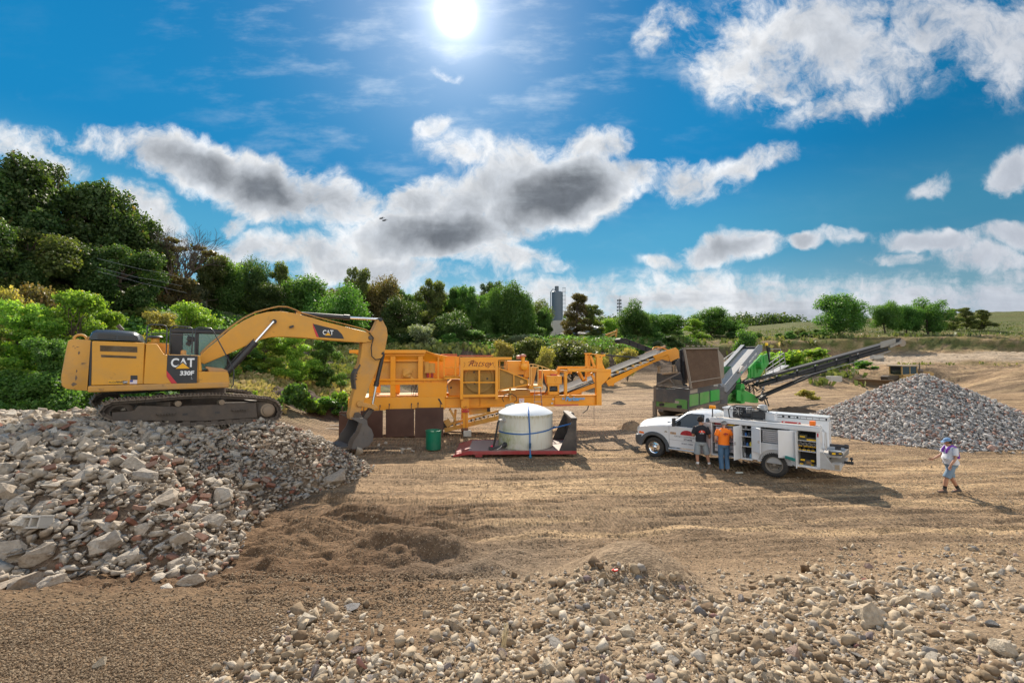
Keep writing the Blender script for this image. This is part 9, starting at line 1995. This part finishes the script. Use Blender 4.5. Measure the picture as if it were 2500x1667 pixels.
for a in [(372,51,600,120,'round','olive','olive tree just left of the leafless tree'),(505,56,622,130,'tall','olive','thin olive tree right of the leafless tree'),(540,58,642,110,'round','green','low green tree right of the leafless tree'),(562,60,658,100,'round','lime','small yellow green round tree on the left skyline'),(612,62,640,92,'round','oak','dark rounded tree on the left skyline'),
          (690,66,650,120,'tall','olive','sparse olive tree above the excavator boom'),(735,64,688,170,'round','green','broad green tree above the excavator boom'),(815,62,700,150,'round','green','broad green tree above the lettering of the boom'),(870,76,655,95,'tall','olive','tall slim tree standing above the skyline left of centre'),(935,80,688,120,'round','brown','brownish round tree behind the boom tip'),
          (985,72,735,115,'round','oak','dark cone shaped tree just right of the boom tip'),(1048,82,683,110,'tall','olive','tall open crowned olive tree above the orange hopper'),(1108,86,705,95,'tall','green','leggy tree with flat tufts above the hopper'),(1152,84,700,105,'tall','green','leggy tree with a flat crown above the flywheel cage'),(1188,82,712,90,'round','green','green tree with an upright crown left of the silo'),(1200,90,690,95,'tall','oak','dark topped tall tree left of the silo'),
          (1238,84,702,115,'round','green','broad green tree second left of the silo'),(1272,86,722,95,'round','green','green tree with drooping right side nearest left of the silo'),(1098,70,760,110,'round','oak','dark bushy tree low behind the hopper'),(1040,66,775,90,'shrub','silver','pale grey green bush behind the hopper'),(1322,96,752,60,'round','green','small green tree touching the left side of the silo'),
          (1408,100,722,96,'locust','brown','open brownish tree right of the silo'),(1445,102,745,80,'locust','olive','lower olive tree right of the open brownish one'),(1492,104,782,60,'round','lime','small lime tree in front of the gabled shed'),(1548,92,738,92,'round','green','tall round green tree right of the phone mast'),(1592,94,768,110,'round','green','dark green bushy tree left of the screening plant'),(1632,96,770,100,'locust','green','feathery green tree above the tilted grid'),
          (1735,112,757,100,'round','green','round green tree on the skyline right of the tilted grid'),(1695,106,780,70,'locust','lime','small yellowish tree left of the round green one'),(1780,112,780,80,'round','green','low green tree right of the round skyline tree'),(1520,96,790,70,'locust','green','low green bush tree at the foot of the phone mast'),(650,60,700,110,'round','oak','dark green tree low on the left skyline'),(470,54,668,120,'shrub','silver','silvery bush on the left hill below the leafless tree'),(430,50,650,100,'shrub','brown','rusty brown thicket at the foot of the leafless tree')]:
 tree_at(a[0], a[1], a[2], a[3], a[4], a[5], a[6], grp=G2)
for a in [(2050,96,727,124,'round','green','largest full green tree on the grassy field',1),(2160,104,742,70,'round','green','slim feathery tree right of the largest one on the field',0),(2212,104,750,70,'round','green','loose feathery tree left of the broad dark one on the field',1),(2262,103,728,96,'round','green','broad dark green tree right of centre on the field',2),(2325,114,755,56,'locust','olive','first of the three small hazy trees on the right field',0),(2358,116,753,56,'locust','olive','middle one of the three small hazy trees on the right field',1),(2395,117,757,60,'locust','olive','last of the three small hazy trees on the right field',2),
          (1812,80,802,70,'shrub','green','bright green bush tree above the grey feeder belt',0)]:
 tree_at(a[0], a[1], a[2], a[3], a[4], a[5], a[6], grp=G3, v=a[7])
for a in [(60,24,742,230,'locust','lime','bright green feathery tree at the left edge behind the excavator'),(175,26,722,230,'locust','lime','bright green feathery tree directly left behind the counterweight'),(-30,22,800,200,'locust','lime','bright green tree cut by the left edge'),(120,22.5,830,200,'locust','green','mid green young tree behind the counterweight'),(250,29,765,160,'locust','lime','bright green young tree above the black engine hood'),
          (45,21.5,900,170,'shrub','green','dense green bush left of the rubble pile'),(140,21.8,905,150,'shrub','green','dense green bush just left of the counterweight'),(70,30,690,130,'shrub','brown','reddish bush above the bright trees on the left'),(30,28,700,110,'shrub','gold','yellowish bush at the left edge below the oaks'),(470,31,745,210,'locust','lime','bright green young tree behind the cab'),(395,32,765,150,'locust','gold','yellowish young tree behind the hand rails'),
          (560,33,800,160,'locust','green','green young tree seen under the boom'),(650,35,822,140,'locust','lime','yellow green young tree under the middle of the boom'),(720,36,812,140,'locust','lime','yellow green young tree under the boom lettering'),(795,38,826,110,'locust','green','pale green slender tree left of the stick'),(600,34,850,120,'locust','green','low green young tree beside the boom cylinders')]:
 tree_at(a[0], a[1], a[2], a[3], a[4], a[5], a[6], grp=G4)
for k in range(34):
 px = 470+k*26+prnd.uniform(-9, 9); Y = prnd.uniform(88, 104) if px > 850 else prnd.uniform(66, 80); top = 668+(px-470)*.085+prnd.uniform(-8, 26)
 if 1325 < px < 1400: continue
 kd = prnd.choice(['round','tall','tall','locust']); lm = prnd.choice(['green','olive','oak','brown']); tree_at(px, Y, top, prnd.uniform(60, 105), kd, lm, {'green':'mid green','olive':'dull olive','oak':'dark green','brown':'brownish'}[lm]+' tree in the rear row of the skyline '+('above the boom' if px < 900 else 'above the hopper' if px < 1100 else 'left of the silo'), 'tree', G2)
# shrubs scattered on the banks
for k in range(88):
 px = prnd.uniform(-120, 620); Y = prnd.uniform(25, 56)+(max(0, px-300)*.02); lm = prnd.choice(['green','olive','silver','lime','oak','brown'] if Y > 34 else ['lime','green','gold','green'])
 c = at(px, 800, Y); h = prnd.uniform(1.1, 2.4);
 if Y < 30 and px > 430: continue
 if 215 < px < 400 and 26 < Y < 36: lm = 'gold'; h *= .6
 plant('shrub', 'shrub', lm, c.x, Y, h*prnd.uniform(1.1,1.6), h, {'lime':'bright lime green','green':'mid green','silver':'silvery grey green','oak':'dark green','olive':'dull olive','gold':'yellowish','brown':'reddish brown'}[lm]+' shrub on the left bank, '+('at the far left' if px < 150 else 'behind the excavator body' if px < 400 else 'behind the boom')+(', low down' if Y < 35 else ', halfway up' if Y < 45 else ', high up'), 'shrub', G5, .1)
for k in range(105):
 px = prnd.uniform(840, 2020); Y = prnd.uniform(64, 92)+(6 if px > 1650 else 0);
 if px > 1650 and Y < 92: Y = prnd.uniform(92, 104)
 lm = prnd.choice(['green','oak','olive','green','silver']); c = at(px, 800, Y)
 if Hs(c.x, Y) < 4.3: continue
 h = prnd.uniform(1.3, 3.2)*(.7 if px > 1650 else .45 if 1325 < px < 1450 else 1)
 plant('shrub', 'shrub', lm, c.x, Y, h*prnd.uniform(1.3,2.1), h, {'green':'mid green','silver':'silvery grey green','oak':'dark green','olive':'dull olive'}[lm]+' shrub on the far bank '+('behind the boom tip' if px < 1000 else 'behind the hopper' if px < 1200 else 'below the silo' if px < 1430 else 'below the phone mast' if px < 1600 else 'behind the screening plant' if px < 1850 else 'left of the haul road'), 'shrub', G6, .15)
for px, Y, top, w, lm, lb in ((1225,60,828,70,'gold','yellowish bush at the top of the dark bank behind the engine housing'),(1400,62,828,170,'olive','wide olive bush behind the orange end frame'),(1290,63,822,90,'olive','rounded olive bush left of the wide one'),(1325,58,845,60,'gold','small golden bush right of the engine housing'),(1475,62,846,60,'gold','small golden bush on the dark bank left of the black conveyor'),(1530,62,848,60,'gold','small golden bush on the dark bank below the black conveyor'),(1425,66,812,50,'lime','single bright green bush above the dark bank')):
 tree_at(px, Y, top, w, 'shrub', lm, lb, 'shrub', G6)
# weeds: green plants at the foot of the slope and on the far side of the road
for px, Y, top, w, lm, lb in ((735,27,925,60,'green','broad leaved weed on top of the dark earth mound'),(700,27.5,930,45,'green','broad leaved weed left on the dark earth mound'),(800,29,962,75,'green','pale green vine patch left of the base box'),(838,29.5,970,60,'green','vine patch touching the base box'),(822,30,945,60,'lime','yellow flowered weed left of the base box'),(770,28,975,50,'lime','small weed at the foot of the earth mound'),(610,25,950,40,'lime','small weed behind the right end of the track'),(675,25,965,36,'green','little weed on the front of the earth mound'),
      (1940,64,855,80,'lime','bright green weed bush left of the brush pile'),(1990,68,850,90,'lime','bright green weed bush above the brush pile'),(1890,66,852,110,'lime','bright green weed bush behind the walkway'),(2060,70,868,110,'green','green weed patch under the long black conveyor'),(2105,64,880,60,'green','green weed patch left of the haul road'),(1975,44,948,46,'gold','dry weed tuft on the pit floor right of the plant')):
 tree_at(px, Y, top, w, 'weed', lm, lb, 'weed', 'weeds on bare ground', minh=.35)
# leafless tree
def bare_tree():
 c = at(432, 700, 50); z = Hs(c.x, 50); rnd = random.Random(31); mb = MB(); Ht = at(432, 545, 50).z-z
 def grow(p, d, L_, r, lv):
  if lv == 0 or r < .008: return
  q = p+d*L_; mid = (p+q)/2+Vector((rnd.gauss(0,1), rnd.gauss(0,1), rnd.gauss(0,.5)))*L_*.06; mb.tube([p, mid, q], [r, r*.85, r*.7], 6 if lv > 3 else 4)
  for k in range(3 if lv > 5 else 2):
   nd = (d+Vector((rnd.gauss(0,.42), rnd.gauss(0,.42), rnd.gauss(.10,.18)))).normalized(); grow(q, nd, L_*rnd.uniform(.68,.88), r*rnd.uniform(.55,.72), lv-1)
 r = empty('leafless_tree', (c.x, 50, z-.3), 0, 'leafless tree with fine fanned branches beside the dark oaks', 'tree');
 for q in ((-.15, -.25), (.1, .12), (.3,.4)): grow(Vector((0,0,0)), Vector((q[1], q[0], 1)).normalized(), Ht*.26, .16, 8)
 mb.build('trunk', mat('bare_bark', (.10,.075,.06), .9), r)
 rng = np.random.default_rng(5); bl = [(rng.normal(0,1.6)+.8, rng.normal(0,1), Ht*.78+rng.normal(0,.6), .7, .7, .25) for _ in range(7)]; V, F, T = leaves(bl, 1500, .22, rng); o = raw_mesh('crown', V, F, 4, LM['brown'], tint=T); o.parent = r
bare_tree()
# distant woods along the horizon and hilltop
def woods():
 rng = np.random.default_rng(8); B = []
 for px0, px1, Y, t0, t1 in ((1440,1545,230,778,790),(1560,1830,215,778,792),(1805,1990,240,772,786),(1300,1450,170,778,800),(880,1300,150,745,790),(380,900,110,700,740),(-100,400,85,600,680)):
  for k in range(46):
   px = rng.uniform(px0, px1); c = at(px, rng.uniform(t0, t1), Y+rng.uniform(-8, 8)); r = rng.uniform(2.2, 4.2)*Y/220+.8; zb = Hs(c.x, c.y)
   for zz in np.arange(c.z-r*.6, zb, -r*1.4): B.append((c.x, c.y, zz, r*1.2, r*1.2, r*.9))
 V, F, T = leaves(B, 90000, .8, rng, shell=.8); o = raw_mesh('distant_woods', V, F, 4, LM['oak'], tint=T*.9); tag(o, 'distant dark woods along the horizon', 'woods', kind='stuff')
woods()
def grass():
 rng = np.random.default_rng(9); n = 150000
 t = rng.uniform(-180, 2640, n); Y = np.exp(rng.uniform(np.log(22), np.log(150), n)); x = (t-1250)/FPX*Y; z = H(x, Y)
 nn = fbm(x*.4, Y*.4, 3, 61)+.5; nn2 = fbm(x*.12, Y*.12, 3, 15)+.5
 k = ((t < 700) & (Y > 24) & (z > .9)) | ((t < 880) & (t > 480) & (Y > 29) & (Y < 60) & (z > .5)) | ((t > 820) & (z > 4.2)) | ((t > 2190) & (Y > 63.5) & (Y < 66) & (nn > .52)) | ((t > 1850) & (t < 2060) & (Y > 60) & (Y < 75) & (nn > .5)) | ((t > 1930) & (t < 2110) & (Y > 55) & (Y < 66) & (nn > .62))
 k &= ~((Y > 94) & (t > 1600) & (rng.uniform(0, 1, n) < .6))
 k &= (nn > .33) & ~((t > 2100) & (Y > 68) & (Y < 93)) & ~((t > 1700) & (Y > 83) & (Y < 95) & (nn < .6))
 x, Y, z, t, nn2 = x[k], Y[k], z[k], t[k], nn2[k]; n = len(x); s = np.clip(.011*Y, .22, .75)*rng.uniform(.6, 1.4, n); s = np.where((Y > 96) | ((t > 2150) & (Y < 70)), s*.42, s); a = rng.uniform(0, np.pi, n); w = s*.22
 lean = rng.normal(0, .25, (n, 2))*s[:, None]; dx, dy = np.cos(a)*w, np.sin(a)*w; b = np.stack([x, Y, z-.03], -1)
 V = np.stack([b+np.stack([-dx, -dy, 0*dx], -1), b+np.stack([dx, dy, 0*dx], -1), b+np.stack([dx*1.3+lean[:, 0], dy+lean[:, 1], s], -1), b+np.stack([-dx*1.3+lean[:, 0]*1.4, -dy+lean[:, 1], s*.8], -1)], 1).reshape(-1, 3)
 tan_ = ((t > 560) & (t < 900) & (Y < 40)); T = np.clip(nn2*.75+rng.normal(0, .12, n)+np.where(tan_, .35, 0)+np.where((t < 420) & (Y < 38), .1, 0)-np.where(Y > 96, .16, 0)+np.where((t > 2150) & (Y < 70), .22, 0), 0, 1)
 o = raw_mesh('grass', V, np.arange(n*4).reshape(n, 4), 4, LM['grass'], tint=np.repeat(T, 4)); tag(o, 'rough grass and weeds covering the banks and the field', 'grass', kind='stuff')
grass()
# strip of low weedy growth under the left trees
def undergrowth():
 rng = np.random.default_rng(19); B = []
 for k in range(900):
  t = rng.uniform(-160, 640); Y = rng.uniform(22.5, 60); x = (t-1250)/FPX*Y; z = Hs(x, Y)
  if t > 430 and Y < 33: continue
  if z < .7: continue
  r = rng.uniform(.35, .8)*(1+Y/60); B.append((x, Y, z+r*.35, r*1.3, r*1.2, r*.7))
 for k in range(420):
  t = rng.uniform(850, 1700); Y = rng.uniform(66, 95); x = (t-1250)/FPX*Y; z = Hs(x, Y)
  if z < 4.6: continue
  r = rng.uniform(.7, 1.3); B.append((x, Y, z+r*.3, r*1.8, r*1.3, r*.7))
 V, F, T = leaves(B, 200000, .22, rng, shell=.75); o = raw_mesh('undergrowth', V, F, 4, LM['green'], tint=T); tag(o, 'tangled green undergrowth covering the banks', 'undergrowth', kind='stuff')
undergrowth()
